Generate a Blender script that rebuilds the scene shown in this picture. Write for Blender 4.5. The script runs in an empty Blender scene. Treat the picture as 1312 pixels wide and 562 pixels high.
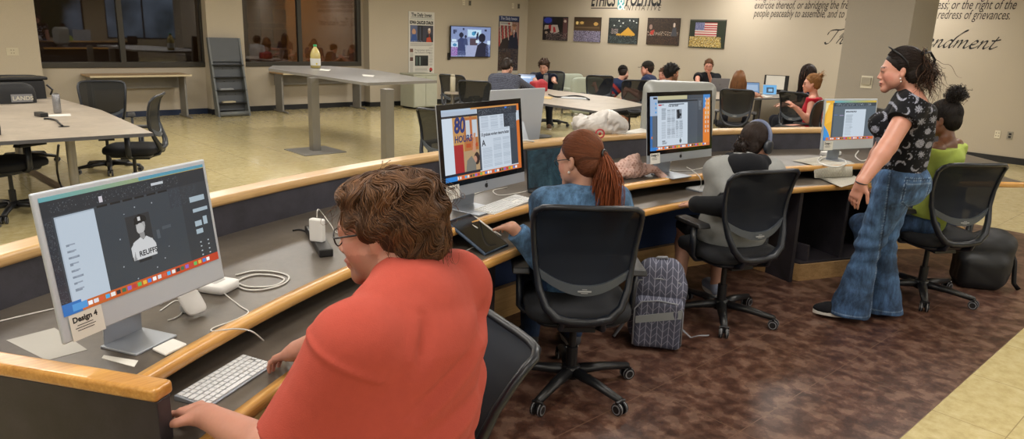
import bpy, bmesh, math, random
import numpy as np
from mathutils import Vector, Matrix, Euler
random.seed(7)
RNG = np.random.default_rng(11)
PI = math.pi
SC = bpy.context.scene
COL = SC.collection

# ------------------------------------------------------------------ camera numbers
F_PX, CX, CY, CAM_H = 925.5, 656.0, 281.0, 1.7
YAW, PITCH, ROLL = 0.747124, 0.255038, 0.0351922
def cam_axes():
    cy, sy = math.cos(YAW), math.sin(YAW)
    fw = np.array([sy*math.cos(PITCH), cy*math.cos(PITCH), -math.sin(PITCH)])
    r0 = np.array([cy, -sy, 0.0]); u0 = np.cross(r0, fw)
    r = math.cos(ROLL)*r0 + math.sin(ROLL)*u0
    return r, np.cross(r, fw), fw
CR, CU, CF = cam_axes()
def ray(px, py): return CF + (px-CX)/F_PX*CR - (py-CY)/F_PX*CU
def at(px, py, z=0.0):
    d = ray(px, py); t = (z-CAM_H)/d[2]; return Vector((d[0]*t, d[1]*t, z))
def atx(px, py, X):
    d = ray(px, py); t = X/d[0]; return Vector((X, d[1]*t, CAM_H+d[2]*t))
def aty(px, py, Y):
    d = ray(px, py); t = Y/d[1]; return Vector((d[0]*t, Y, CAM_H+d[2]*t))
def atd(px, py, D):
    d = ray(px, py); return Vector((d[0]*D, d[1]*D, CAM_H+d[2]*D))
V = Vector

# ------------------------------------------------------------------ colour and materials
def lin(c):
    if isinstance(c, str):
        c = [int(c[i:i+2], 16)/255 for i in (1, 3, 5)]
    return tuple((v/12.92 if v <= 0.04045 else ((v+0.055)/1.055)**2.4) for v in c[:3]) + (1.0,)
_mats = {}
class NT:
    def __init__(s, name):
        s.m = bpy.data.materials.new(name); s.m.use_nodes = True
        s.t = s.m.node_tree; s.b = s.t.nodes['Principled BSDF']; s.out = s.t.nodes['Material Output']
    def n(s, typ, **kw):
        nd = s.t.nodes.new(typ)
        for k, v in kw.items():
            if k in nd.inputs.keys() if isinstance(k, str) else False: nd.inputs[k].default_value = v
            else: setattr(nd, k, v)
        return nd
    def l(s, a, b): s.t.links.new(a, b)
    def coord(s, scale=(1,1,1), rot=(0,0,0), kind='Object'):
        tc = s.t.nodes.new('ShaderNodeTexCoord'); mp = s.t.nodes.new('ShaderNodeMapping')
        mp.inputs['Scale'].default_value = scale; mp.inputs['Rotation'].default_value = rot
        s.l(tc.outputs[kind], mp.inputs['Vector']); return mp.outputs['Vector']
    def ramp(s, fac, stops):
        r = s.t.nodes.new('ShaderNodeValToRGB'); e = r.color_ramp.elements
        while len(e) < len(stops): e.new(0.5)
        for i, (p, c) in enumerate(stops): e[i].position = p; e[i].color = lin(c)
        s.l(fac, r.inputs['Fac']); return r.outputs['Color']
    def noise(s, vec, scale, detail=3, rough=0.5, dist=0.0):
        n = s.t.nodes.new('ShaderNodeTexNoise'); n.inputs['Scale'].default_value = scale
        n.inputs['Detail'].default_value = detail; n.inputs['Roughness'].default_value = rough
        n.inputs['Distortion'].default_value = dist; s.l(vec, n.inputs['Vector']); return n.outputs['Fac']
    def bump(s, h, strength=0.2, dist=0.01):
        b = s.t.nodes.new('ShaderNodeBump'); b.inputs['Strength'].default_value = strength
        b.inputs['Distance'].default_value = dist; s.l(h, b.inputs['Height']); s.l(b.outputs['Normal'], s.b.inputs['Normal'])
    def mix(s, fac, a, b, blend='MIX'):
        m = s.t.nodes.new('ShaderNodeMix'); m.data_type = 'RGBA'; m.blend_type = blend
        for sock, v in ((m.inputs[0], fac), (m.inputs[6], a), (m.inputs[7], b)):
            if hasattr(v, 'links') or hasattr(v, 'is_linked'): s.l(v, sock)
            else: sock.default_value = v
        return m.outputs[2]

def mat(name, col, rough=0.5, metal=0.0, var=0.08, scale=8.0, bump=0.0, bscale=200.0, spec=None, sheen=0.0, coat=0.0):
    """procedural material: base colour broken up by noise, optional fine bump"""
    if name in _mats: return _mats[name]
    t = NT(name); c = lin(col)
    v = t.coord()
    f = t.noise(v, scale, 4)
    a = tuple(max(0, x*(1-var)) for x in c[:3])+(1,); b = tuple(min(1, x*(1+var)) for x in c[:3])+(1,)
    t.l(t.mix(f, a, b), t.b.inputs['Base Color'])
    t.b.inputs['Roughness'].default_value = rough; t.b.inputs['Metallic'].default_value = metal
    if spec is not None: t.b.inputs['Specular IOR Level'].default_value = spec
    if sheen: t.b.inputs['Sheen Weight'].default_value = sheen
    if coat: t.b.inputs['Coat Weight'].default_value = coat
    if bump: t.bump(t.noise(v, bscale, 2), bump, 0.003)
    _mats[name] = t.m; return t.m

def attr_mat(name, rough=0.6, bump=0.0, bscale=120, emit=0.0, sss=0.0, sheen=0.0, spec=None, metal=0.0):
    """colour comes from the mesh's own 'Col' attribute (the thing's own pattern)"""
    if name in _mats: return _mats[name]
    t = NT(name)
    a = t.t.nodes.new('ShaderNodeAttribute'); a.attribute_name = 'Col'
    f = t.noise(t.coord(), 60, 3)
    col = t.mix(f, (0.93,0.93,0.93,1), (1.07,1.07,1.07,1))
    cc = t.mix(1.0, a.outputs['Color'], col, 'MULTIPLY')
    t.b.inputs['Roughness'].default_value = rough; t.b.inputs['Metallic'].default_value = metal
    if spec is not None: t.b.inputs['Specular IOR Level'].default_value = spec
    if emit:
        t.l(a.outputs['Color'], t.b.inputs['Emission Color']); t.b.inputs['Emission Strength'].default_value = emit
        t.b.inputs['Base Color'].default_value = (0.01,0.01,0.012,1)
    else: t.l(cc, t.b.inputs['Base Color'])
    if sss:
        t.b.inputs['Subsurface Weight'].default_value = sss; t.b.inputs['Subsurface Radius'].default_value = (0.012,0.005,0.003)
        t.b.inputs['Subsurface Scale'].default_value = 1.0
    if sheen: t.b.inputs['Sheen Weight'].default_value = sheen
    if bump: t.bump(t.noise(t.coord(), bscale, 3), bump, 0.002)
    _mats[name] = t.m; return t.m

# ------------------------------------------------------------------ mesh builder
def rotz(a): return Matrix.Rotation(a, 4, 'Z')
class MB:
    def __init__(s): s.v = []; s.f = []; s.m = []; s.c = []; s.cur = None; s.mi = 0
    def add(s, vs, fs, col=None, mi=None):
        o = len(s.v); s.v += [tuple(p) for p in vs]
        for f in fs:
            s.f.append(tuple(i+o for i in f)); s.m.append(s.mi if mi is None else mi); s.c.append(col if col is not None else s.cur)
        return s
    def box(s, c, d, rz=0.0, M=None, col=None, mi=None, top=1.0, topy=None):
        """box centred at c with sizes d; top scales the upper face"""
        x, y, z = d[0]/2, d[1]/2, d[2]/2; ty = top if topy is None else topy
        P = [(-x,-y,-z),(x,-y,-z),(x,y,-z),(-x,y,-z),(-x*top,-y*ty,z),(x*top,-y*ty,z),(x*top,y*ty,z),(-x*top,y*ty,z)]
        R = (M if M is not None else Matrix.Translation(V(c)) @ rotz(rz))
        if M is not None: R = M @ Matrix.Translation(V(c))
        return s.add([R @ V(p) for p in P], [(0,3,2,1),(4,5,6,7),(0,1,5,4),(1,2,6,5),(2,3,7,6),(3,0,4,7)], col, mi)
    def quad(s, a, b, c, d, col=None, mi=None): return s.add([a,b,c,d], [(0,1,2,3)], col, mi)
    def prism(s, pts, z0, z1, M=None, col=None, mi=None):
        """polygon (ccw, xy) extruded z0..z1"""
        n = len(pts); R = M or Matrix.Identity(4)
        vs = [R @ V((p[0],p[1],z0)) for p in pts]+[R @ V((p[0],p[1],z1)) for p in pts]
        fs = [tuple(range(n-1,-1,-1)), tuple(range(n,2*n))]+[(i,(i+1)%n,n+(i+1)%n,n+i) for i in range(n)]
        return s.add(vs, fs, col, mi)
    def tube(s, pts, r, seg=8, col=None, mi=None, caps=True, flat=None, up=None):
        """sweep; r number or list; flat=(a,b) scales section along (side, up)"""
        P = [V(p) for p in pts]; n = len(P)
        rr = [r]*n if not hasattr(r, '__len__') else list(r)
        prev = None; vs = []
        for i in range(n):
            t = (P[min(i+1,n-1)]-P[max(i-1,0)])
            if t.length < 1e-9: t = V((0,0,1))
            t.normalize()
            if up is not None: u = V(up)
            elif prev is None: u = V((0,0,1)) if abs(t.z) < 0.9 else V((1,0,0))
            else: u = prev
            a = t.cross(u)
            if a.length < 1e-6: a = t.cross(V((0.3,1,0.2)))
            a.normalize(); u = a.cross(t).normalized(); prev = u
            fa, fb = flat or (1,1)
            for k in range(seg):
                q = 2*PI*(k+0.5)/seg
                vs.append(P[i]+a*(math.cos(q)*rr[i]*fa)+u*(math.sin(q)*rr[i]*fb))
        fs = []
        for i in range(n-1):
            for k in range(seg):
                k2 = (k+1)%seg
                fs.append((i*seg+k, i*seg+k2, (i+1)*seg+k2, (i+1)*seg+k))
        if caps: fs += [tuple(range(seg-1,-1,-1)), tuple((n-1)*seg+k for k in range(seg))]
        return s.add(vs, fs, col, mi)
    def lathe(s, prof, c=(0,0,0), seg=20, M=None, col=None, mi=None):
        """profile [(r,z)...] round z through c"""
        R = M or Matrix.Translation(V(c)); vs = []; n = len(prof)
        for r, z in prof:
            for k in range(seg):
                q = 2*PI*k/seg; vs.append(R @ V((r*math.cos(q), r*math.sin(q), z)))
        fs = [(i*seg+k, i*seg+(k+1)%seg, (i+1)*seg+(k+1)%seg, (i+1)*seg+k) for i in range(n-1) for k in range(seg)]
        if prof[0][0] > 1e-6: fs.append(tuple(range(seg-1,-1,-1)))
        if prof[-1][0] > 1e-6: fs.append(tuple((n-1)*seg+k for k in range(seg)))
        return s.add(vs, fs, col, mi)
    def cyl(s, a, b, r, seg=14, **k): return s.tube([a,b], r, seg, **k)
    def ball(s, c, r, seg=14, rings=9, M=None, col=None, mi=None):
        rx, ry, rz = r if hasattr(r,'__len__') else (r,r,r)
        R = M or Matrix.Identity(4); vs = []
        for i in range(rings+1):
            p = PI*i/rings
            for k in range(seg):
                q = 2*PI*k/seg
                vs.append(R @ V((c[0]+rx*math.sin(p)*math.cos(q), c[1]+ry*math.sin(p)*math.sin(q), c[2]-rz*math.cos(p))))
        fs = [(i*seg+k, i*seg+(k+1)%seg, (i+1)*seg+(k+1)%seg, (i+1)*seg+k) for i in range(rings) for k in range(seg)]
        return s.add(vs, fs, col, mi)
    def torus(s, c, R, r, seg=24, sub=8, M=None, col=None, mi=None, sy=1.0):
        T = M or Matrix.Translation(V(c)); vs = []
        for i in range(seg):
            q = 2*PI*i/seg
            for k in range(sub):
                p = 2*PI*k/sub; rr = R+r*math.cos(p)
                vs.append(T @ V((rr*math.cos(q), rr*math.sin(q)*sy, r*math.sin(p))))
        fs = [(i*sub+k, ((i+1)%seg)*sub+k, ((i+1)%seg)*sub+(k+1)%sub, i*sub+(k+1)%sub) for i in range(seg) for k in range(sub)]
        return s.add(vs, fs, col, mi)
    def build(s, name, mats, parent=None, smooth=False, bevel=0.0, loc=None, rz=None, seg=2, weld=False):
        me = bpy.data.meshes.new(name); me.from_pydata(s.v, [], s.f); me.update()
        if not isinstance(mats, (list, tuple)): mats = [mats]
        for m in mats: me.materials.append(m)
        if any(s.m): me.polygons.foreach_set('material_index', s.m)
        if any(c is not None for c in s.c):
            at_ = me.color_attributes.new('Col', 'FLOAT_COLOR', 'CORNER')
            arr = np.ones((len(me.loops), 4), np.float32); k = 0
            for f, c in zip(s.f, s.c):
                if c is not None: arr[k:k+len(f), :3] = lin(c)[:3]
                k += len(f)
            at_.data.foreach_set('color', arr.ravel())
        if smooth: me.polygons.foreach_set('use_smooth', [True]*len(me.polygons))
        o = bpy.data.objects.new(name, me); COL.objects.link(o)
        if parent is not None: o.parent = parent
        if loc is not None: o.location = loc
        if rz is not None: o.rotation_euler.z = rz
        if bevel:
            b = o.modifiers.new('edge', 'BEVEL'); b.width = bevel; b.segments = seg; b.limit_method = 'ANGLE'; b.angle_limit = 0.6
            b.harden_normals = False
            me.polygons.foreach_set('use_smooth', [True]*len(me.polygons))
            w = o.modifiers.new('normals', 'WEIGHTED_NORMAL'); w.keep_sharp = True
        return o

def tag(o, label=None, cat=None, group=None, kind=None):
    if label: o['label'] = label
    if cat: o['category'] = cat
    if group: o['group'] = group
    if kind: o['kind'] = kind
    return o
def empty(name, loc=(0,0,0), rz=0.0, label=None, cat=None, group=None):
    o = bpy.data.objects.new(name, None); COL.objects.link(o); o.location = loc; o.rotation_euler.z = rz
    o.empty_display_size = 0.1
    return tag(o, label, cat, group)
def kids(o): return [c for c in bpy.data.objects if c.parent == o]
def copy_tree(o, parent=None):
    c = o.copy(); COL.objects.link(c)
    if parent is not None: c.parent = parent
    for ch in KIDS.get(o.name, None) or kids(o): copy_tree(ch, c)
    return c
KIDS = {}
def struct(mb, name, m, **k): return tag(mb.build(name, m, **k), kind='structure')

def text_mesh(body, size=1.0, shear=0.0, spacing=1.0, extrude=0.0, align='LEFT', bold=0.0, res=3, wx=1.0):
    """(verts, faces) of built-in lettering, baseline at y=0, in its own xy plane"""
    cu = bpy.data.curves.new('lettering', 'FONT'); cu.body = body; cu.size = size; cu.shear = shear
    cu.space_character = spacing; cu.extrude = extrude; cu.align_x = align; cu.offset = bold; cu.resolution_u = res
    ob = bpy.data.objects.new('lettering', cu); COL.objects.link(ob)
    dg = bpy.context.evaluated_depsgraph_get(); me = bpy.data.meshes.new_from_object(ob.evaluated_get(dg))
    vs = [(v.co.x*wx, v.co.y, v.co.z) for v in me.vertices]; fs = [tuple(p.vertices) for p in me.polygons]
    bpy.data.objects.remove(ob); bpy.data.curves.remove(cu); bpy.data.meshes.remove(me)
    return vs, fs
def add_text(mb, body, M, col=None, mi=None, **k):
    vs, fs = text_mesh(body, **k)
    if vs: mb.add([M @ V(v) for v in vs], fs, col, mi)
def face_frame(o, right, up):
    """matrix whose x runs along right, y along up, origin o"""
    r = V(right).normalized(); u = V(up).normalized(); n = r.cross(u)
    return Matrix(((r.x,u.x,n.x,o[0]),(r.y,u.y,n.y,o[1]),(r.z,u.z,n.z,o[2]),(0,0,0,1)))

class Paint:
    """a small raster painted in code; becomes the coloured faces of a flat panel"""
    def __init__(s, w, h, bg='#000000'):
        s.a = np.zeros((h, w, 3), np.float32); s.a[:] = s.hx(bg); s.w, s.h = w, h
        s.Y, s.X = np.mgrid[0:h, 0:w]; s.X = (s.X+0.5)/w; s.Y = (s.Y+0.5)/h   # Y down
    @staticmethod
    def hx(c): return np.array([int(c[i:i+2],16)/255 for i in (1,3,5)], np.float32) if isinstance(c,str) else np.array(c, np.float32)
    def rect(s, x0, y0, x1, y1, c, skew=0.0):
        X = s.X + skew*(s.Y-0.5); s.a[(X>=x0)&(X<x1)&(s.Y>=y0)&(s.Y<y1)] = s.hx(c); return s
    def ell(s, cx, cy, rx, ry, c): s.a[((s.X-cx)/rx)**2+((s.Y-cy)/ry)**2 < 1] = s.hx(c); return s
    def poly(s, pts, c):
        ins = np.zeros(s.X.shape, bool); n = len(pts)
        for i in range(n):
            x0,y0 = pts[i]; x1,y1 = pts[(i+1)%n]
            if y0 == y1: continue
            cr = ((y0 > s.Y) != (y1 > s.Y)) & (s.X < (x1-x0)*(s.Y-y0)/(y1-y0)+x0); ins ^= cr
        s.a[ins] = s.hx(c); return s
    def grad(s, x0, y0, x1, y1, c0, c1, horiz=False):
        m = (s.X>=x0)&(s.X<x1)&(s.Y>=y0)&(s.Y<y1); t = ((s.X-x0)/(x1-x0) if horiz else (s.Y-y0)/(y1-y0))[...,None]
        s.a[m] = (s.hx(c0)*(1-t)+s.hx(c1)*t)[m]; return s
    def speck(s, x0, y0, x1, y1, cols, p, seed=1):
        r = np.random.default_rng(seed); m = (s.X>=x0)&(s.X<x1)&(s.Y>=y0)&(s.Y<y1)&(r.random(s.X.shape) < p)
        k = r.integers(0, len(cols), s.X.shape); pal = np.array([s.hx(c) for c in cols]); s.a[m] = pal[k][m]; return s
    def lines(s, x0, y0, x1, y1, n, c, frac=0.5, jag=0.25, seed=3):
        """n lines of small print"""
        r = np.random.default_rng(seed); h = (y1-y0)/n
        for i in range(n):
            e = x1-(x1-x0)*jag*r.random(); s.rect(x0, y0+i*h, e, y0+(i+frac)*h, c)
        return s
    def noisy(s, amt, seed=5):
        r = np.random.default_rng(seed); s.a = np.clip(s.a*(1+amt*(r.random(s.X.shape)[...,None]-0.5)*2), 0, 1).astype(np.float32); return s
    def panel(s, name, W, H, M, m, parent=None, extra=None):
        """grid of faces W x H, lower left corner at M's origin, in M's xy plane"""
        nx, ny = s.w, s.h
        gx, gy = np.meshgrid(np.linspace(0, W, nx+1), np.linspace(0, H, ny+1))
        co = np.stack([gx.ravel(), gy.ravel(), np.zeros(gx.size)], 1)
        i = np.arange(ny)[:,None]*(nx+1)+np.arange(nx)[None]
        q = np.stack([i, i+1, i+nx+2, i+nx+1], -1).reshape(-1, 4)
        col = s.a[::-1].reshape(-1, 3)
        col = np.where(col <= 0.04045, col/12.92, ((col+0.055)/1.055)**2.4)
        vs = co; nf = len(q); ex_v = []; ex_f = []; ex_c = []
        if extra:
            for (tv, tf, tc) in extra:
                o = len(vs)+len(ex_v); ex_v += tv; ex_f += [tuple(j+o for j in f) for f in tf]; ex_c += [tc]*len(tf)
        allv = [tuple(p) for p in vs]+ex_v; allf = [tuple(int(j) for j in f) for f in q]+ex_f
        allv = [tuple(M @ V(p)) for p in allv]
        me = bpy.data.meshes.new(name); me.from_pydata(allv, [], allf); me.update(); me.materials.append(m)
        at_ = me.color_attributes.new('Col', 'FLOAT_COLOR', 'CORNER')
        arr = np.ones((len(me.loops), 4), np.float32); arr[:nf*4,:3] = np.repeat(col, 4, 0)
        k = nf*4
        for f, c in zip(ex_f, ex_c): arr[k:k+len(f),:3] = lin(c)[:3]; k += len(f)
        at_.data.foreach_set('color', arr.ravel())
        o = bpy.data.objects.new(name, me); COL.objects.link(o)
        if parent is not None: o.parent = parent
        return o
def txt(body, x, y, size, col, z=0.0006, **k):
    vs, fs = text_mesh(body, size=size, **k)
    return ([(v[0]+x, v[1]+y, z) for v in vs], fs, col)
# ================================================================== materials of the place
def m_floor_beige():
    t = NT('beige_floor_tile'); v = t.coord()
    n1 = t.noise(v, 1.3, 4, 0.6); n2 = t.noise(v, 14, 6, 0.7)
    base = t.ramp(n2, [(0.3,'#b5a474'), (0.5,'#c6b685'), (0.7,'#d0c297')])
    big = t.mix(n1, (0.88,0.88,0.88,1), (1.1,1.1,1.08,1))
    c = t.mix(1.0, base, big, 'MULTIPLY')
    br = t.n('ShaderNodeTexBrick'); br.offset = 0.0; br.inputs['Scale'].default_value = 1.0
    br.inputs['Brick Width'].default_value = 0.61; br.inputs['Row Height'].default_value = 0.61
    br.inputs['Mortar Size'].default_value = 0.003; br.inputs['Mortar Smooth'].default_value = 0.5
    t.l(v, br.inputs['Vector'])
    c2 = t.mix(br.outputs['Fac'], c, lin('#9c8d66'))
    t.l(c2, t.b.inputs['Base Color']); t.b.inputs['Roughness'].default_value = 0.20
    t.b.inputs['Specular IOR Level'].default_value = 0.6; t.b.inputs['Coat Weight'].default_value = 0.35; t.b.inputs['Coat Roughness'].default_value = 0.08
    t.bump(t.noise(v, 5, 3), 0.05, 0.01)
    return t.m
def m_floor_brown():
    t = NT('brown_mottled_floor'); v = t.coord()
    n1 = t.noise(t.coord((1.0,0.8,1),(0,0,0.7)), 11, 4, 0.5, 0.1); n2 = t.noise(t.coord((0.8,1.0,1),(0,0,0.2)), 17, 4, 0.5, 0.1); n3 = t.noise(v, 60, 4, 0.7)
    c1 = t.ramp(n1, [(0.0,'#3a251e'), (0.44,'#3a251e'), (0.448,'#4c3228'), (0.50,'#4c3228'), (0.508,'#5e4337'), (0.56,'#5e4337'), (0.568,'#765c4e')])
    c2 = t.ramp(n2, [(0.0,'#402a22'), (0.455,'#402a22'), (0.463,'#53392f'), (0.54,'#53392f'), (0.548,'#6b5144')])
    c = t.mix(0.42, c1, c2); c = t.mix(1.0, c, t.mix(n3, (0.8,0.8,0.8,1), (1.2,1.2,1.2,1)), 'MULTIPLY')
    c = t.mix(1.0, c, t.mix(t.noise(v, 1.5, 2), (0.85,0.85,0.85,1), (1.15,1.12,1.1,1)), 'MULTIPLY')
    br = t.n('ShaderNodeTexBrick'); br.offset = 0.0; br.inputs['Scale'].default_value = 1.0
    br.inputs['Brick Width'].default_value = 0.98; br.inputs['Row Height'].default_value = 0.49
    br.inputs['Mortar Size'].default_value = 0.0022; mp = t.coord(); mp.node.inputs['Location'].default_value = (0.2,-0.92,0); t.l(mp, br.inputs['Vector'])
    t.l(t.mix(br.outputs['Fac'], c, lin('#6b5140')), t.b.inputs['Base Color'])
    t.b.inputs['Roughness'].default_value = 0.36; t.b.inputs['Specular IOR Level'].default_value = 0.4
    t.bump(t.noise(v, 40, 3), 0.08, 0.004)
    return t.m
def m_wall(name='fabric_wallcovering', col='#aca18f'):
    t = NT(name); v = t.coord()
    n = t.noise(v, 130, 3, 0.7); n2 = t.noise(v, 1.1, 2)
    c = lin(col)
    a = tuple(x*0.9 for x in c[:3])+(1,); b = tuple(x*1.1 for x in c[:3])+(1,)
    cc = t.mix(1.0, t.mix(n, a, b), t.mix(n2, (0.96,0.96,0.96,1), (1.04,1.04,1.03,1)), 'MULTIPLY')
    t.l(cc, t.b.inputs['Base Color']); t.b.inputs['Roughness'].default_value = 0.85
    t.bump(n, 0.12, 0.002); return t.m
def m_laminate(name, dark, light, rough=0.42, scale=26):
    t = NT(name); v = t.coord()
    n = t.noise(v, scale, 6, 0.65); n2 = t.noise(v, 3.0, 3, 0.5, 0.6)
    cc = t.mix(t.noise(v, 150, 2), t.ramp(n, [(0.35,dark), (0.65,light)]), t.ramp(n2, [(0.4,dark), (0.6,light)]))
    t.l(cc, t.b.inputs['Base Color']); t.b.inputs['Roughness'].default_value = rough; return t.m
def m_wood(name, c0, c1, c2, rough=0.32, sc=(2.0,26,26), rot=(0,0,0), kind='Object'):
    t = NT(name); v = t.coord(sc, rot, kind)
    n = t.noise(v, 1.6, 5, 0.6, 0.6); f = t.noise(v, 7.0, 3, 0.6)
    cc = t.mix(0.3, t.ramp(n, [(0.3,c0), (0.5,c1), (0.72,c2)]), t.ramp(f, [(0.35,c0), (0.6,c2)]))
    t.l(cc, t.b.inputs['Base Color']); t.b.inputs['Roughness'].default_value = rough
    t.b.inputs['Coat Weight'].default_value = 0.25; t.b.inputs['Coat Roughness'].default_value = 0.2
    t.bump(f, 0.04, 0.002); return t.m

M = {}
M['beige'] = m_floor_beige(); M['brown'] = m_floor_brown()
M['wall'] = m_wall(); M['wallp'] = m_wall('painted_pier', '#b2a794'); M['column'] = m_wall('column_covering', '#8f877b')
M['ceil'] = mat('ceiling_tile', '#c9c5ba', 0.9, bump=0.2, bscale=90)
M['base_blk'] = mat('vinyl_base_black', '#16171a', 0.4); M['base_blue'] = mat('vinyl_base_blue', '#1b2740', 0.4)
M['lam'] = m_laminate('grey_laminate', '#4a433c', '#5d554c', 0.36)
M['lamdark'] = m_laminate('slate_laminate', '#2c2b31', '#45434b', 0.4, 9)
M['lamend'] = m_laminate('dark_slate_laminate', '#211f23', '#38343a', 0.45, 9)
M['nose'] = m_wood('maple_nosing', '#a9722f', '#c18a41', '#d3a25a', 0.28)
M['ledgewood'] = m_wood('maple_ledge', '#a9824e', '#be9660', '#cfa972', 0.3)
M['plinth'] = m_wood('maple_plinth', '#8f6d44', '#a98558', '#bb986a', 0.4)
M['frame'] = mat('bronze_window_frame', '#37332b', 0.45, 0.3)
M['steel'] = mat('brushed_steel', '#8d8b88', 0.38, 0.85, var=0.05)
M['greymetal'] = mat('grey_painted_metal', '#77746e', 0.5, 0.1)
M['tabletop'] = m_laminate('table_laminate', '#93887a', '#a89c8c', 0.4, 18)
M['tableedge'] = mat('table_edge_band', '#4c4c50', 0.4)
M['bartop'] = m_laminate('bar_table_laminate', '#6e6c6a', '#807d7a', 0.33, 18)
M['black'] = mat('black_plastic', '#141416', 0.42)
M['char'] = mat('charcoal_plastic', '#2b2f36', 0.4)
M['white'] = mat('white_plastic', '#d6d4d0', 0.35, var=0.02)
M['cable'] = mat('white_cable', '#c9c6c0', 0.45, var=0.03)
M['paper'] = mat('white_paper', '#cfccc4', 0.7, var=0.03)
M['print'] = attr_mat('printed_sheet', 0.6)
M['screen'] = attr_mat('lit_screen', 0.15, emit=1.0)
M['paint'] = attr_mat('painted_pattern', 0.5)

def wall_box(name, x0, x1, y0, y1, z0, z1, m=None):
    return struct(MB().box(((x0+x1)/2,(y0+y1)/2,(z0+z1)/2), (x1-x0,y1-y0,z1-z0)), name, m or M['wall'])
XB, YA, YP, ZC = 13.0, 13.95, 13.72, 2.9
XL, YR = -5.0, -7.0
# floors
struct(MB().box(((XL+XB)/2,(YR+YA)/2,-0.05), (XB-XL+0.4, YA-YR+0.4, 0.1)), 'floor', M['beige'])
# the brown flooring lies between its front seam and the curved counter
CC = V((3.35,-2.59,0)); 
def arc(r, a, z=0.0): return V((CC.x+r*math.cos(a), CC.y+r*math.sin(a), z))
A_L = math.atan2(4.41,-2.89)+0.004     # end panel side
A_R = math.radians(48)               # far right end
def arc_pts(r, a0, a1, n): return [arc(r, a0+(a1-a0)*i/n) for i in range(n+1)]
bp = [(-4.9,0.92),(8.1,0.92),(8.1,3.2),(7.3,3.2)] + [tuple(p.xy) for p in arc_pts(5.72, math.radians(50.5), math.radians(127), 24)] + [(-4.9,2.2)]
struct(MB().prism(bp, 0.0, 0.004), 'floor_inlay', M['brown'])
# walls
W1 = (aty(43,20,YA).x-0.07, aty(258,20,YA).x+0.05); W2 = (aty(312,20,YA).x-0.15, aty(460,20,YA).x+0.02)
ZS, ZT = 0.86, 2.45
p1a, p1b = aty(262.5,0,YP).x+0.0, aty(311,20,YP).x
pj = aty(472.6,20,YP).x
px0 = aty(54,88,YP).x
wall_box('wall_left', XL, W1[0], YA, YA+0.3, 0, ZC); 
mbw = MB()
def seg(mb, x0, x1, z0, z1, y0=YA, y1=YA+0.3): mb.box(((x0+x1)/2,(y0+y1)/2,(z0+z1)/2), (x1-x0,y1-y0,z1-z0))
seg(mbw, W1[0], W1[1], 0, ZS); seg(mbw, W1[0], W1[1], ZT, ZC)
seg(mbw, W1[1], W2[0], 0, ZC)
seg(mbw, W2[0], W2[1], 0, ZS); seg(mbw, W2[0], W2[1], ZT, ZC)
seg(mbw, W2[1], XB+0.3, 0, ZC)
struct(mbw, 'wall_far', M['wall'])
mbp = MB(); seg(mbp, XL, px0, 0, ZC, YP, YA); seg(mbp, p1a, p1b, 0, ZC, YP, YA); seg(mbp, pj, XB, 0, ZC, YP, YA)
struct(mbp, 'wall_pier', M['wallp'])
wall_box('wall_right', XB, XB+0.3, YR, YA+0.3, 0, ZC)
wall_box('wall_side', XL-0.3, XL, YR, YA+0.3, 0, ZC)
# rear wall: last two windows mirror in the dark glass, first two added for lighting
mbr = MB(); RW = [(-3.6,-0.6),(0.4,3.6),(4.7,7.8),(8.6,11.6)]
xs = [XL]+[x for w in RW for x in w]+[XB]
for i in range(0, len(xs), 2): seg(mbr, xs[i], xs[i+1], 0, ZC, YR-0.3, YR)
for a, b in RW: seg(mbr, a, b, 0, 0.8, YR-0.3, YR); seg(mbr, a, b, 2.6, ZC, YR-0.3, YR)
struct(mbr, 'wall_rear', M['wall'])
for i, (a, b) in enumerate(RW):
    fr = MB()
    for x in (a+0.03, (a+b)/2, b-0.03): fr.box((x, YR-0.1, 1.7), (0.06,0.06,1.8))
    for z in (0.83, 2.57): fr.box(((a+b)/2, YR-0.1, z), (b-a, 0.06, 0.06))
    struct(fr, 'window_%d' % (3+i), M['frame'])
struct(MB().box(((XL+XB)/2,(YR+YA)/2,ZC+0.05), (XB-XL+0.6, YA-YR+0.6, 0.1)), 'ceiling', M['ceil'])
# column
ca = atd(1165,60,8.0); colx, coly = 8.15, 2.70
q = ray(1166.5,40); colx = 8.15; coly = q[1]/q[0]*colx
cw = atx(1083,30,colx).y-coly
print('column', colx, coly, cw)
colm = MB().box((colx+cw/2, coly+cw/2, ZC/2), (cw,cw,ZC)); struct(colm, 'column_wall', M['column'])
# baseboards
bb = MB(); seg(bb, px0, p1a, 0, 0.1, YA-0.012, YA); struct(bb, 'baseboard_left', M['base_blue'])
bb = MB(); seg(bb, p1a-0.01, p1b+0.01, 0, 0.1, YP-0.012, YP); seg(bb, p1b, pj, 0, 0.1, YA-0.012, YA); seg(bb, pj-0.012, XB, 0, 0.1, YP-0.012, YP)
bb.box((pj-0.006,(YP+YA)/2,0.05),(0.012,YA-YP,0.1)); bb.box((p1a-0.006,(YP+YA)/2,0.05),(0.012,YA-YP,0.1)); struct(bb, 'baseboard_far', M['base_blk'])
bb = MB(); bb.box((XB-0.006,(YR+YP)/2,0.05),(0.012,YP-YR,0.1)); struct(bb, 'baseboard_right', M['base_blk'])

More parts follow.
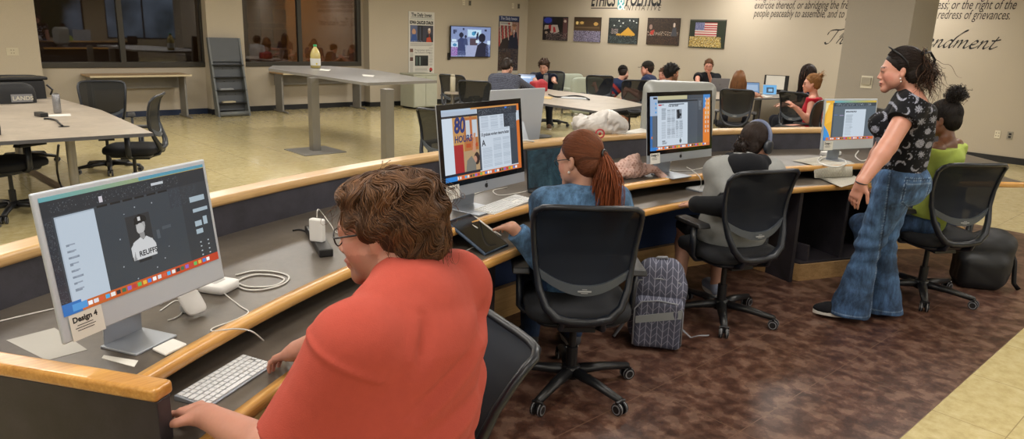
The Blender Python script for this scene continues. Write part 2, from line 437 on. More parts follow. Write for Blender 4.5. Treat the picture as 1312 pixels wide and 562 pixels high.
# windows of the far wall
def m_darkglass():
    t = NT('dark_window_glass')
    for n in list(t.t.nodes): t.t.nodes.remove(n)
    o = t.n('ShaderNodeOutputMaterial'); g = t.n('ShaderNodeBsdfGlossy'); g.inputs['Roughness'].default_value = 0.02
    g.inputs['Color'].default_value = (0.9,0.93,1,1)
    tr = t.n('ShaderNodeBsdfTransparent'); tr.inputs['Color'].default_value = (0.5,0.47,0.43,1)
    lw = t.n('ShaderNodeFresnel'); lw.inputs['IOR'].default_value = 1.9
    mx = t.n('ShaderNodeMixShader'); t.l(lw.outputs[0], mx.inputs[0]); t.l(tr.outputs[0], mx.inputs[1]); t.l(g.outputs[0], mx.inputs[2])
    t.l(mx.outputs[0], o.inputs['Surface']); return t.m
M['dglass'] = m_darkglass()
def far_window(n, x0, x1, xm):
    f = MB(); y = YA+0.03
    for x in (x0+0.035, x1-0.035): f.box((x,y,(ZS+ZT)/2), (0.09,0.10,ZT-ZS))
    f.box((xm,y,(ZS+ZT)/2), (0.085,0.08,ZT-ZS))
    f.box(((x0+x1)/2,y,ZS+0.045), (x1-x0,0.12,0.09)); f.box(((x0+x1)/2,y,ZT-0.03), (x1-x0,0.12,0.06))
    w = struct(f, 'window_%d' % n, M['frame'], bevel=0.004)
    MB().box(((x0+x1)/2, y+0.01, (ZS+ZT)/2), (x1-x0-0.02,0.008,ZT-ZS-0.02)).build('pane', M['dglass'], w)
    return w
far_window(1, W1[0], W1[1], aty(155,40,YA).x); far_window(2, W2[0], W2[1], aty(384,40,YA).x)
# the dim rooms behind the glass
M['bwall'] = mat('back_room_wall', '#5c4a38', 0.9); M['bwall2'] = mat('tan_back_room_wall', '#a07d52', 0.85)
xd = aty(300,30,YA).x+0.1
rm = MB(); rm.box(((W1[0]+xd)/2, 17.6, 1.4), (xd-W1[0]+2, 0.1, 2.9)); rm.box((1.2,15.9,1.45),(0.1,3.4,2.9)); rm.box((xd,15.9,1.45),(0.1,3.4,2.9))
rm.box(((1.2+xd)/2,15.9,-0.05),(xd-1.2,3.4,0.1)); rm.box(((1.2+xd)/2,15.9,2.95),(xd-1.2,3.4,0.1)); struct(rm, 'wall_back_room', M['bwall'])
rm = MB(); rm.box(((xd+9.8)/2, 16.6, 1.4), (9.8-xd, 0.1, 2.9)); rm.box((9.8,15.3,1.45),(0.1,2.6,2.9))
rm.box(((9.8+xd)/2,15.3,-0.05),(9.8-xd,2.6,0.1)); rm.box(((9.8+xd)/2,15.3,2.95),(9.8-xd,2.6,0.1)); struct(rm, 'wall_side_room', M['bwall2'])

cbx = aty(318,30,15.3).x; cbx2 = aty(366,30,15.3).x
ob = empty('wooden_cabinet', ((cbx+cbx2)/2,15.5,0), 0, 'tan wooden cabinet with square-framed doors, seen through the right-hand window', 'cabinet')
wd = m_wood('tan_cabinet_wood','#7a5c38','#916e45','#a37f54',0.5)
MB().box((0,0,1.35),(cbx2-cbx,0.4,2.7)).build('body', wd, ob, bevel=0.004)
for i in range(3):
    for j in range(4):
        k = MB(); x = -((cbx2-cbx)/2)+(cbx2-cbx)*(i+0.5)/3; z = 1.0+0.42*j; w = 0.15
        for q in (-1,1): k.box((x+q*w,-0.21,z),(0.02,0.02,2*w+0.02)); k.box((x,-0.21,z+q*w),(2*w,0.02,0.02))
        k.build('door_frame', M['plinth'], ob)
# ================================================================== the long curved counter
Z0, Z1, Z2 = 0.71, 0.81, 0.985
R0, R1, R2 = 5.07, 5.30, 6.02
aL, aR = math.radians(123.98), math.radians(50.5)
NA = 72
def ring(mb, prof, a0, a1, n=NA, col=None, mi=None, closed=True):
    """sweep a closed (r,z) profile along the counter's arc"""
    m = len(prof); vs = []
    for i in range(n+1):
        a = a0+(a1-a0)*i/n
        for r, z in prof: p = arc(r, a); vs.append((p.x, p.y, z))
    fs = [(i*m+k, i*m+(k+1)%m, (i+1)*m+(k+1)%m, (i+1)*m+k) for i in range(n) for k in range(m)]
    fs += [tuple(range(m-1,-1,-1)), tuple(n*m+k for k in range(m))]
    return mb.add(vs, fs, col, mi)
def rect(r0, r1, z0, z1): return [(r0,z0),(r0,z1),(r1,z1),(r1,z0)]
def nosing(r, zt, th, dep):
    """bull-nosed wooden edge, front at r"""
    k = th/2; pts = []
    for j in range(7):
        q = -PI/2-PI*j/6; pts.append((r+k*0.55+k*0.55*math.cos(q+0.0) if True else 0, zt-k+k*math.sin(q)*-1))
    pts = [(r+0.55*k-0.55*k*math.cos(t), zt-k-k*math.sin(t)) for t in [(-PI/2+PI*j/6) for j in range(7)]]
    return pts+[(r+dep, zt-th), (r+dep, zt)]
def m_arcwood(name, c0, c1, c2):
    """wood grain that runs round the arc"""
    t = NT(name); tc = t.n('ShaderNodeTexCoord'); sp = t.n('ShaderNodeSeparateXYZ'); t.l(tc.outputs['Object'], sp.inputs[0])
    def mth(op, a, b=None):
        n = t.n('ShaderNodeMath'); n.operation = op
        for i, v in enumerate((a, b)):
            if v is None: continue
            if isinstance(v, (int,float)): n.inputs[i].default_value = v
            else: t.l(v, n.inputs[i])
        return n.outputs[0]
    x = mth('SUBTRACT', sp.outputs[0], CC.x); y = mth('SUBTRACT', sp.outputs[1], CC.y)
    an = mth('ARCTAN2', y, x); rr = mth('SQRT', mth('ADD', mth('MULTIPLY', x, x), mth('MULTIPLY', y, y)))
    cb = t.n('ShaderNodeCombineXYZ'); t.l(mth('MULTIPLY', an, 8.0), cb.inputs[0]); t.l(mth('MULTIPLY', rr, 40.0), cb.inputs[1]); t.l(mth('MULTIPLY', sp.outputs[2], 40.0), cb.inputs[2])
    n = t.noise(cb.outputs[0], 1.2, 5, 0.6, 0.5); f = t.noise(cb.outputs[0], 5.0, 3)
    cc = t.mix(0.3, t.ramp(n, [(0.3,c0), (0.5,c1), (0.7,c2)]), t.ramp(f, [(0.35,c0), (0.6,c2)]))
    t.l(cc, t.b.inputs['Base Color']); t.b.inputs['Roughness'].default_value = 0.3
    t.b.inputs['Coat Weight'].default_value = 0.3; t.b.inputs['Coat Roughness'].default_value = 0.15
    return t.m
M['nosea'] = m_arcwood('maple_nosing_round_the_arc', '#b07a35', '#c8924a', '#d9ab66')
M['ledgea'] = m_arcwood('maple_ledge_round_the_arc', '#b28a56', '#c79f68', '#d8b27c')
M['blue'] = mat('navy_fabric_panel', '#1f3258', 0.8, bump=0.2)
desk = empty('curved_counter', tuple(arc(5.5, math.radians(90))), 0.0, 'long curved grey counter with rounded maple edges, running the length of the workstations', 'counter')
dl = V(desk.location)
def dpart(mb, name, m, **k):
    o = mb.build(name, m, None, **k); o.parent = desk; o.location = -dl; return o
aE = aR
dpart(ring(MB(), rect(R0+0.03, R1+0.25, Z0-0.028, Z0), aL, aE), 'keyboard_shelf', M['lam'], smooth=False)
dpart(ring(MB(), nosing(R0, Z0+0.003, 0.040, 0.032), aL, aE), 'edge_nosing', M['nosea'], smooth=True)
dpart(ring(MB(), rect(R1+0.03, R2+0.03, Z1-0.028, Z1), aL, aE), 'worktop', M['lam'])
dpart(ring(MB(), nosing(R1, Z1+0.003, 0.042, 0.034), aL, aE), 'edge_nosing', M['nosea'], smooth=True)
dpart(ring(MB(), rect(R1+0.22, R1+0.245, Z0, Z1-0.028), aL, aE), 'riser', M['lamdark'])
dpart(ring(MB(), rect(R2+0.015, R2+0.055, 0.03, Z2-0.04), aL, aE), 'back_panel', M['lamdark'])
dpart(ring(MB(), nosing(R2, Z2, 0.042, 0.10), aL, aE), 'ledge_cap', M['ledgea'], smooth=False, bevel=0.003)
# far side: worktop of the workers opposite
dpart(ring(MB(), rect(R2+0.055, R2+0.62, Z1-0.028, Z1), math.radians(111), aE), 'rear_worktop', M['lam'])
dpart(ring(MB(), rect(R2+0.60, R2+0.63, Z1-0.036, Z1+0.001), math.radians(111), aE), 'rear_edge', M['nosea'])
# navy modesty panel, wooden base strip, uprights
dpart(ring(MB(), rect(R1+0.42, R1+0.44, 0.14, Z0-0.03), aL, aE), 'modesty_panel', M['blue'])
dpart(ring(MB(), rect(R1+0.36, R1+0.40, 0.004, 0.20), aL, aE), 'base_strip', M['ledgea'])
for deg in (72.5,):
    a = math.radians(deg); p = arc((R0+R1+0.45)/2, a); 
    dpart(MB().box((p.x,p.y,(Z0-0.03)/2), (R1+0.45-R0-0.06,0.03,Z0-0.035), rz=a), 'upright', M['lamend'])
for deg in (119.0, 103.9):
    a = math.radians(deg); p = arc(R0+0.10, a); dpart(MB().box((p.x,p.y,(Z0-0.03)/2), (0.05,0.05,Z0-0.035), rz=a), 'upright', M['lamend'])
# cupboard base near the far end with plinth (its corner shows behind the standing woman)
pc = [at(1022,361), at(1080,354.5)]
e1 = (pc[1]-pc[0]).normalized(); e2 = V((-e1.y,e1.x,0)); 
o = pc[0]
def loc2(a, b, z=0): return o+e1*a+e2*b+V((0,0,z))
pl = MB(); pl.prism([tuple(loc2(0,0).xy), tuple(loc2(0.95,0).xy), tuple(loc2(0.95,0.55).xy), tuple(loc2(-0.22,0.55).xy)], 0.004, 0.13)
dpart(pl, 'plinth', M['plinth'], bevel=0.003)
cb = MB(); cb.prism([tuple(loc2(0.01,0.012).xy), tuple(loc2(0.95,0.012).xy), tuple(loc2(0.95,0.5).xy), tuple(loc2(-0.2,0.5).xy)], 0.13, 0.145)
an = math.atan2(e1.y,e1.x)
cb.box(tuple(loc2(0.40,0.26,0.41)), (0.028,0.46,0.53), rz=an); cb.box(tuple(loc2(0.93,0.26,0.41)), (0.028,0.46,0.53), rz=an)
cb.box(tuple(loc2(0.0,0.26,0.20)), (0.028,0.5,0.13), rz=an+0.35)
cb.box(tuple(loc2(0.4,0.5,0.41)), (1.1,0.02,0.53), rz=an)
dpart(cb, 'cupboard_box', M['lamend'], bevel=0.002)
# end panel with its wooden cap
ea = math.atan2(4.41,-2.89); 
endp = MB(); zt = 0.862
pA = at(222,500,0.832); 
r_in = (V((pA.x,pA.y,0))-V((CC.x,CC.y,0))).length; ang = math.atan2(pA.y-CC.y, pA.x-CC.x)
print('end panel', pA, r_in, math.degrees(ang), math.degrees(aL))
def erect(r0, r1, w0, w1, z0, z1, mb):
    u = V((math.cos(ang), math.sin(ang), 0)); w = V((-u.y,u.x,0))
    c0 = V((CC.x,CC.y,0)); pts = [c0+u*r0+w*w0, c0+u*r1+w*w0, c0+u*r1+w*w1, c0+u*r0+w*w1]
    mb.prism([tuple(p.xy) for p in pts], z0, z1); return mb
dpart(erect(r_in+0.004, R2+0.06, 0.006, 0.052, 0.004, zt-0.036, MB()), 'end_panel', M['lamend'], bevel=0.003)
dpart(erect(r_in, R2+0.07, -0.004, 0.060, zt-0.036, zt, MB()), 'end_cap', M['nose'], bevel=0.011, seg=3)
# ================================================================== continuous bodies: distance fields turned into one surface
def nv(v): v = np.asarray(v, float); return v/(np.linalg.norm(v)+1e-12)
def A3(v): return np.array([v[0], v[1], v[2]], float)
class Field:
    def __init__(s): s.ops = []
    def cone(s, a, b, ra, rb, k=0.02, w=None, sq=1.0, cuts=None, mode='u'):
        s.ops.append(('c', A3(a), A3(b), ra, rb, k, None if w is None else nv(w), sq, cuts, mode)); return s
    def chain(s, pts, rs, k=0.02, **kw):
        for i in range(len(pts)-1): s.cone(pts[i], pts[i+1], rs[i], rs[i+1], k, **kw)
        return s
    def ell(s, c, r, R=None, k=0.02, cuts=None, mode='u'):
        s.ops.append(('e', A3(c), np.array(r, float), np.eye(3) if R is None else np.array(R, float), k, cuts, mode)); return s
    def box(s, c, r, R=None, rad=0.01, k=0.01, cuts=None, mode='u'):
        s.ops.append(('b', A3(c), np.array(r, float), np.eye(3) if R is None else np.array(R, float), rad, k, cuts, mode)); return s
    def bounds(s, pad):
        lo, hi = np.full(3, 1e9), np.full(3, -1e9)
        for o in s.ops:
            if o[-1] != 'u': continue
            l, h = s.bb(o); lo = np.minimum(lo, l); hi = np.maximum(hi, h)
        return lo-pad, hi+pad
    @staticmethod
    def bb(o):
        if o[0] == 'c':
            r = max(o[3], o[4])*max(1.0, o[7]); return np.minimum(o[1],o[2])-r, np.maximum(o[1],o[2])+r
        r = np.abs(o[3].T) @ o[2] if True else o[2]
        if o[0] == 'b': r = r+o[4]
        return o[1]-r, o[1]+r
    def mesh(s, h, noise=None, trim=None):
        lo, hi = s.bounds(2.5*h+ (0.02 if noise else 0.0)); n = np.ceil((hi-lo)/h).astype(int)+1
        F = np.full(n, 1.0, np.float32)
        for o in s.ops:
            k = o[5] if o[0] in 'cb' else o[4]
            l, u = s.bb(o); pad = max(k, 0)+2.5*h+0.01
            i0 = np.maximum(((l-pad-lo)/h).astype(int), 0); i1 = np.minimum(((u+pad-lo)/h).astype(int)+2, n)
            if np.any(i1 <= i0): continue
            ax = [lo[j]+h*np.arange(i0[j], i1[j], dtype=np.float32) for j in range(3)]
            X = ax[0][:,None,None].astype(np.float32); Y = ax[1][None,:,None].astype(np.float32); Z = ax[2][None,None,:].astype(np.float32)
            if o[0] == 'c':
                _, a, b, ra, rb, k, w, sq, cuts, mode = o
                ab = b-a; L2 = max(ab@ab, 1e-9); qx, qy, qz = X-a[0], Y-a[1], Z-a[2]
                t = np.clip((qx*ab[0]+qy*ab[1]+qz*ab[2])/L2, 0, 1)
                ox, oy, oz = qx-t*ab[0], qy-t*ab[1], qz-t*ab[2]
                if w is not None and sq != 1.0:
                    c = (ox*w[0]+oy*w[1]+oz*w[2])*(1-1/sq); ox = ox-w[0]*c; oy = oy-w[1]*c; oz = oz-w[2]*c
                d = np.sqrt(ox*ox+oy*oy+oz*oz)-(ra+(rb-ra)*t)
            elif o[0] == 'e':
                _, c0, r, R, k, cuts, mode = o
                qx, qy, qz = X-c0[0], Y-c0[1], Z-c0[2]
                l_ = [(R[j,0]*qx+R[j,1]*qy+R[j,2]*qz) for j in range(3)]
                k0 = np.sqrt(sum((l_[j]/r[j])**2 for j in range(3))); k1 = np.sqrt(sum((l_[j]/r[j]**2)**2 for j in range(3)))+1e-9
                d = k0*(k0-1)/k1
            else:
                _, c0, r, R, rad, k, cuts, mode = o
                qx, qy, qz = X-c0[0], Y-c0[1], Z-c0[2]
                l_ = [np.abs(R[j,0]*qx+R[j,1]*qy+R[j,2]*qz)-(r[j]-rad) for j in range(3)]
                d = np.sqrt(sum(np.maximum(q, 0)**2 for q in l_))+np.minimum(np.maximum(np.maximum(l_[0],l_[1]),l_[2]),0)-rad
            if cuts:
                for p, nn in cuts: d = np.maximum(d, (X-p[0])*nn[0]+(Y-p[1])*nn[1]+(Z-p[2])*nn[2])
            sl = tuple(slice(i0[j], i1[j]) for j in range(3)); f = F[sl]
            if mode == 'u':
                if k > 0: hh = np.maximum(k-np.abs(f-d), 0)/k; F[sl] = np.minimum(f, d)-hh*hh*k*0.25
                else: F[sl] = np.minimum(f, d)
            elif mode == 's':
                d = -d; hh = np.maximum(k-np.abs(f-d), 0)/max(k,1e-6); F[sl] = np.maximum(f, d)+hh*hh*k*0.25
        if trim:   # global half spaces
            ax = [lo[j]+h*np.arange(n[j], dtype=np.float32) for j in range(3)]
            for p, nn in trim: F = np.maximum(F, ((ax[0]-p[0])*nn[0])[:,None,None]+((ax[1]-p[1])*nn[1])[None,:,None]+((ax[2]-p[2])*nn[2])[None,None,:])
        if noise is not None:
            idx = np.nonzero(np.abs(F) < 0.03); P = lo+h*np.stack(idx, 1); F[idx] += noise(P).astype(np.float32)
        return nets(F, lo, h)
def nets(F, lo, h):
    n = F.shape; S = F < 0
    c = S[:-1,:-1,:-1].astype(np.int8)
    tot = c.copy()
    for dx in (0,1):
        for dy in (0,1):
            for dz in (0,1):
                if dx+dy+dz: tot += S[dx:n[0]-1+dx, dy:n[1]-1+dy, dz:n[2]-1+dz]
    act = np.nonzero((tot > 0) & (tot < 8)); m = (n[0]-1, n[1]-1, n[2]-1)
    flat = np.ravel_multi_index(act, m); I = np.stack(act, 1)
    G = {}
    for dx in (0,1):
        for dy in (0,1):
            for dz in (0,1): G[dx,dy,dz] = F[act[0]+dx, act[1]+dy, act[2]+dz].astype(float)
    acc = np.zeros((len(I),3)); cnt = np.zeros(len(I))
    for ax in range(3):
        for u in (0,1):
            for w in (0,1):
                a = [0,0,0]; o = [j for j in range(3) if j != ax]; a[o[0]] = u; a[o[1]] = w; b = list(a); b[ax] = 1
                fa, fb = G[tuple(a)], G[tuple(b)]; cr = (fa < 0) != (fb < 0)
                t = np.where(cr, fa/(np.where(cr, fa-fb, 1)), 0); p = np.tile(np.array(a, float), (len(I),1)); p[:,ax] = t
                acc[cr] += p[cr]; cnt[cr] += 1
    Vv = lo+h*(I+acc/np.maximum(cnt,1)[:,None])
    lut = {}
    faces = []
    for ax in range(3):
        o = [j for j in range(3) if j != ax]
        sl0 = [slice(1, n[j]-1) for j in range(3)]; sl1 = list(sl0); sl0[ax] = slice(0, n[ax]-1); sl1[ax] = slice(1, n[ax])
        A, B = S[tuple(sl0)], S[tuple(sl1)]; e = np.nonzero(A != B)
        if not len(e[0]): continue
        base = np.stack(e, 1); base[:,o[0]] += 1; base[:,o[1]] += 1; inside = A[e]
        q = []
        for du, dw in ((-1,-1),(0,-1),(0,0),(-1,0)):
            g = base.copy(); g[:,o[0]] += du; g[:,o[1]] += dw; q.append(np.searchsorted(flat, np.ravel_multi_index(g.T, m)))
        q = np.stack(q, 1); flip = inside if ax != 1 else ~inside
        q[~flip] = q[~flip][:, ::-1]; faces.append(q)
    return Vv, np.concatenate(faces)
def to_obj(name, Vv, Ff, m, parent=None, col=None, smooth=True):
    me = bpy.data.meshes.new(name); me.vertices.add(len(Vv)); me.vertices.foreach_set('co', Vv.astype(np.float32).ravel())
    nf, k = Ff.shape; me.loops.add(nf*k); me.loops.foreach_set('vertex_index', Ff.astype(np.int32).ravel())
    me.polygons.add(nf); me.polygons.foreach_set('loop_start', np.arange(nf, dtype=np.int32)*k)
    me.polygons.foreach_set('loop_total', np.full(nf, k, np.int32)); me.update(calc_edges=True); me.validate()
    if smooth: me.polygons.foreach_set('use_smooth', np.ones(len(me.polygons), bool))
    me.materials.append(m)
    if col is not None:
        a = me.color_attributes.new('Col', 'FLOAT_COLOR', 'POINT'); arr = np.ones((len(Vv),4), np.float32); arr[:,:3] = col; a.data.foreach_set('color', arr.ravel())
    o = bpy.data.objects.new(name, me); COL.objects.link(o)
    if parent is not None: o.parent = parent; o.matrix_parent_inverse = parent.matrix_world.inverted() if False else Matrix.Identity(4); o.location = tuple(-V(parent.location))
    return o
def lin3(c): return np.array(lin(c)[:3])

# hair: many tapered strands in one mesh
def strands(paths, r, cols, seg=4, taper=0.35):
    P = np.array(paths, float); n, m, _ = P.shape
    T = np.gradient(P, axis=1); T /= np.linalg.norm(T, axis=2, keepdims=True)+1e-9
    up = np.array([0.31,0.22,0.92]); a = np.cross(T, up); a /= np.linalg.norm(a, axis=2, keepdims=True)+1e-9; b = np.cross(a, T)
    rr = (np.asarray(r).reshape(-1,1) if hasattr(r,'__len__') else r)*(1-(1-taper)*np.linspace(0,1,m)**2)[None]
    rr = rr*np.minimum(1, 0.5+np.linspace(0,1,m)*6)[None]
    q = 2*PI*np.arange(seg)/seg
    Vv = P[:,:,None]+ (a[:,:,None]*np.cos(q)[None,None,:,None]+b[:,:,None]*np.sin(q)[None,None,:,None])*rr[:,:,None,None]
    i = np.arange(m-1)[:,None]; k = np.arange(seg)[None]; k2 = (k+1)%seg
    f = np.stack([i*seg+k, i*seg+k2, (i+1)*seg+k2, (i+1)*seg+k], -1).reshape(-1,4)
    Ff = (f[None]+ (np.arange(n)*m*seg)[:,None,None]).reshape(-1,4)
    C = np.repeat(np.asarray(cols), m*seg, 0)
    return Vv.reshape(-1,3), Ff, C
def join(*parts):
    vs, fs, cs, o = [], [], [], 0
    for v, f, c in parts:
        if c.ndim == 1: c = np.tile(c, (len(v),1))
        vs.append(v); fs.append(f+o); cs.append(c); o += len(v)
    return np.concatenate(vs), np.concatenate(fs), np.concatenate(cs)

def folds(amp, fx=9.0, seed=0, stretch=(1,1,1), sharp=1.0):
    r = np.random.default_rng(seed); K = r.normal(size=(7,3)); K /= np.linalg.norm(K, axis=1, keepdims=True)
    K = K*np.array(stretch)*fx*(0.7+0.9*r.random((7,1))); ph = r.random(7)*6.28; W = r.normal(size=(3,3))*fx*0.35
    def fn(P):
        Q = P+0.05*np.sin(P@W.T+ph[:3]); s = np.zeros(len(P))
        for i in range(7): s += 1-2*np.abs(np.sin(0.5*(Q@K[i])*2+ph[i]))**sharp
        return amp*s/3.5
    return fn

M['skin'] = attr_mat('skin', 0.45, bump=0.06, bscale=260, sss=0.12)
M['hair'] = attr_mat('hair', 0.52, spec=0.25)
M['cloth'] = attr_mat('woven_cloth', 0.88, bump=0.35, bscale=420, sheen=0.03, spec=0.2)
def m_denim():
    t = NT('denim_cloth'); a = t.t.nodes.new('ShaderNodeAttribute'); a.attribute_name = 'Col'
    n1 = t.noise(t.coord((1,1,0.25)), 28, 5, 0.7); n2 = t.noise(t.coord(), 7, 4, 0.6, 0.8); n3 = t.noise(t.coord((1,1,0.12)), 240, 2)
    c = t.mix(1.0, a.outputs['Color'], t.ramp(n1, [(0.3,'#8f8f8f'), (0.7,'#ffffff')]), 'MULTIPLY'); c = t.mix(1.0, c, t.ramp(n2, [(0.35,'#9a9a9a'), (0.65,'#ffffff')]), 'MULTIPLY')
    c = t.mix(1.0, c, t.mix(n3, (1.1,1.1,1.1,1), (2.0,2.0,2.0,1)), 'MULTIPLY'); t.l(c, t.b.inputs['Base Color']); t.b.inputs['Roughness'].default_value = 0.9
    t.bump(t.noise(t.coord(), 300, 3), 0.4, 0.002); return t.m
M['denim'] = m_denim()
M['eye'] = mat('eye_white', '#cfc8c0', 0.2); M['iris'] = mat('dark_iris', '#1c120c', 0.15)
M['lens'] = None

class Head:
    """local frame: x to the person's right, y forward, z up; o = head centre at eye height"""
    def __init__(s, o, phi, pitch=0.0, roll=0.0, size=1.0):
        s.o = A3(o); s.k = size
        f = np.array([math.sin(phi)*math.cos(pitch), math.cos(phi)*math.cos(pitch), math.sin(pitch)])
        r = np.array([math.cos(phi), -math.sin(phi), 0.0]); u = np.cross(r, f)
        r2 = math.cos(roll)*r+math.sin(roll)*u; u2 = np.cross(r2, f)
        s.R = np.stack([r2, f, u2])   # rows = axes
    def p(s, x, y, z): return s.o+s.k*(x*s.R[0]+y*s.R[1]+z*s.R[2])
    def loc(s, P): return ((P-s.o)@s.R.T)/s.k
    def P(s, Q): return s.o+s.k*(np.asarray(Q)@s.R)
    def e(s, F, c, r, k=0.02, tilt=None, **kw):
        R = s.R
        if tilt is not None:
            c_, s_ = math.cos(tilt[1]), math.sin(tilt[1]); B = {'x': np.array([[1,0,0],[0,c_,s_],[0,-s_,c_]]), 'y': np.array([[c_,0,-s_],[0,1,0],[s_,0,c_]]), 'z': np.array([[c_,s_,0],[-s_,c_,0],[0,0,1]])}[tilt[0]]
            R = B@s.R
        F.ell(s.p(*c), np.array(r)*s.k, R, k*s.k, **kw)
    def c(s, F, a, b, ra, rb, k=0.015, **kw): F.cone(s.p(*a), s.p(*b), ra*s.k, rb*s.k, k*s.k, **kw)
    def build(s, F, fem=False, wide=1.0, smile=0.0, fine=True):
        s.e(F, (0,-0.018,0.032), (0.074*wide,0.094,0.086), 0.02)
        s.e(F, (0,0.035,-0.012), (0.060*wide,0.058,0.080), 0.03)
        j = 0.9 if fem else 1.0
        for q in (-1,1):
            s.c(F, (q*0.052*wide*j,0.005,-0.055), (q*0.016*j,0.074,-0.098), 0.024*j, 0.018, 0.03)
            s.e(F, (q*0.036*wide,0.060,-0.026), (0.024,0.024,0.026), 0.02)
            s.e(F, (q*0.077*wide,-0.010,-0.010), (0.008,0.016,0.029), 0.006, tilt=('x',0.2)); s.e(F, (q*0.043*wide,0.028,-0.052), (0.026,0.036,0.036), 0.03)
            if fine:
                s.e(F, (q*0.085*wide,-0.003,-0.006), (0.006,0.009,0.016), 0.004, mode='s')
                s.e(F, (q*0.031,0.098,0.0), (0.017,0.013,0.011), 0.012, mode='s')
                s.e(F, (q*0.031,0.080,0.001), (0.0155,0.012,0.0105), 0.003)
                s.c(F, (q*0.018,0.090,0.004), (q*0.044,0.083,0.004), 0.0045, 0.004, 0.006)
            s.c(F, (q*0.014,0.089,0.020), (q*0.042,0.078,0.020), 0.010, 0.009, 0.016)
        s.e(F, (0,0.080,-0.098), (0.020,0.016,0.017), 0.02)
        s.c(F, (0,0.086,0.012), (0,0.105,-0.030), 0.008, 0.0105, 0.012)
        s.e(F, (0,0.107,-0.032), (0.010,0.010,0.009), 0.006)
        for q in (-1,1): s.e(F, (q*0.012,0.098,-0.037), (0.008,0.010,0.007), 0.006)
        s.e(F, (0,0.088,-0.064), (0.026,0.016,0.018), 0.014)
        s.e(F, (0,0.1005,-0.060), (0.020+smile*0.008,0.008,0.0055), 0.004, )
        s.e(F, (0,0.098,-0.0735), (0.017+smile*0.006,0.009,0.007), 0.004)
        if smile: s.e(F, (0,0.108,-0.066), (0.020,0.010,0.004*smile), 0.002, mode='s')
    def paint(s, P, base, lips, brow=None, beard=None, lash='#20140f', blush=0.0, teeth=False):
        """colours of the skin itself: lips, brows, lashes, beard shadow"""
        L = s.loc(P); x, y, z = L[:,0], L[:,1], L[:,2]; C = np.tile(lin3(base), (len(P),1))
        def w(m, col, a): C[m] = C[m]*(1-a)+lin3(col)*a
        near = (np.abs(x) < 0.1) & (np.abs(y) < 0.14) & (np.abs(z) < 0.15)
        if beard is not None:
            m = near & (z < -0.035) & (z > -0.125) & (y > -0.01) & ((y < 0.088) | (z < -0.078) | (np.abs(z+0.047) < 0.007)); w(m, beard[0], beard[1])
        w(near & (y > 0.088) & (((x/0.026)**2+((z+0.066)/0.016)**2) < 1), lips, 0.75)
        if teeth: w(near & (y > 0.085) & (np.abs(z+0.0662) < 0.0042) & (np.abs(x) < 0.022), '#3a1c1a', 0.8); w(near & (y > 0.085) & (np.abs(z+0.0645) < 0.0024) & (np.abs(x) < 0.018), '#d8cfc8', 0.9)
        if brow: w(near & (y > 0.055) & (np.abs(z-0.026+0.12*(np.abs(x)-0.03)) < 0.0048) & (np.abs(x) > 0.011) & (np.abs(x) < 0.051), brow, 0.8)
        w(near & (y > 0.07) & (np.abs(z-0.0015) < 0.003) & (np.abs(np.abs(x)-0.031) < 0.016), lash, 0.85)
        w(near & (y > 0.035) & (np.abs(z+0.03) < 0.022) & (np.abs(x) > 0.028) , '#b5655a', blush)
        return C

def hand(F, w, d, n, side, curl=0.35, spread=0.10, size=1.0, thumb=0.6, curls=None, k=0.004):
    """w wrist, d towards the fingers, n palm normal (palm side), side +1 when the thumb lies along d x n"""
    d = nv(d); n = nv(A3(n)-d*(A3(n)@d)); l = np.cross(d, n)*side; S = size
    w = A3(w)
    F.cone(w-d*0.01*S, w+d*0.03*S, 0.024*S, 0.026*S, 0.012, w=l, sq=1.25)
    for j, o in enumerate((0.026,0.009,-0.009,-0.026)):
        F.cone(w+d*0.022*S+l*o*0.7*S, w+d*0.088*S+l*o*S, 0.0145*S, 0.0115*S, 0.010)
    L = (0.070,0.078,0.072,0.056)
    for j, o in enumerate((0.029,0.0095,-0.0098,-0.028)):
        p = w+d*0.088*S+l*o*S; cu = curl if curls is None else curls[j]
        dd = nv(d+l*spread*(1.5-j)*0.7); a = 0.0; r = 0.0088*S
        for fr, ex in ((0.44,0.6),(0.31,1.0),(0.25,0.8)):
            a += cu*ex; q = dd*math.cos(a)+n*math.sin(a); p2 = p+q*L[j]*fr*S
            F.cone(p, p2, r, r*0.9, k); p = p2; r *= 0.9
    p = w+d*0.022*S+l*0.026*S; t1 = nv(d*0.62+l*0.75+n*0.25*thumb); t2 = nv(d*0.9+l*0.32+n*0.35*thumb)
    p2 = p+t1*0.040*S; p3 = p2+t2*0.030*S; p4 = p3+nv(t2+d*0.2)*0.024*S
    F.cone(p, p2, 0.0155*S, 0.0115*S, 0.012); F.cone(p2, p3, 0.0108*S, 0.0098*S, 0.003); F.cone(p3, p4, 0.0098*S, 0.0082*S, 0.003)

def ik(a, b, l1, l2, hint):
    a, b = A3(a), A3(b); d = b-a; L = np.linalg.norm(d); L = max(L,1e-6); m = min(L, (l1+l2)*0.999)
    d /= L; x = (l1*l1-l2*l2+m*m)/(2*m); hgt = math.sqrt(max(l1*l1-x*x, 0)); hn = A3(hint)-d*(A3(hint)@d)
    return a+d*x+nv(hn)*hgt, a+d*m

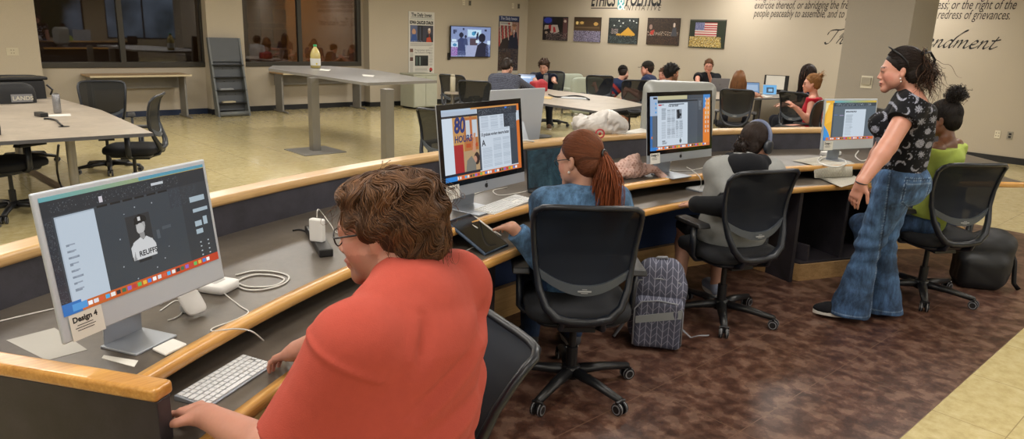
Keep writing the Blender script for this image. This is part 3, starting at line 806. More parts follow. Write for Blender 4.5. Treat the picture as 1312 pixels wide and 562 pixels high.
class Figure:
    """joint positions of one person; everything in world metres"""
    def __init__(s, name, label, pelvis, phi, neck, head, hphi=None, hpitch=0.0, hroll=0.0, size=1.0, girth=1.0, fem=False, hsize=1.0, shoulder=None, group=None):
        s.P, s.N = A3(pelvis), A3(neck); s.phi = phi; s.S = size; s.g = girth; s.fem = fem
        s.f = np.array([math.sin(phi), math.cos(phi), 0.0]); s.r = np.array([math.cos(phi), -math.sin(phi), 0.0])
        s.up = nv(s.N-s.P); s.fw = nv(s.f-s.up*(s.f@s.up))
        s.H = Head(head, phi if hphi is None else hphi, hpitch, hroll, hsize)
        sw = shoulder or (0.165 if fem else 0.185); sw *= size
        s.sh = {+1: s.N+s.r*sw-s.up*0.045*size, -1: s.N-s.r*sw-s.up*0.045*size}   # +1 right, -1 left
        s.hip = {q: s.P+s.r*q*0.09*size for q in (1,-1)}
        s.elb = {}; s.wr = {}; s.kn = {}; s.an = {}
        s.root = empty(name, tuple((s.P[0], s.P[1], 0.0)), 0, label, 'person', group)
    def arm(s, q, wrist, hint=(0,0,-1), l1=0.29, l2=0.255):
        s.elb[q], s.wr[q] = ik(s.sh[q], wrist, l1*s.S, l2*s.S, hint); return s
    def leg(s, q, ankle, hint, l1=0.42, l2=0.42):
        s.kn[q], s.an[q] = ik(s.hip[q], ankle, l1*s.S, l2*s.S, hint); return s
    def torso(s, F, off=0.0, belly=0.0, k=0.05, bust=0.0, neckhole=False, hem=None, low=True):
        g, S = s.g, s.S; P, N, u, r, fw = s.P, s.N, s.up, s.r, s.fw; L = np.linalg.norm(N-P)
        W = lambda v: v*g*S+off
        c = [P, P+u*L*0.28-fw*0.005, P+u*L*0.55, P+u*L*0.80-fw*0.01]
        rad = [0.105, 0.095 if s.fem else 0.10, 0.105, 0.09]; sq = [1.5, 1.32 if s.fem else 1.42, 1.4 if s.fem else 1.55, 1.6]
        for i in range(3): F.cone(c[i], c[i+1], W(rad[i]), W(rad[i+1]), k, w=r, sq=(sq[i]+sq[i+1])/2)
        F.cone(c[3], N-u*0.03*S, W(0.09), W(0.055), k, w=r, sq=1.5)
        for q in (1,-1): F.cone(N-u*0.02*S, s.sh[q]-r*q*0.01, 0.045*S+off, 0.052*S*g**0.5+off, k*0.8)
        for q in (1,-1): F.cone(s.sh[q]-r*q*0.02-u*0.03*S, P+u*L*0.55+r*q*0.10*S*g, 0.055*S*g**0.5+off, 0.06*S*g+off, k*0.8)
        if belly: F.ell(P+u*L*0.25+fw*0.06*S, (0.15*S*g+off,(0.10+belly)*S+off,0.14*S+off), np.stack([r,fw,u]), k)
        if bust:
            for q in (1,-1): F.ell(P+u*L*0.62+fw*0.085*S+r*q*0.075*S, (0.07*S+off,(0.055+bust)*S+off,0.07*S+off), np.stack([r,fw,u]), k*0.8)
    def armf(s, F, q, off=0.0, upto=1.0, r0=0.050, r1=0.041, r2=0.036, r3=0.026, k=0.025, cut=None, full=True):
        g = s.g**0.6*s.S; a, e, w = s.sh[q], s.elb[q], s.wr[q]
        if upto < 1.0:
            p = a+(e-a)*upto; rr = (r0+(r1-r0)*upto); n = nv(e-a); F.cone(a, a+(e-a)*min(1,upto+0.15), r0*g+off, rr*g+off*1.5, k, cuts=[(p, n)])
            return p
        F.cone(a, e, r0*g+off, r1*g+off, k)
        if full:
            m = e+(w-e)*0.25; F.cone(e, m, r1*g*0.95+off, r2*1.08*g+off, k); F.cone(m, w, r2*1.08*g+off, r3*g+off, k)
    def legf(s, F, q, off=0.0, r0=0.085, r1=0.055, r2=0.052, r3=0.036, k=0.03, flare=0.0, cuts=None, short=None):
        g = s.g**0.7*s.S; a, e, w = s.hip[q], s.kn[q], s.an[q]
        F.cone(a, e, r0*g+off, r1*g+off, k, cuts=cuts)
        if short is None:
            m = e+(w-e)*0.3; F.cone(e, m, r1*g*0.97+off, r2*g+off, k, cuts=cuts); F.cone(m, w, r2*g+off, r3*g+off+flare, k, cuts=cuts)
    def neckf(s, F, r=0.055, off=0.0):
        b = s.H.p(0,-0.022,-0.06); F.cone(b, s.N+s.fw*0.0-s.up*0.02, r*s.H.k, r*1.12*s.S, 0.025)
    def shoe(s, q, mtop, sole='#cfc9bf', dirv=None, up=0.0, size=1.0):
        d = nv(s.f if dirv is None else dirv); l = np.cross(d, (0,0,1.0)); a = s.an[q]; z = a[2]-0.085*size
        b = np.array([a[0], a[1], z]); F = Field(); R = np.stack([l,d,(0,0,1.0)])
        F.ell(b+d*0.13*size+np.array([0,0,0.035]), (0.044*size,0.085*size,0.036*size), R, 0.03)
        F.cone(b+d*0.0+np.array([0,0,0.055]), b+d*0.12*size+np.array([0,0,0.045]), 0.038*size, 0.036*size, 0.03)
        F.cone(b-d*0.03*size+np.array([0,0,0.045]), b+np.array([0,0,0.085]), 0.038*size, 0.036*size, 0.02)
        vv, ff = F.mesh(0.008, trim=[(b+np.array([0,0,0.012]), (0,0,-1))])
        so = to_obj('shoe', vv, ff, M['cloth'], s.root, np.tile(lin3(mtop),(len(vv),1)))
        pts = []
        for i in range(24):
            t = 2*PI*i/24; y = math.sin(t); x = math.cos(t)*(0.047 if y > 0 else 0.040)
            pts.append(tuple((b+d*(0.075+0.140*y)*size+l*x*size)[:2]))
        if (np.cross(d,l))[2] < 0: pts = pts[::-1]
        mb = MB().prism(pts[::-1], z, z+0.026*size); o = mb.build('shoe_sole', mat('sole_'+sole.strip('#'), sole, 0.6), so, bevel=0.004)
        if mtop == '#17171a':
            k = MB(); [k.tube([tuple(b+d*y*size+l*x*size+np.array([0,0,z_])) for x,z_ in ((-0.040,0.052),(-0.02,0.074+0.01*j),(0.0,0.080+0.01*j),(0.02,0.074+0.01*j),(0.040,0.052))], 0.003, 6) for j, y in enumerate((0.12,0.095,0.07))]; k.build('laces', M['cable'], so, smooth=True)
        return so
    def emit(s, F, name, m, h, colfn, noise=None, trim=None, parent=None):
        vv, ff = F.mesh(h, noise, trim); c = colfn(vv) if callable(colfn) else np.tile(lin3(colfn), (len(vv),1))
        o = to_obj(name, vv, ff, m, s.root, c); 
        if parent is not None: o.parent = parent; o.location = (0,0,0) if parent.location == o.location else o.location
        return o
def flow_hair(ells, roots, crown, n, steps, step, down, r, base, seed, swirl=0.0, freq=90.0, puff=0.006, pf=60.0, seg=4, amt=0.3, back=0.2, fin=0.0):
    """strands that follow a hairy volume (head-local ellipsoids), curling with a smooth swirl"""
    rg = np.random.default_rng(seed); P = roots[rg.integers(len(roots), size=n)]+rg.normal(size=(n,3))*0.002
    C = np.array([e[0] for e in ells]); R = np.array([e[1] for e in ells]); crown = np.array(crown); out = []; jit = rg.normal(size=(n,3))*0.12; lift = rg.random(n)
    def lvl(P):
        K = np.sqrt((((P[:,None]-C[None])/R[None])**2).sum(2)); i = K.argmin(1); k = K[np.arange(len(P)), i]
        G = (P-C[i])/R[i]**2; G /= np.linalg.norm(G,axis=1,keepdims=True)+1e-9; return k, G, R[i].mean(1)
    for s_ in range(steps):
        k, G, rm = lvl(P); tgt = 1.0+(puff/0.09)*(0.5*np.sin(P[:,0]*pf+2)*np.sin(P[:,1]*pf*0.9+1)+0.5*np.sin(P[:,2]*pf*1.1)+lift)
        P = P+G*((tgt-k)*rm)[:,None]*0.7; out.append(P.copy())
        D = P-crown; D /= np.linalg.norm(D,axis=1,keepdims=True)+1e-9; D = D+np.array([0,-back,-down]); D -= G*(D*G).sum(1,keepdims=True); D /= np.linalg.norm(D,axis=1,keepdims=True)+1e-9
        B = np.cross(G, D); ph = np.sin(P[:,0]*freq+1.3*np.sin(P[:,2]*freq*0.7))+np.sin(P[:,1]*freq*0.9+P[:,2]*freq*1.1+2.0)
        a = swirl*ph*(0.6+0.4*s_/steps)+fin*s_/steps; D = D*np.cos(a)[:,None]+B*np.sin(a)[:,None]+jit*0.35; P = P+D*step
    return np.stack(out,1)
def scalp_pts(n, seed, zmin=-0.06, front=0.06, back=True):
    """random points on a head-sized ellipsoid, hair area only (head-local)"""
    r = np.random.default_rng(seed); out = []
    while len(out) < n:
        v = r.normal(size=3); v /= np.linalg.norm(v)
        p = np.array([v[0]*0.079, v[1]*0.100-0.018, v[2]*0.092+0.032])
        hair = p[2] > 0.055-0.02*(p[1] < 0.03) if p[1] > front-0.03 else (p[2] > zmin+max(0,(p[1]+0.01))*1.1)
        if abs(p[0]) > 0.06 and p[1] > 0.03 and p[2] < 0.05: hair = False
        if hair: out.append(p)
    return np.array(out)
def shade(base, n, seed, amt=0.25): 
    r = np.random.default_rng(seed); return lin3(base)[None]*(1+amt*(r.random((n,1))*2-1))
# ================================================================== office chairs
def m_mesh(name, col, alpha):
    t = NT(name); v = t.coord()
    n = t.noise(v, 500, 2); t.l(t.mix(n, tuple(x*0.8 for x in lin(col)[:3])+(1,), tuple(x*1.2 for x in lin(col)[:3])+(1,)), t.b.inputs['Base Color'])
    t.b.inputs['Roughness'].default_value = 0.7; t.b.inputs['Specular IOR Level'].default_value = 0.25
    tr = t.n('ShaderNodeBsdfTransparent'); mx = t.n('ShaderNodeMixShader'); mx.inputs[0].default_value = alpha
    t.l(tr.outputs[0], mx.inputs[1]); t.l(t.b.outputs[0], mx.inputs[2]); t.l(mx.outputs[0], t.out.inputs['Surface']); return t.m
M['mesh'] = m_mesh('chair_mesh_fabric', '#0f1520', 0.97); M['mesh2'] = m_mesh('sheer_chair_mesh', '#191a19', 0.91)
M['seatfab'] = mat('black_seat_fabric', '#121318', 0.9, bump=0.3, bscale=400)
M['framep'] = mat('chair_frame_plastic', '#171b23', 0.36); M['band'] = mat('grey_lumbar_plastic', '#4b5158', 0.45)
M['ringg'] = mat('caster_ring_grey', '#77777a', 0.4)
def squircle(mb, c, r, e=0.5, seg=24, rings=12, col=None, mi=None, M_=None):
    sg = lambda v, p: math.copysign(abs(v)**p, v); vs = []
    for i in range(rings+1):
        p = -PI/2+PI*i/rings
        for k in range(seg):
            q = 2*PI*k/seg
            v_ = V((c[0]+r[0]*sg(math.cos(p),e)*sg(math.cos(q),e), c[1]+r[1]*sg(math.cos(p),e)*sg(math.sin(q),e), c[2]+r[2]*sg(math.sin(p),e)))
            vs.append(M_ @ v_ if M_ else v_)
    fs = [(i*seg+k, i*seg+(k+1)%seg, (i+1)*seg+(k+1)%seg, (i+1)*seg+k) for i in range(rings) for k in range(seg)]
    return mb.add(vs, fs, col, mi)
def interp(x, xs, ys): return float(np.interp(x, xs, ys))
BZ = [0.45,0.50,0.58,0.66,0.75,0.85,0.93,0.985]; BY = [-0.27,-0.285,-0.265,-0.235,-0.225,-0.240,-0.265,-0.305]
WZ = [0.45,0.47,0.52,0.60,0.70,0.80,0.90,0.955,0.98,0.985]; WX = [0.05,0.12,0.165,0.195,0.212,0.225,0.234,0.236,0.215,0.16]
def bk(x, z): return V((x, interp(z, BZ, BY)+0.5*x*x, z))
def make_chair(label, meshm='mesh', arms=True, detail=True):
    t = empty('office_chair', (0,0,0), 0, label, 'chair')
    # backrest frame: one closed loop
    out = [(0,0.985),(0.08,0.986),(0.15,0.985),(0.20,0.980),(0.228,0.962),(0.236,0.930),(0.234,0.88),(0.226,0.80),(0.214,0.70),(0.197,0.60),(0.168,0.525),(0.12,0.475),(0.06,0.458),(0,0.455)]
    lp = out+[(-x,z) for x,z in reversed(out[1:-1])]
    mb = MB(); P = [bk(x,z) for x,z in lp]; n = len(P); vs = []
    cpt = V((0,0,0.72))
    for i in range(n):
        t_ = (P[(i+1)%n]-P[i-1]).normalized(); s_ = t_.cross(V((0,1,0))).normalized(); u_ = s_.cross(t_)
        low = max(0, min(1, (0.75-P[i].z)/0.3)); a = 0.013+0.008*low; b = 0.014+0.016*low*(abs(lp[i][0]) > 0.1)
        for k in range(8):
            q = 2*PI*k/8; vs.append(P[i]+s_*math.cos(q)*a+u_*math.sin(q)*b)
    mb.add(vs, [(i*8+k, i*8+(k+1)%8, ((i+1)%n)*8+(k+1)%8, ((i+1)%n)*8+k) for i in range(n) for k in range(8)])
    mb.build('backrest_frame', M['framep'], t, smooth=True)
    # mesh panel and lumbar band
    mb = MB(); nz, nx = 16, 12; vs = []
    def zb(u): return 0.605+0.075*abs(u)**2.2
    for i in range(nz+1):
        for j in range(nx+1):
            u = -1+2*j/nx; z = zb(u)+(0.978-zb(u))*i/nz; w = interp(z, WZ, WX)-0.006
            if i == nz: w = 0.205
            p = bk(u*w, z); p.y += 0.012*(1-u*u)*math.sin(PI*min(1,(z-0.58)/0.4)); vs.append(p)
    mb.add(vs, [(i*(nx+1)+j, i*(nx+1)+j+1, (i+1)*(nx+1)+j+1, (i+1)*(nx+1)+j) for i in range(nz) for j in range(nx)])
    mb.build('backrest_mesh', M[meshm], t, smooth=True)
    mb = MB(); vs = []
    for j in range(17):
        u = -1+2*j/16; z = zb(u); w = interp(z, WZ, WX); hh = 0.024-0.006*abs(u)
        for dy, dz in ((-0.008,hh),(-0.008,-hh),(0.006,-hh),(0.006,hh)): p = bk(u*w, z); vs.append((p.x, p.y+dy, p.z+dz-0.004))
    mb.add(vs, [(j*4+k, j*4+(k+1)%4, (j+1)*4+(k+1)%4, (j+1)*4+k) for j in range(16) for k in range(4)])
    lb = mb.build('lumbar_band', M['band'], t, smooth=False)
    if detail:
        lg = MB(); y = bk(0,0.60).y-0.0135
        for i, (w, z) in enumerate(((0.022,0.611),(0.060,0.602),(0.030,0.5935))):
            lg.box((0,y,z), (w,0.002,0.0022 if i != 1 else 0.006))
        lg.build('maker_mark', mat('light_grey_print', '#a9abad', 0.6), lb)
    # seat, under-seat parts, column
    mb = MB(); squircle(mb, (0,0.0,0.458), (0.250,0.245,0.042), 0.45, 28, 10)
    mb.build('seat', M['seatfab'], t, smooth=True)
    mb = MB(); squircle(mb, (0,-0.01,0.412), (0.21,0.20,0.02), 0.4, 20, 6)
    mb.box((0,-0.03,0.385), (0.16,0.26,0.05))
    for q in (-1,1): mb.tube([(q*0.07,-0.05,0.39),(q*0.085,-0.17,0.395),(q*0.095,-0.255,0.42),(q*0.09,-0.283,0.475)], [0.018,0.018,0.016,0.012], 8)
    mb.build('seat_mechanism', M['framep'], t, bevel=0.004)
    mb = MB(); mb.cyl((0,0,0.07),(0,0,0.22),0.028,16); mb.cyl((0,0,0.22),(0,0,0.39),0.017,14); mb.build('gas_column', M['black'], t, smooth=False)
    # five-star base
    mb = MB(); mb.lathe([(0.0,0.06),(0.045,0.062),(0.05,0.09),(0.045,0.118),(0.03,0.122)], seg=20)
    for i in range(5):
        a = 2*PI*i/5+0.35; d = V((math.cos(a), math.sin(a), 0)); mb.tube([d*0.03+V((0,0,0.094)), d*0.17+V((0,0,0.088)), d*0.325+V((0,0,0.068))], [0.034,0.027,0.021], 8, flat=(1.0,0.8))
    mb.build('star_base', M['black'], t, smooth=True)
    for i in range(5):
        a = 2*PI*i/5+0.35; d = V((math.cos(a), math.sin(a), 0)); s_ = V((-d.y,d.x,0)); c = d*0.325; k = MB()
        k.cyl(c+V((0,0,0.03)), c+V((0,0,0.07)), 0.008, 8, mi=0)
        for q in (-1,1):
            k.cyl(c+s_*q*0.008+V((0,0,0.029)), c+s_*q*0.026+V((0,0,0.029)), 0.029, 18, mi=0)
            k.cyl(c+s_*q*0.0145+V((0,0,0.030)), c+s_*q*0.0185+V((0,0,0.030)), 0.0312, 18, mi=1); k.cyl(c+s_*q*0.0255+V((0,0,0.029)), c+s_*q*0.0275+V((0,0,0.029)), 0.024, 16, mi=1)
            k.cyl(c+s_*q*0.027+V((0,0,0.029)), c+s_*q*0.0285+V((0,0,0.029)), 0.018, 14, mi=0)
        k.tube([c+V((0,0,0.062))-s_*0.028, c+V((0,0,0.066)), c+V((0,0,0.062))+s_*0.028], 0.008, 6, mi=0)
        k.build('caster', [M['black'], M['ringg']], t)
    if arms:
        for q in (-1,1):
            k = MB(); k.tube([(q*0.17,-0.02,0.405),(q*0.245,-0.02,0.41),(q*0.272,-0.02,0.44),(q*0.275,-0.02,0.62)], [0.016,0.016,0.018,0.018], 8, flat=(1.5,0.8), up=(1,0,0.01))
            ar = k.build('armrest', M['framep'], t, smooth=True)
            k = MB(); k.box((q*0.27,0.01,0.638), (0.085,0.26,0.028), top=0.9); k.build('arm_pad', M['black'], ar, bevel=0.008, seg=3)
    return t
_ch = {}
def chair(label, loc=None, top=None, phi=0.0, group=None, meshm='mesh', arms=True, spin=0.0, ztop=0.985):
    """loc floor centre, or top = pixel of the backrest's upper edge; phi = facing, clockwise from the far wall"""
    key = (meshm, arms)
    if key not in _ch: c = _ch[key] = make_chair(label, meshm, arms); KIDS[c.name] = kids(c); [KIDS.__setitem__(k.name, kids(k)) for k in KIDS[c.name]]
    else: c = copy_tree(_ch[key])
    if top is not None:
        p = at(top[0], top[1], ztop); loc = (p.x+0.30*math.sin(phi), p.y+0.30*math.cos(phi))
    c.location = (loc[0], loc[1], 0.004 if (loc[0] < 8.1 and 0.92 < loc[1] < 3.2) else 0.0); c.rotation_euler = (0,0,-phi)
    c['label'] = label; c['category'] = 'chair'
    if group: c['group'] = group
    return c
R_ = math.radians
c2 = chair('black mesh office chair holding the red-haired person, in front of the backpack', top=(757,268), phi=R_(40))
c3 = chair('black mesh office chair under the person wearing headphones', top=(989,221), phi=R_(20))
c4 = chair('black mesh office chair behind the person in the lime green top', top=(1256,212), phi=R_(33))
c1 = chair('black office chair seen edge-on behind the person in the orange shirt', loc=(0,0), phi=R_(-80))
p_ = at(683,391,0.90); c1.location = (p_.x+0.22*math.cos(R_(80))-0.5*math.sin(R_(80))-0.14, p_.y+0.22*math.sin(R_(80))+0.5*math.cos(R_(80))-0.20, 0.004)
for k_ in [k_ for k_ in bpy.data.objects if k_.parent == c1 and k_.name.startswith(('backrest_frame','backrest_mesh','lumbar_band'))]:
    k_.matrix_local = Matrix.Translation((0,-0.10,0.45)) @ Matrix.Rotation(R_(24),4,'X') @ Matrix.Translation((0,0.10,-0.45))
print('c2', c2.location, 'c3', c3.location, 'c4', c4.location, 'c1', c1.location)
# chairs round the left table
g = 'empty office chairs in the back of the room'
cB = chair('black office chair seen from behind across the left table, coat over its seat', top=(130,104), phi=R_(195), meshm='mesh2')
chair('black office chair seen from the side at the corner of the left table', top=(207,121), phi=R_(-62), meshm='mesh2')
chair('black office chair pushed under the near side of the left table', loc=(0.95,7.42), phi=R_(60), meshm='mesh2')
cA = chair('black office chair behind the left table with a bag strapped over its back', top=(20,97), phi=R_(190), meshm='mesh2')
chair('empty black mesh chair just beyond the ledge, close left of the second screen', top=(556,141), phi=R_(75), meshm='mesh2')
chair('empty mesh office chair right of the tall table, the left one of two', top=(577,96), phi=R_(70), meshm='mesh2')
chair('empty mesh office chair close behind the person in the striped grey shirt', top=(607,104), phi=R_(50), meshm='mesh2')
chair('black mesh chair under the person in the navy polo shirt', loc=(9.75,9.55), phi=R_(222), meshm='mesh2')
chair('black mesh chair under the person leaning over in the navy tee', top=(769,97), phi=R_(45), meshm='mesh2')
chair('black mesh chair under the person in the cap seen in profile', top=(817,103), phi=R_(35), meshm='mesh2')
chair('black mesh chair of the person with long light brown hair', top=(945,115), phi=R_(60), meshm='mesh2')
chair('black mesh chair of the person in the red tank top', loc=(9.17+0.25*math.sin(R_(-10)),4.19+0.25*math.cos(R_(-10))), phi=R_(-10), meshm='mesh2')
chair('black mesh chair of the person with long dark hair, its back beside the column', loc=(10.35,5.0), phi=R_(95), meshm='mesh2')

# ================================================================== tables
def poly_table(name, label, corners, z, topm, edgem, th=0.03):
    c = sum((V((p[0],p[1],0)) for p in corners), V((0,0,0)))/len(corners); t = empty(name, (c.x,c.y,0), 0, label, 'table')
    P = [(p[0]-c.x, p[1]-c.y) for p in corners]
    a = sum(P[i][0]*P[(i+1)%len(P)][1]-P[(i+1)%len(P)][0]*P[i][1] for i in range(len(P)))
    if a < 0: P = P[::-1]
    mb = MB(); mb.prism(P, z-th, z-0.0015, mi=1); mb.prism([(x*0.997,y*0.997) for x,y in P], z-0.004, z, mi=0)
    mb.build('tabletop', [topm, edgem], t); return t, c
# left meeting table
LT, lc = poly_table('meeting_table', 'large grey-brown meeting table at the left with a can and papers on it',
    [(1.93,6.70),(1.99,8.6),(1.86,10.28),(0.35,10.24),(0.28,8.6),(0.33,6.76)], 0.74, M['tabletop'], M['tableedge'])
for px, py, rr in ((88,181,0.042),(38,181,0.03)):
    p = at(px, py, 0.70)
    if px == 38: p = at(41,176,0.70)
for q in ((1.36,7.05),(1.36,9.7),(0.75,7.05),(0.75,9.7)):
    mb = MB(); mb.cyl((q[0]-lc.x,q[1]-lc.y,0.0),(q[0]-lc.x,q[1]-lc.y,0.71),0.037,18); mb.cyl((q[0]-lc.x,q[1]-lc.y,0.0),(q[0]-lc.x,q[1]-lc.y,0.012),0.05,18); mb.build('leg', M['steel'], LT, smooth=False, bevel=0.002)
mb = MB()
for px, py in ((82,162),(30,132)): p = at(px,py,0.741); mb.cyl((p.x-lc.x,p.y-lc.y,0.739),(p.x-lc.x,p.y-lc.y,0.7425),0.045,24)
mb.build('cable_grommet', M['black'], LT)
# standing-height table
btc = [at(343.5,87.5,1.03), at(470,106,1.03), at(560,103,1.03), at(480,89.5,1.03), at(425,84.5,1.03), at(349,83.8,1.03)]
BT, bc = poly_table('standing_table', 'tall grey standing table on square steel posts', [tuple(p.xy) for p in btc], 1.03, M['bartop'], M['greymetal'], 0.035)
print('bar', [tuple(p.xy) for p in btc])
for px, py in ((404,193.5),(497,222)):
    p = at(px,py); x, y = p.x-bc.x, p.y-bc.y
    mb = MB(); mb.box((x,y,0.50), (0.115,0.115,1.0)); lg = mb.build('leg', M['steel'], BT, bevel=0.003)
    mb = MB(); mb.box((x,y,0.006), (0.62,0.62,0.012)); mb.build('base_plate', M['greymetal'], BT, bevel=0.003)
for px, py in ((423,91),(470,96)):
    pass
# table of the group in the middle
mtc = [V(p+(0.0,)) for p in ((7.17,7.28),(7.12,6.13),(8.47,6.38),(9.0,7.45),(9.05,8.8),(9.25,9.75),(8.4,9.9),(8.25,8.95))]
MT, mc = poly_table('meeting_table', 'grey meeting table in the middle with a keyboard and tumbler on it', [tuple(p.xy) for p in mtc], 0.74, M['tabletop'], M['tableedge'])
print('mid', [tuple(p.xy) for p in mtc])
for px, py in ((769,152),(690,140)):
    p = at(px,py,0.45); x, y = p.x-mc.x, p.y-mc.y; mb = MB(); mb.cyl((x,y,0),(x,y,0.71),0.045,16); mb.lathe([(0.0,0.0),(0.24,0.002),(0.24,0.012),(0.05,0.03)], c=(x,y,0), seg=24); mb.build('leg', M['steel'], MT)
# far right table
ftc = [V(p+(0.0,)) for p in ((10.3,6.55),(11.95,6.2),(12.85,6.45),(12.85,7.3),(12.35,7.75),(11.6,7.7),(11.0,7.3))]
FT, fc = poly_table('meeting_table', 'dark-sided meeting table by the lettered wall, crowded with laptops', [tuple(p.xy) for p in ftc], 0.74, M['tabletop'], M['tableedge'])
for px, py in ((930,140),(975,140),(1010,138)):
    p = at(px,py-14,0.72); mb = MB(); d = V((math.sin(0.9),math.cos(0.9),0)); mb.box((p.x-fc.x+d.x*0.25,p.y-fc.y+d.y*0.25,0.355), (0.03,0.55,0.71), rz=-0.9); mb.build('panel_leg', M['lamend'], FT, bevel=0.002)
# two narrow tables against the window wall
def wall_table(label, x0, x1, yb, d, z=0.765):
    t = empty('wall_table', ((x0+x1)/2, yb-d/2, 0), 0, label, 'table', ); L = x1-x0
    mb = MB(); mb.box((0,0,z-0.012), (L,d,0.024)); top = mb.build('tabletop', M['plinth'], t, bevel=0.003)
    mb = MB(); mb.box((0,-d/2-0.001,z-0.012),(L,0.004,0.03)); mb.build('edge_band', mat('pale_edge_band','#b9ab8c',0.5), top)
    for q in (-1,1):
        k = MB(); x = q*(L/2-0.06); k.box((x,0.02,z/2), (0.035,0.30,z-0.03)); k.tube([(x,-d/2-0.02,0.02),(x,0,0.024),(x,d/2-0.03,0.02)], 0.018, 8); k.build('leg', M['greymetal'], t, bevel=0.003)
    mb = MB(); mb.box((0,d/2-0.08,z-0.15), (L-0.12,0.02,0.22)); mb.build('modesty_panel', M['greymetal'], t)
    return t
p0, p1 = aty(103,92,YA-0.05), aty(229,92,YA-0.05)
wall_table('narrow wood-topped table on steel legs under the wide left window', p0.x, p1.x+0.02, YA-0.03, 0.62)
q0, q1 = aty(345,88,YA-0.05), aty(446,90,YA-0.05)
wall_table('narrow wood-topped table half hidden behind the tall standing table', q0.x, q1.x+0.1, YA-0.03, 0.62)

# magazine rack
rk = at(299,148.5); rk = empty('magazine_rack', (rk.x, YP-0.24, 0), 0, 'tall grey literature rack with a few brochures, between the windows', 'rack')
mb = MB(); Wd, Hh = 0.60, 1.40
lean = 0.20
def rp(x, y, z): return (x, y+lean*(z/Hh), z)
for q in (-1,1):
    vs = [rp(q*Wd/2,-0.19,0.0), rp(q*Wd/2,-0.02,0.02), rp(q*Wd/2,-0.02,Hh), rp(q*Wd/2,-0.09,Hh)]; vs2 = [(x-q*0.035,y,z) for x,y,z in vs]
    mb.add(vs+vs2, [(0,1,2,3),(7,6,5,4),(0,4,5,1),(1,5,6,2),(2,6,7,3),(3,7,4,0)])
mb.build('side_frame', mat('rack_grey','#5d605f',0.45), rk, bevel=0.004)
mb = MB(); mb.add([rp(-0.27,-0.03,0.1), rp(0.27,-0.03,0.1), rp(0.27,-0.03,Hh), rp(-0.27,-0.03,Hh)], [(0,1,2,3)]); mb.add([rp(-0.27,-0.085,0.98), rp(0.27,-0.085,0.98), rp(0.27,-0.085,Hh), rp(-0.27,-0.085,Hh)], [(0,1,2,3)])
mb.build('back_panel', mat('rack_panel','#46494c',0.5), rk)
for i, z in enumerate((0.24,0.47,0.70,0.92)):
    k = MB(); k.box((0,-0.10+lean*z/Hh,z), (0.58,0.12,0.012)); k.build('shelf', M['black'], rk, bevel=0.002)
for i, z in enumerate((0.30,0.53,0.76)):
    k = MB(); [k.ball((q*0.09+0.02,-0.045+lean*(z+0.1)/Hh,z+0.09), 0.008, 8, 5) for q in (-1,1)]; k.build('panel_screw', M['black'], rk)
mb = MB(); mb.tube([(-0.27,-0.16,0.05),(0.27,-0.16,0.05)], 0.045, 10); mb.build('foot_bar', mat('rack_grey','#5d605f',0.45), rk, smooth=True)
rl = V(rk.location)
for i, (dx, z, w, c, lab) in enumerate(((-0.06,0.252,0.24,'#b8ad90','stack of pale brochures on the lowest shelf of the magazine rack'),(-0.08,0.482,0.26,'#8f9294','thin grey magazines lying on a middle shelf of the rack'))):
    k = MB(); [k.box((0.004*j,0.003*j,0.004+0.006*j),(w-0.01*j,0.105,0.005), rz=0.03*j) for j in range(4)]
    tag(k.build('brochure', mat('brochure_'+str(i),c,0.6), None, loc=(rl.x+dx, rl.y-0.10+lean*z/Hh, z-0.005)), lab, 'brochures')

# low pale cabinet at the window wall and the two pale lounge seats
def low_cabinet(px0, px1, pyb, label, h=0.72, d=0.5):
    a, b = at(px0,pyb), at(px1,pyb); t = empty('low_cabinet', ((a.x+b.x)/2,(a.y+b.y)/2+d/2,0), 0, label, 'cabinet'); L = (b-a).length
    m = mat('pale_grey_green_laminate','#a3a493',0.5)
    MB().box((0,0,h/2+0.02),(L,d,h-0.04)).build('body', m, t, bevel=0.006); MB().box((0,0,h+0.01),(L+0.03,d+0.03,0.025)).build('top', m, t, bevel=0.006)
    for q in (-1,1): MB().box((q*L*0.245,-d/2-0.008,h/2+0.02),(L*0.48,0.016,h-0.08)).build('door', m, t, bevel=0.004)
    MB().box((0,0,0.012),(L-0.05,d-0.06,0.024)).build('base', M['black'], t); return t
low_cabinet(527,563,139.5,'low pale cabinet with two doors against the wall below the newspaper poster')
def lounge(top, pyb, phi, label, w=0.75):
    a = at(top,pyb); t = empty('lounge_seat', (a.x,a.y,0), -phi, label, 'armchair'); m = mat('pale_green_grey_upholstery','#9ba193',0.85, bump=0.2)
    mb = MB(); squircle(mb,(0,-0.05,0.30),(w/2-0.1,0.33,0.14),0.3); mb.build('seat', m, t, smooth=True)
    mb = MB(); squircle(mb,(0,-0.34,0.44),(w/2,0.07,0.38),0.3); mb.build('backrest', m, t, smooth=True)
    for q in (-1,1): mb = MB(); squircle(mb,(q*(w/2-0.05),-0.02,0.36),(0.06,0.34,0.22),0.3); mb.build('armrest', m, t, smooth=True)
    for q in (-1,1):
        for s_ in (-1,1): MB().cyl((q*(w/2-0.1),s_*0.25,0),(q*(w/2-0.1),s_*0.25,0.18),0.02,8).build('leg', M['greymetal'], t)
    return t
lounge(741,147,R_(20),'pale lounge armchair behind the person in the navy polo')
lounge(716,139,R_(10),'pale lounge armchair farther back, close to the corner of the room')

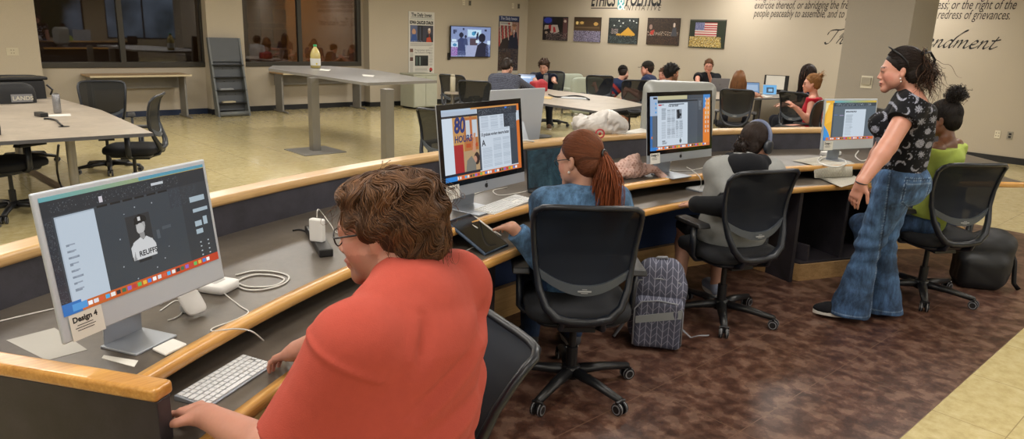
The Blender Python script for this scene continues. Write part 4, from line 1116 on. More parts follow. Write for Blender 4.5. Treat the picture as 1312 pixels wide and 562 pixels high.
# ================================================================== walls: fixtures, posters, television, lettering
def on_wallA(px, py, Y=YP): return aty(px,py,Y-0.002)
def on_wallB(px, py, X=XB): return atx(px,py,X-0.002)
def plate(label, o, right, w=0.075, h=0.118, kind='socket', col='#d2c9b2', name='wall_outlet'):
    n = V(right).cross(V((0,0,1))); Mx = face_frame(o, right, (0,0,1)); t = empty(name, tuple(o), 0, label, 'wall socket' if kind != 'switch' else 'wall control')
    inv = Matrix.Translation(-V(o)); mb = MB(); mb.box((0,0,0.003),(w,h,0.006), M=inv@Mx); mb.build('cover_plate', mat('plate_'+col.strip('#'),col,0.4), t, bevel=0.0015)
    mb = MB()
    if kind == 'socket':
        for q in (-1,1): mb.box((0,q*0.022,0.008),(0.034,0.030,0.004), M=inv@Mx)
    elif kind == 'data':
        for a in (-1,1):
            for q in (-1,1): mb.box((a*0.017,q*0.022,0.008),(0.015,0.016,0.003), M=inv@Mx)
    else: mb.box((0,0.01,0.014),(w*0.8,h*0.6,0.02), M=inv@Mx)
    mb.build('socket_face' if kind != 'switch' else 'display', M['black'] if kind == 'socket' else mat('plate_dark_ivory','#8f8878',0.5), t, bevel=0.001); return t
plate('pale data socket plate low on the right wall, left of the steel one', on_wallB(1278,172), (0,-1,0), kind='data')
plate('steel duplex power socket low on the right wall', on_wallB(1294,173.5), (0,-1,0), col='#8c8678')
plate('small wall outlet on the pier at the far left', on_wallA(16,66), (1,0,0), w=0.16, h=0.115, kind='data', col='#bdb49b')
plate('small wall outlet below the right-hand window', on_wallA(459,110,YA), (1,0,0), w=0.12, h=0.11, kind='data', col='#bdb49b')
plate('ivory wall plate above the television', on_wallA(594,3), (1,0,0), kind='data')
plate('dark wall plate above the television, right of the ivory one', on_wallA(602,4), (1,0,0), kind='socket', col='#6d6556')
plate('ivory wall plate near the room corner, above the flag poster', on_wallA(657,7.5), (1,0,0), kind='data')
plate('dark wall plate beside the ivory one near the room corner', on_wallA(664.5,8), (1,0,0), kind='socket', col='#6d6556')
plate('cream thermostat box on the side of the column', atx(1110.5,105,colx-0.001), (0,-1,0), w=0.12, h=0.13, kind='switch', col='#c4bda9', name='wall_thermostat')

def wall_board(name, label, cat, paint, o, right, w, h, thick=0.012, rim='#b9b6ad', extra=None, group=None, m=None, surf='print_face'):
    Mx = face_frame(o, right, (0,0,1)); inv = Matrix.Translation(-V(o)); t = empty(name, tuple(o), 0, label, cat, group)
    mb = MB(); mb.box((w/2,h/2,thick/2),(w,h,thick), M=inv@Mx); mb.build('backing_board', mat('board_'+rim.strip('#'),rim,0.6), t)
    ob = paint.panel(surf, w, h, inv@Mx@Matrix.Translation((0,0,thick+0.0015)), m or M['print'], t, extra); return t
# newspaper poster 1
a = on_wallA(523.3,94.8); b = on_wallA(555.7,93.1); tl = on_wallA(522.7,14.2)
w, h = b.x-a.x, tl.z-a.z
pt = Paint(88, 176, '#c9c6bd').rect(0.05,0.115,0.95,0.122,'#5f7f86'); pt.lines(0.08,0.085,0.92,0.105,1,'#8a8a88')
pt.rect(0.06,0.215,0.96,0.485,'#3a3a46').rect(0.06,0.215,0.33,0.485,'#5b6485').ell(0.2,0.32,0.07,0.05,'#b98f70').poly([(0.08,0.47),(0.14,0.36),(0.28,0.36),(0.34,0.47)],'#31508f')
pt.rect(0.36,0.215,0.55,0.485,'#23242c').rect(0.42,0.24,0.47,0.46,'#454a59').ell(0.8,0.30,0.05,0.045,'#c09a80').ell(0.8,0.275,0.045,0.02,'#ddd6cc').poly([(0.66,0.485),(0.7,0.36),(0.9,0.36),(0.94,0.485)],'#20232b').poly([(0.68,0.485),(0.70,0.41),(0.84,0.40),(0.9,0.485)],'#b5472c').rect(0.79,0.35,0.81,0.41,'#c43a3a')
pt.speck(0.06,0.46,0.55,0.485,['#8d97b5','#333a55'],0.5)
pt.lines(0.06,0.50,0.96,0.555,3,'#a19f98',0.5,0.1)
pt.rect(0.05,0.59,0.17,0.65,'#6b4a3e').rect(0.05,0.73,0.17,0.79,'#5a3f37').rect(0.05,0.66,0.17,0.72,'#b0aea6').rect(0.05,0.80,0.17,0.97,'#b2b0a8')
pt.rect(0.24,0.70,0.76,0.87,'#1d2321').rect(0.29,0.72,0.33,0.86,'#50645c').rect(0.42,0.72,0.46,0.86,'#7e8a86').rect(0.55,0.75,0.74,0.86,'#101313')
pt.lines(0.80,0.57,0.95,0.88,16,'#a6a49c',0.5,0.2); pt.lines(0.24,0.885,0.76,0.98,6,'#a3a199',0.5,0.1); pt.ell(0.87,0.93,0.06,0.035,'#a31f24').ell(0.85,0.955,0.04,0.015,'#2a1516')
ex = [txt('The Daily Iowan', w*0.10, h*0.925, w*0.15, '#1c1c20', wx=0.80, bold=0.003), txt('IOWA CAUCUS CHAOS', w*0.045, h*0.805, w*0.135, '#141416', bold=0.006, wx=0.64*0.98),
      txt('Progressives split', w*0.23, h*0.375, w*0.085, '#3a3a3c', wx=0.95), txt('the School in Iowa', w*0.23, h*0.335, w*0.085, '#3a3a3c', wx=0.95)]
wall_board('newspaper_poster', 'tall newspaper front-page poster about caucus chaos, left of the television', 'poster', pt, a, (1,0,0), w, h, extra=ex)
# poster 2
a = on_wallA(637.0,94.3); b = on_wallA(662.6,92.0); tl = on_wallA(638.3,19.9); w, h = b.x-a.x, tl.z-a.z
pt = Paint(72, 180, '#20222c').rect(0,0,1,0.085,'#26345e')
for i in range(8): pt.poly([(0.0+0.09*i-0.05,0.16),(0.05+0.09*i-0.05,0.16),(0.20+0.09*i-0.1,0.56),(0.13+0.09*i-0.1,0.56)], '#a8423c' if i%2 == 0 else '#b6a59a')
pt.poly([(0.0,0.56),(0.2,0.40),(0.45,0.36),(0.6,0.56)],'#2a2120').rect(0.62,0.10,1,0.5,'#7d4740'); [pt.rect(0.64+0.07*i,0.1,0.67+0.07*i,0.42,'#a99c94') for i in range(5)]
pt.poly([(0.45,0.95),(0.5,0.42),(0.6,0.28),(0.88,0.27),(0.97,0.45),(0.98,0.95)],'#141a30').ell(0.75,0.19,0.10,0.05,'#a87c62').ell(0.76,0.155,0.11,0.022,'#7d5b44').poly([(0.71,0.24),(0.8,0.24),(0.77,0.36),(0.74,0.36)],'#b9b5ae').poly([(0.75,0.26),(0.78,0.26),(0.77,0.36),(0.755,0.36)],'#8e2c2e')
pt.poly([(0.55,0.34),(0.7,0.30),(0.72,0.36),(0.6,0.44)],'#10162a').ell(0.62,0.30,0.06,0.03,'#a87c62')
pt.rect(0,0.62,0.62,0.95,'#2b2220'); pt.speck(0,0.56,1,0.95,['#6d4a3c','#8f8478','#3f2f2a','#221b1c'],0.35,4); pt.rect(0.04,0.10,0.62,0.16,'#b7b5ad').lines(0.08,0.11,0.5,0.15,2,'#77757a'); pt.ell(0.5,0.13,0.06,0.02,'#8f3a36'); pt.rect(0,0.95,1,1,'#b8b5aa')
wall_board('newspaper_poster', 'tall poster with striped flags and a speaker in a dark suit, right of the television', 'poster', pt, a, (1,0,0), w, h, extra=[txt('The Daily Iowan', w*0.08, h*0.935, w*0.15, '#c4c7d2', wx=0.82)])
# television
a = on_wallA(574,73.2); b = on_wallA(625.2,72.6); tl = on_wallA(574.5,32.5); w, h = b.x-a.x, tl.z-a.z
t = empty('wall_television', (a.x,YP,a.z), 0, 'flat television on the wall showing a classroom in blue tones', 'television')
MB().box((w/2,-0.075,h/2),(w,0.035,h)).build('casing', M['black'], t, bevel=0.006)
MB().box((w/2,-0.03,h/2),(w*0.45,0.06,h*0.5)).box((-0.0,-0.04,0.02),(0.05,0.05,0.16)).build('wall_bracket', M['black'], t)
pt = Paint(150, 86, '#8d9cc0').rect(0,0,1,0.5,'#7f8fb8').rect(0.4,0.08,0.76,0.34,'#a9c3de').rect(0.42,0.1,0.74,0.32,'#bcd8ea').ell(0.56,0.22,0.05,0.07,'#3f8fb5').ell(0.6,0.18,0.03,0.04,'#245a8c')
pt.rect(0.05,0.1,0.10,0.25,'#3a4362').rect(0.10,0.1,0.14,0.2,'#4a5578').rect(0.28,0.05,0.33,0.12,'#39415e').rect(0.84,0.07,0.9,0.14,'#2d3552').rect(0.47,0.38,0.66,0.62,'#4a3c48').rect(0.40,0.62,0.66,1,'#8a93b8').poly([(0.40,0.62),(0.66,0.62),(0.7,1),(0.32,1)],'#9aa3c4')
pt.ell(0.25,0.28,0.055,0.09,'#1b2036').poly([(0.14,0.95),(0.16,0.45),(0.24,0.36),(0.33,0.40),(0.37,0.95)],'#2b3a66').ell(0.36,0.33,0.03,0.05,'#242a44').poly([(0.3,0.6),(0.33,0.38),(0.4,0.4),(0.42,0.62)],'#37456f')
pt.ell(0.78,0.36,0.09,0.15,'#14182b').poly([(0.60,1),(0.66,0.62),(0.78,0.5),(0.93,0.58),(0.96,1)],'#171c33').ell(0.66,0.26,0.03,0.05,'#20243c').rect(0.63,0.3,0.69,0.4,'#20284a').ell(0.67,0.2,0.02,0.03,'#3b3142')
pt.rect(0.0,0.52,0.17,0.70,'#b9d2e6').ell(0.09,0.61,0.05,0.05,'#3f7fae').rect(0.02,0.42,0.13,0.50,'#c8dcec').rect(0.62,0.44,0.70,0.53,'#cfe2ef').rect(0.92,0.45,1,0.58,'#c5d8ea')
pt.speck(0.0,0.68,0.16,0.98,['#8a4f9c','#5c3b86','#b277bf'],0.7,3).speck(0.16,0.8,0.36,1,['#6d7aa5','#3d4a77'],0.5,5).speck(0.88,0.6,1,1,['#55618c','#2b3358'],0.5,6); pt.noisy(0.05)
pt.panel('screen', w-0.03, h-0.035, Matrix.Translation((0.015,-0.0935,0.02))@face_frame((0,0,0),(1,0,0),(0,0,1)), M['screen'], t)
# framed photographs
def photo(label, pxs, pt):
    tl, br = on_wallB(*pxs[0]), on_wallB(*pxs[2]); a = on_wallB(*pxs[3]); w, h = a.y-br.y, tl.z-a.z
    return wall_board('wall_photograph', label, 'photograph', pt, a, (0,-1,0), 0.83, 0.553, thick=0.02, rim='#17140f', group=None)
g1 = Paint(84,56,'#17131c').rect(0,0,0.38,0.3,'#20264f').ell(0.2,0.15,0.16,0.12,'#2b3cae').rect(0.55,0,0.8,0.9,'#15110f').rect(0.82,0.05,1,0.9,'#5a3a3c').poly([(0.05,0.55),(0.08,0.36),(0.6,0.34),(0.68,0.62),(0.5,0.72),(0.1,0.62)],'#b3a9a2').rect(0.24,0.34,0.34,0.6,'#9c2a2f').poly([(0.42,0.42),(0.5,0.42),(0.55,0.64),(0.44,0.66)],'#b03236').poly([(0.04,0.55),(0.3,0.5),(0.34,0.9),(0.05,0.8)],'#1d1416')
g1.ell(0.15,0.68,0.06,0.06,'#a8968a').ell(0.9,0.18,0.05,0.06,'#c4b2a6'); g1.speck(0.15,0.66,1,0.98,['#6d5a5c','#9c8c88','#2b2226','#120e12'],0.5,8)
photo('wall photograph with a blue-lit corner and white vans, first of five from the corner', [(695.9,21.1),(727.3,21.6),(725.8,52.1),(695.7,51)], g1)
g2 = Paint(84,56,'#3a2b1c').grad(0,0,1,0.55,'#33261a','#4b3a26').rect(0.05,0.18,0.4,0.32,'#5d4a2a').ell(0.12,0.24,0.05,0.06,'#d9bd78').ell(0.3,0.23,0.07,0.05,'#c8a25c').ell(0.82,0.27,0.08,0.07,'#b9924f').ell(0.52,0.28,0.14,0.15,'#3f2e1d').rect(0.05,0.4,0.95,0.44,'#63503a')
g2.rect(0,0.56,1,1,'#5a5468'); g2.speck(0,0.55,1,1,['#8984a0','#3a3545','#6f6a88','#a7a2b8','#4b3f49'],0.85,2)
photo('wall photograph of a packed hall under warm lamps, second from the corner', [(736.9,22.2),(770.8,22.8),(768.8,54.7),(735.2,52.7)], g2)
g3 = Paint(84,56,'#1c211f').speck(0,0,1,0.4,['#3a4243','#2a3030','#161a1a'],0.6,1).poly([(0.40,0.66),(0.68,0.36),(0.92,0.62),(0.90,0.72),(0.28,0.72),(0.28,0.62),(0.42,0.60)],'#b3872c').speck(0.1,0.42,0.35,0.62,['#8e8a84','#5a5c58','#a98f92'],0.4,4)
for x,y in ((0.36,0.12),(0.5,0.2),(0.42,0.32),(0.85,0.12),(0.95,0.18),(0.2,0.3),(0.72,0.1)): g3.ell(x,y,0.022,0.025,'#c9ccc6')
g3.speck(0,0.68,1,1,['#14181a','#2c3434','#505a5a','#0e1011'],0.8,3)
photo('wall photograph with a lit golden gable in a dark crowd, the middle of five', [(781.4,23),(818.4,23.3),(816.4,56.7),(779.1,55)], g3)
g4 = Paint(84,56,'#24170f').speck(0,0,1,0.5,['#3c2a18','#2a1c10','#4a351f'],0.5,6).speck(0,0.5,1,1,['#1c120c','#4f3521','#33221a'],0.7,7).speck(0.02,0.5,0.98,0.66,['#c2b8ac','#9c8470','#5e4634'],0.32,9).ell(0.12,0.34,0.05,0.09,'#8f7468').poly([(0.1,0.6),(0.14,0.48),(0.24,0.44),(0.2,0.64)],'#a83328').ell(0.84,0.26,0.035,0.08,'#c4b5a8').poly([(0.75,0.66),(0.8,0.36),(0.9,0.34),(0.94,0.66)],'#3f4048')
photo('wall photograph of a brown night rally with a pale face at right, fourth of five', [(830.6,23.6),(872.5,23.9),(869.6,58.9),(828.3,56.7)], g4)
g5 = Paint(100,66,'#1c2413').rect(0,0,1,0.05,'#4a4a40')
for i in range(13): g5.rect(0.16,0.10+i*0.040,0.77,0.10+(i+1)*0.040,'#9c2f37' if i%2 == 0 else '#c4b9b0')
g5.rect(0.16,0.10,0.42,0.38,'#5c5f86').speck(0.16,0.10,0.42,0.38,['#8689a8'],0.25,2)
g5.poly([(0.0,0.97),(0.1,0.62),(0.25,0.57),(0.8,0.60),(0.92,0.8),(0.93,0.97)],'#8a7a45').speck(0.02,0.60,0.9,0.97,['#c2a046','#5c4a30','#d8c998','#3a3022','#a8862f'],0.8,5); g5.a[(g5.Y > 0.60) & ((g5.X > 0.93-0.1*(0.97-g5.Y)) | (g5.X < 0.0))] = g5.hx('#1c2413')
photo('wall photograph of a large striped flag above a yellow crowd, nearest the lettering', [(885.6,24.5),(931.7,25.6),(927.4,62.6),(882.2,60.4)], g5)

# lettering on the right-hand wall
M['ink'] = mat('dark_brown_lettering', '#2f2623', 0.7); M['ink2'] = mat('black_lettering', '#131315', 0.7)
def wall_text(name, label, body, pl, pr_, H, shear=0.3, m='ink', pc=None, **k):
    a = on_wallB(*pl); b = on_wallB(*pr_); vs, fs = text_mesh(body, size=1.0, shear=shear, extrude=0.0, **k)
    xs_ = [v[0] for v in vs]; W = max(xs_)-min(xs_); sx = (a.y-b.y)/W; sy = H
    mb = MB(); Mx = face_frame((0,0,0), (0,-1,0), (0,0,1)); dz = b.z-a.z
    vs2 = [Mx @ V(((v[0]-min(xs_))*sx, v[1]*sy, 0.001)) for v in vs]
    mb.add(vs2, fs); o = mb.build(name, M[m]); o.location = (XB-0.002, a.y, a.z)
    return tag(o, label, 'lettering')
wall_text('wall_lettering', 'upper line of italic lettering on the right wall: exercise thereof', 'exercise thereof, or abridging the freedom of speech, or of the press; or the right of the', (966.7,11.0), (1302,10.4), 0.20, bold=0.004)
wall_text('wall_lettering', 'second line of italic lettering on the right wall: people peaceably to assemble', 'people peaceably to assemble, and to petition the Government for a redress of grievances.', (965.2,21.4), (1294,23.4), 0.20)
wall_text('wall_lettering', 'line of lettering cut by the top of the picture, above the other italic lines', 'Congress shall make no law respecting an establishment of religion, or prohibiting the free', (967,0.5), (1303,-2.5), 0.20)
wall_text('wall_lettering', 'bold condensed black word ETHICS over the wall photographs', 'ETHICS', (757.3,7.6), (788.8,7.4), 0.42, shear=0.25, m='ink2', bold=0.03)
wall_text('wall_lettering', 'bold condensed black word POLITICS right of the teal emblem', 'POLITICS', (801.5,7.3), (847.8,7.0), 0.42, shear=0.25, m='ink2', bold=0.03)
wall_text('wall_lettering', 'thin spaced word INITIATIVE under the larger black lettering', 'INITIATIVE', (799.5,13.3), (847,13.6), 0.17, shear=0.25, m='ink', spacing=1.5)
a = on_wallB(757.3,10.4); b = on_wallB(799,11.0)
tag(MB().box((0,0,0),(0.003,a.y-b.y,0.018)).build('wall_lettering_rule', M['ink'], loc=(XB-0.003,(a.y+b.y)/2,a.z)), 'thin grey rule left of the word INITIATIVE', 'lettering')
a = on_wallB(795.5,5.5); mb = MB(); mb.prism([(0.12*math.cos(q)*1.1,0.19*math.sin(q)+0.03) for q in [2*PI*i/4+PI/4 for i in range(4)]],0,0.002, M=face_frame((0,0,0),(0,-1,0),(0,0,1)), mi=0)
add_text(mb, '&', face_frame((-0.004,0.09,-0.12),(0,-1,0),(0,0,1)), size=0.36, mi=1)
tag(mb.build('wall_emblem', [mat('teal_emblem','#2f7f86',0.6), mat('cream_emblem','#cfd0c0',0.6)], loc=(XB-0.003,a.y,a.z)), 'teal square emblem with an ampersand between the two bold words', 'emblem')
# the script line, drawn with a broad nib
def nib(mb, P, w=0.05, ang=0.75, thin=0.16, sc=(1,1), off=(0,0)):
    """pen stroke through control points (Catmull-Rom), width by direction"""
    P = [np.array(p, float) for p in P]; Q = [2*P[0]-P[1]]+P+[2*P[-1]-P[-2]]; C = []
    for i in range(1, len(Q)-2):
        for t in np.linspace(0,1,7)[:-1 if i < len(Q)-3 else None]:
            C.append(0.5*((2*Q[i])+(-Q[i-1]+Q[i+1])*t+(2*Q[i-1]-5*Q[i]+4*Q[i+1]-Q[i+2])*t*t+(-Q[i-1]+3*Q[i]-3*Q[i+1]+Q[i+2])*t**3))
    C = np.array(C); T = np.gradient(C, axis=0); T /= np.linalg.norm(T,axis=1,keepdims=True)+1e-9; N = np.stack([-T[:,1],T[:,0]],1)
    nd = np.array([math.cos(ang), math.sin(ang)]); ww = w*(thin+(1-thin)*np.abs(T[:,0]*nd[1]-T[:,1]*nd[0]))*0.5
    L, R = C+N*ww[:,None], C-N*ww[:,None]; vs = []
    for a, b in zip(L, R): vs += [(a[0]*sc[0]+off[0],a[1]*sc[1]+off[1],0),(b[0]*sc[0]+off[0],b[1]*sc[1]+off[1],0)]
    return vs, [(2*i,2*i+1,2*i+3,2*i+2) for i in range(len(C)-1)]
def letters(word, slant=0.35, w=0.13):
    """calligraphic letters, x-height 1; returns verts, faces, advance"""
    G = {'n': (1.15, [[(0,0.75),(0.15,1.0),(0.1,0.5),(0.02,0.0)],[(0.06,0.35),(0.35,0.85),(0.62,0.98),(0.66,0.7),(0.6,0.25),(0.72,0.0),(1.1,0.35)]]),
         'd': (1.15, [[(0.72,0.85),(0.45,1.0),(0.12,0.7),(0.02,0.3),(0.18,0.0),(0.5,0.25),(0.75,0.8)],[(0.72,0.85),(0.95,1.5),(1.45,2.15),(1.75,2.25),(1.35,1.9),(0.9,1.2),(0.68,0.3),(0.78,0.0),(1.1,0.35)]]),
         'm': (1.75, [[(0,0.75),(0.15,1.0),(0.1,0.5),(0.02,0.0)],[(0.06,0.35),(0.35,0.85),(0.58,0.98),(0.6,0.6),(0.54,0.0)],[(0.58,0.35),(0.9,0.85),(1.15,0.98),(1.2,0.7),(1.15,0.25),(1.28,0.0),(1.7,0.35)]]),
         'e': (0.95, [[(0.1,0.45),(0.45,0.55),(0.6,0.8),(0.42,1.0),(0.12,0.7),(0.05,0.3),(0.25,0.0),(0.6,0.1),(0.92,0.38)]]),
         't': (1.0, [[(0.42,1.55),(0.28,0.9),(0.15,0.25),(0.3,0.0),(0.85,0.35)],[(-0.1,1.02),(0.3,1.05),(0.8,1.2)]]),
         'h': (1.1, [[(0.05,0.9),(0.35,1.6),(0.62,2.0),(0.5,1.5),(0.2,0.7),(0.02,0.0)],[(0.1,0.4),(0.4,0.9),(0.62,0.95),(0.6,0.5),(0.55,0.1),(0.7,0.0),(1.05,0.3)]]),
         'i': (0.55, [[(0,0.75),(0.15,1.0),(0.08,0.4),(0.2,0.0),(0.5,0.3)],[(0.25,1.45),(0.3,1.5)]]),
         'r': (0.75, [[(0,0.75),(0.15,1.0),(0.1,0.5),(0.02,0.0)],[(0.06,0.35),(0.35,0.9),(0.6,0.98),(0.7,0.85)]]),
         's': (0.75, [[(0.55,0.85),(0.4,1.0),(0.2,0.8),(0.45,0.4),(0.35,0.05),(0.0,0.05),(-0.05,0.2)]]),
         'T': (1.3, [[(-0.5,1.2),(-0.35,1.75),(0.2,1.95),(0.9,1.95),(1.55,2.15)],[(0.75,1.95),(0.55,1.0),(0.3,0.1),(-0.1,-0.1),(-0.35,0.15)]]),
         'F': (1.35, [[(-0.3,1.3),(-0.1,1.8),(0.5,1.95),(1.5,2.1)],[(0.75,1.95),(0.5,0.8),(0.1,-0.3),(-0.5,-0.55),(-0.9,-0.3)],[(0.3,1.0),(0.8,1.05),(1.1,1.15)]]),
         'A': (1.7, [[(-0.6,0.1),(-0.2,-0.05),(0.5,0.9),(1.25,2.1),(1.2,1.2),(1.15,0.0)],[(0.35,0.75),(1.3,0.8)]]), ' ': (0.8, [])}
    x = 0; vs = []; fs = []
    for ch in word:
        adv, st = G[ch]
        for s_ in st:
            v, f = nib(None, [(p[0]+x+slant*p[1]*0.5, p[1]) for p in s_], w); o_ = len(vs); vs += v; fs += [tuple(i+o_ for i in q) for q in f]
        x += adv
    return vs, fs, x
vs, fs, adv = letters('The First Amendment', w=0.27, slant=0.7)
a, b = on_wallB(1057,46), on_wallB(1281,61); xs_ = [v[0] for v in vs]; 
sx = (a.y-b.y)/(max(xs_)-min(xs_)); sy = 0.118; mb = MB(); Mx = face_frame((0,0,0),(0,-1,0),(0,0,1))
mb.add([Mx @ V(((v[0]-min(xs_))*sx, v[1]*sy, 0.0)) for v in vs], fs)
tag(mb.build('wall_lettering', M['ink2'], loc=(XB-0.003, a.y, on_wallB(1190,60).z)), 'large black calligraphic line ending in the letters ndment, partly behind the column', 'lettering')
# ================================================================== computers
M['alu'] = mat('silver_aluminium', '#a7adb6', 0.42, 0.55, var=0.03); M['alu24'] = mat('silver_front_glass', '#b4bac2', 0.35, 0.15, var=0.02)
M['bezel'] = mat('black_screen_glass', '#08080a', 0.12); M['keyw'] = mat('white_key', '#cfd0d0', 0.5, var=0.02)
DOCK = ['#3b7fd0','#e8e4de','#5cb35a','#d0563a','#8c5fc0','#f0f0f0','#2a2c34','#e0b040','#4aa6d8','#b83a3a','#d8d8de','#3a6a4a']
def dock(p, y0, y1, c0, c1, x0=0.0, x1=1.0, blue=0.14, n=26):
    p.grad(x0, y0, x1, y1, c0, c1, True); p.rect(x0, y0, x0+blue, y1, '#2f79c4'); h = (y1-y0)
    for i in range(n):
        x = x0+0.10+(x1-x0-0.16)*i/n; p.rect(x, y0+h*0.22, x+(x1-x0)/n*0.62, y0+h*0.72, DOCK[(i*5)%12])
def apple(mb, M_, s, mi=0):
    pts = []
    for i in range(40):
        q = 2*PI*i/40; r = 1.0+0.10*math.cos(2*q)*0.3-0.12*max(0,math.cos(q-PI/2))**8-0.06*max(0,math.cos(q+PI/2))**10
        x, y = 0.95*r*math.cos(q), 1.0*r*math.sin(q)
        if math.hypot(x-1.35, y-0.1) < 0.62: k = math.atan2(y-0.1, x-1.35); x, y = 1.35+0.62*math.cos(k), 0.1+0.62*math.sin(k)
        pts.append((x*s, y*s))
    mb.prism(pts, 0, 0.0006, M=M_, mi=mi)
    mb.prism([(0.05*s,1.15*s),(0.42*s,1.25*s),(0.5*s,1.72*s),(0.12*s,1.55*s)], 0, 0.0006, M=M_, mi=mi)
def imac(label, fit, kind, paint=None, extra=None, note=None, back=False, note_x=None):
    x, y, z, yaw, ti, h = fit; W = 0.547 if kind == 24 else 0.650
    t = empty('desktop_computer', (x, y, Z1), yaw, label, 'computer'); zb = z-Z1
    up = V((0, math.sin(ti), math.cos(ti))); n = V((0,-math.cos(ti), math.sin(ti)))
    o = V((-W/2, 0, zb)); Fm = face_frame(o, (1,0,0), up)
    mb = MB()
    if kind == 24: mb.box((W/2,h/2,-0.006),(W,h,0.0115), M=Fm); body = mb.build('housing', M['alu24'], t, bevel=0.005, seg=3)
    else:
        vs = []; 
        mb.box((W/2,h/2,-0.003),(W,h,0.006), M=Fm)
        nn = 10; g = []
        for i in range(nn+1):
            for j in range(nn+1):
                a, b = -1+2*i/nn, -1+2*j/nn; d = 0.045*(1-a*a)*(1-b*b)+0.006; g.append(Fm @ V((W/2*(1+a*0.998), h/2*(1+b*0.998), -d)))
        mb.add(g, [(i*(nn+1)+j, i*(nn+1)+j+1, (i+1)*(nn+1)+j+1, (i+1)*(nn+1)+j) for i in range(nn) for j in range(nn)])
        body = mb.build('housing', M['alu'], t, smooth=False)
    ob = MB()
    if kind == 24: sx, sw, sh = 0.0135, W-0.027, (W-0.027)*0.5625; sy = h-0.0135-sh
    else: sx, sw, sh = 0.026, W-0.052, (W-0.052)*0.5625; sy = h-0.026-sh; sh = min(sh, h-0.026-0.075); sy = h-0.026-sh
    if kind == 27:
        MB().box((W/2,(h+sy-0.026)/2,0.0008),(W-0.001,h-sy+0.026,0.0022), M=Fm).build('glass_front', M['bezel'], t, bevel=0.003)
        k = MB(); apple(k, Fm @ Matrix.Translation((W*0.5,(sy-0.026)*0.5,0.0006)), 0.0125); k.build('chin_logo', M['black'], body)
    if paint is not None: paint.panel('screen', sw, sh, Fm @ Matrix.Translation((sx,sy,0.0028 if kind == 27 else 0.0012)), M['screen'], t, extra)
    else: MB().box((sx+sw/2,sy+sh/2,0.002),(sw,sh,0.001), M=Fm).build('screen', M['bezel'], t)
    # stand: foot plate and bent neck
    fw_, fd = (0.145,0.13) if kind == 24 else (0.19,0.19)
    MB().box((0,fd/2+0.005-(0.035 if kind == 27 else 0),0.0035),(fw_,fd,0.007)).build('foot', M['alu'], t, bevel=0.002)
    yb = fd+0.0-(0.035 if kind == 27 else 0); mb = MB(); mb.tube([(0,yb,0.006),(0,yb-0.005,zb*0.7),(0,0.035+0.03*ti,zb+h*0.40)], fw_*0.46, 4, flat=(1.35,0.055), up=(0,1,0)); mb.build('stand_neck', M['alu'], t, bevel=0.002)
    if note:
        k = MB(); nx = note_x if note_x is not None else 0.025; k.box((nx+0.046,0.029 if kind == 27 else 0.032,0.0030),(0.092,0.066,0.0006), M=Fm)
        nt_ = k.build('paper_note', M['paper'], t); k = MB(); T = Fm @ Matrix.Translation((nx+0.008,0.0435,0.0036))
        add_text(k, note, T, size=0.0195, bold=0.0008)
        for i, (a, w) in enumerate(((0.012,0.044),(0.004,0.056),(0.010,0.046))): k.box((0.032,-0.009-0.0065*i,0),(w,0.0018,0.0002), M=T)
        k.build('note_print', M['ink2'], nt_)
    return t, Fm
# screen A
p = Paint(300,168,'#353d45').grad(0,0,1,0.038,'#5f9ea6','#b79a4a',True).rect(0.55,0,1,0.03,'#4f8fa6').rect(0,0.038,1,0.165,'#262b32')
p.speck(0.04,0.06,0.8,0.14,['#3f464e','#59616a','#333a42'],0.10,2); p.rect(0.30,0.09,0.32,0.14,'#c9c4cc').rect(0.62,0.075,0.70,0.10,'#b9bfc6').rect(0.0,0.165,0.045,1,'#2a2f37').speck(0.005,0.2,0.04,0.9,['#464d56'],0.14,4)
for i in range(6): p.rect(0.28+0.075*i,0.165,0.34+0.075*i,0.185,'#14161a')
p.rect(0.055,0.18,0.265,0.965,'#a3b0be').rect(0.06,0.19,0.262,0.96,'#b4c1ce')
for i in range(8): p.rect(0.085,0.42+0.055*i,0.10+0.02*((i*7)%3),0.44+0.055*i,'#7d8896').rect(0.10,0.42+0.055*i,0.13,0.432+0.055*i,'#8d97a6')
p.rect(0.425,0.33,0.575,0.74,'#2a2d31').ell(0.508,0.43,0.028,0.075,'#9c9c9c').ell(0.503,0.46,0.024,0.05,'#b2b2b2').poly([(0.47,0.42),(0.475,0.36),(0.51,0.325),(0.548,0.36),(0.55,0.40)],'#17181b').rect(0.497,0.35,0.512,0.385,'#c9c9c9')
p.rect(0.495,0.50,0.525,0.56,'#8a8a8a').poly([(0.43,0.74),(0.425,0.62),(0.45,0.57),(0.495,0.54),(0.51,0.57),(0.53,0.54),(0.565,0.58),(0.585,0.64),(0.58,0.74)],'#c6c8ca').poly([(0.43,0.74),(0.445,0.66),(0.45,0.74)],'#8e9092').rect(0.46,0.745,0.54,0.765,'#1c2026')
for x,y in ((0.42,0.29),(0.49,0.25),(0.6,0.25),(0.37,0.5),(0.36,0.75),(0.43,0.9),(0.56,0.86),(0.62,0.8),(0.66,0.70)): p.rect(x,y,x+0.006,y+0.01,'#98a0a8')
p.rect(0.60,0.52,0.62,0.60,'#4c545c').rect(0.64,0.50,0.70,0.53,'#454d55').rect(0.80,0.165,1,0.93,'#2e343b').rect(0.72,0.165,0.80,0.36,'#303740').speck(0.73,0.18,0.93,0.36,['#434b54','#3a424b'],0.12,9)
for (a,b,c,d) in ((0.86,0.30,0.97,0.35),(0.87,0.42,0.98,0.46),(0.87,0.55,0.92,0.60),(0.935,0.52,0.965,0.60),(0.87,0.63,0.92,0.68)): p.rect(a,b,c,d,'#9fb0bb')
for i in range(4):
    for j in range(2): p.rect(0.885+0.055*j,0.76+0.045*i,0.895+0.055*j,0.772+0.045*i,'#b6c0c8')
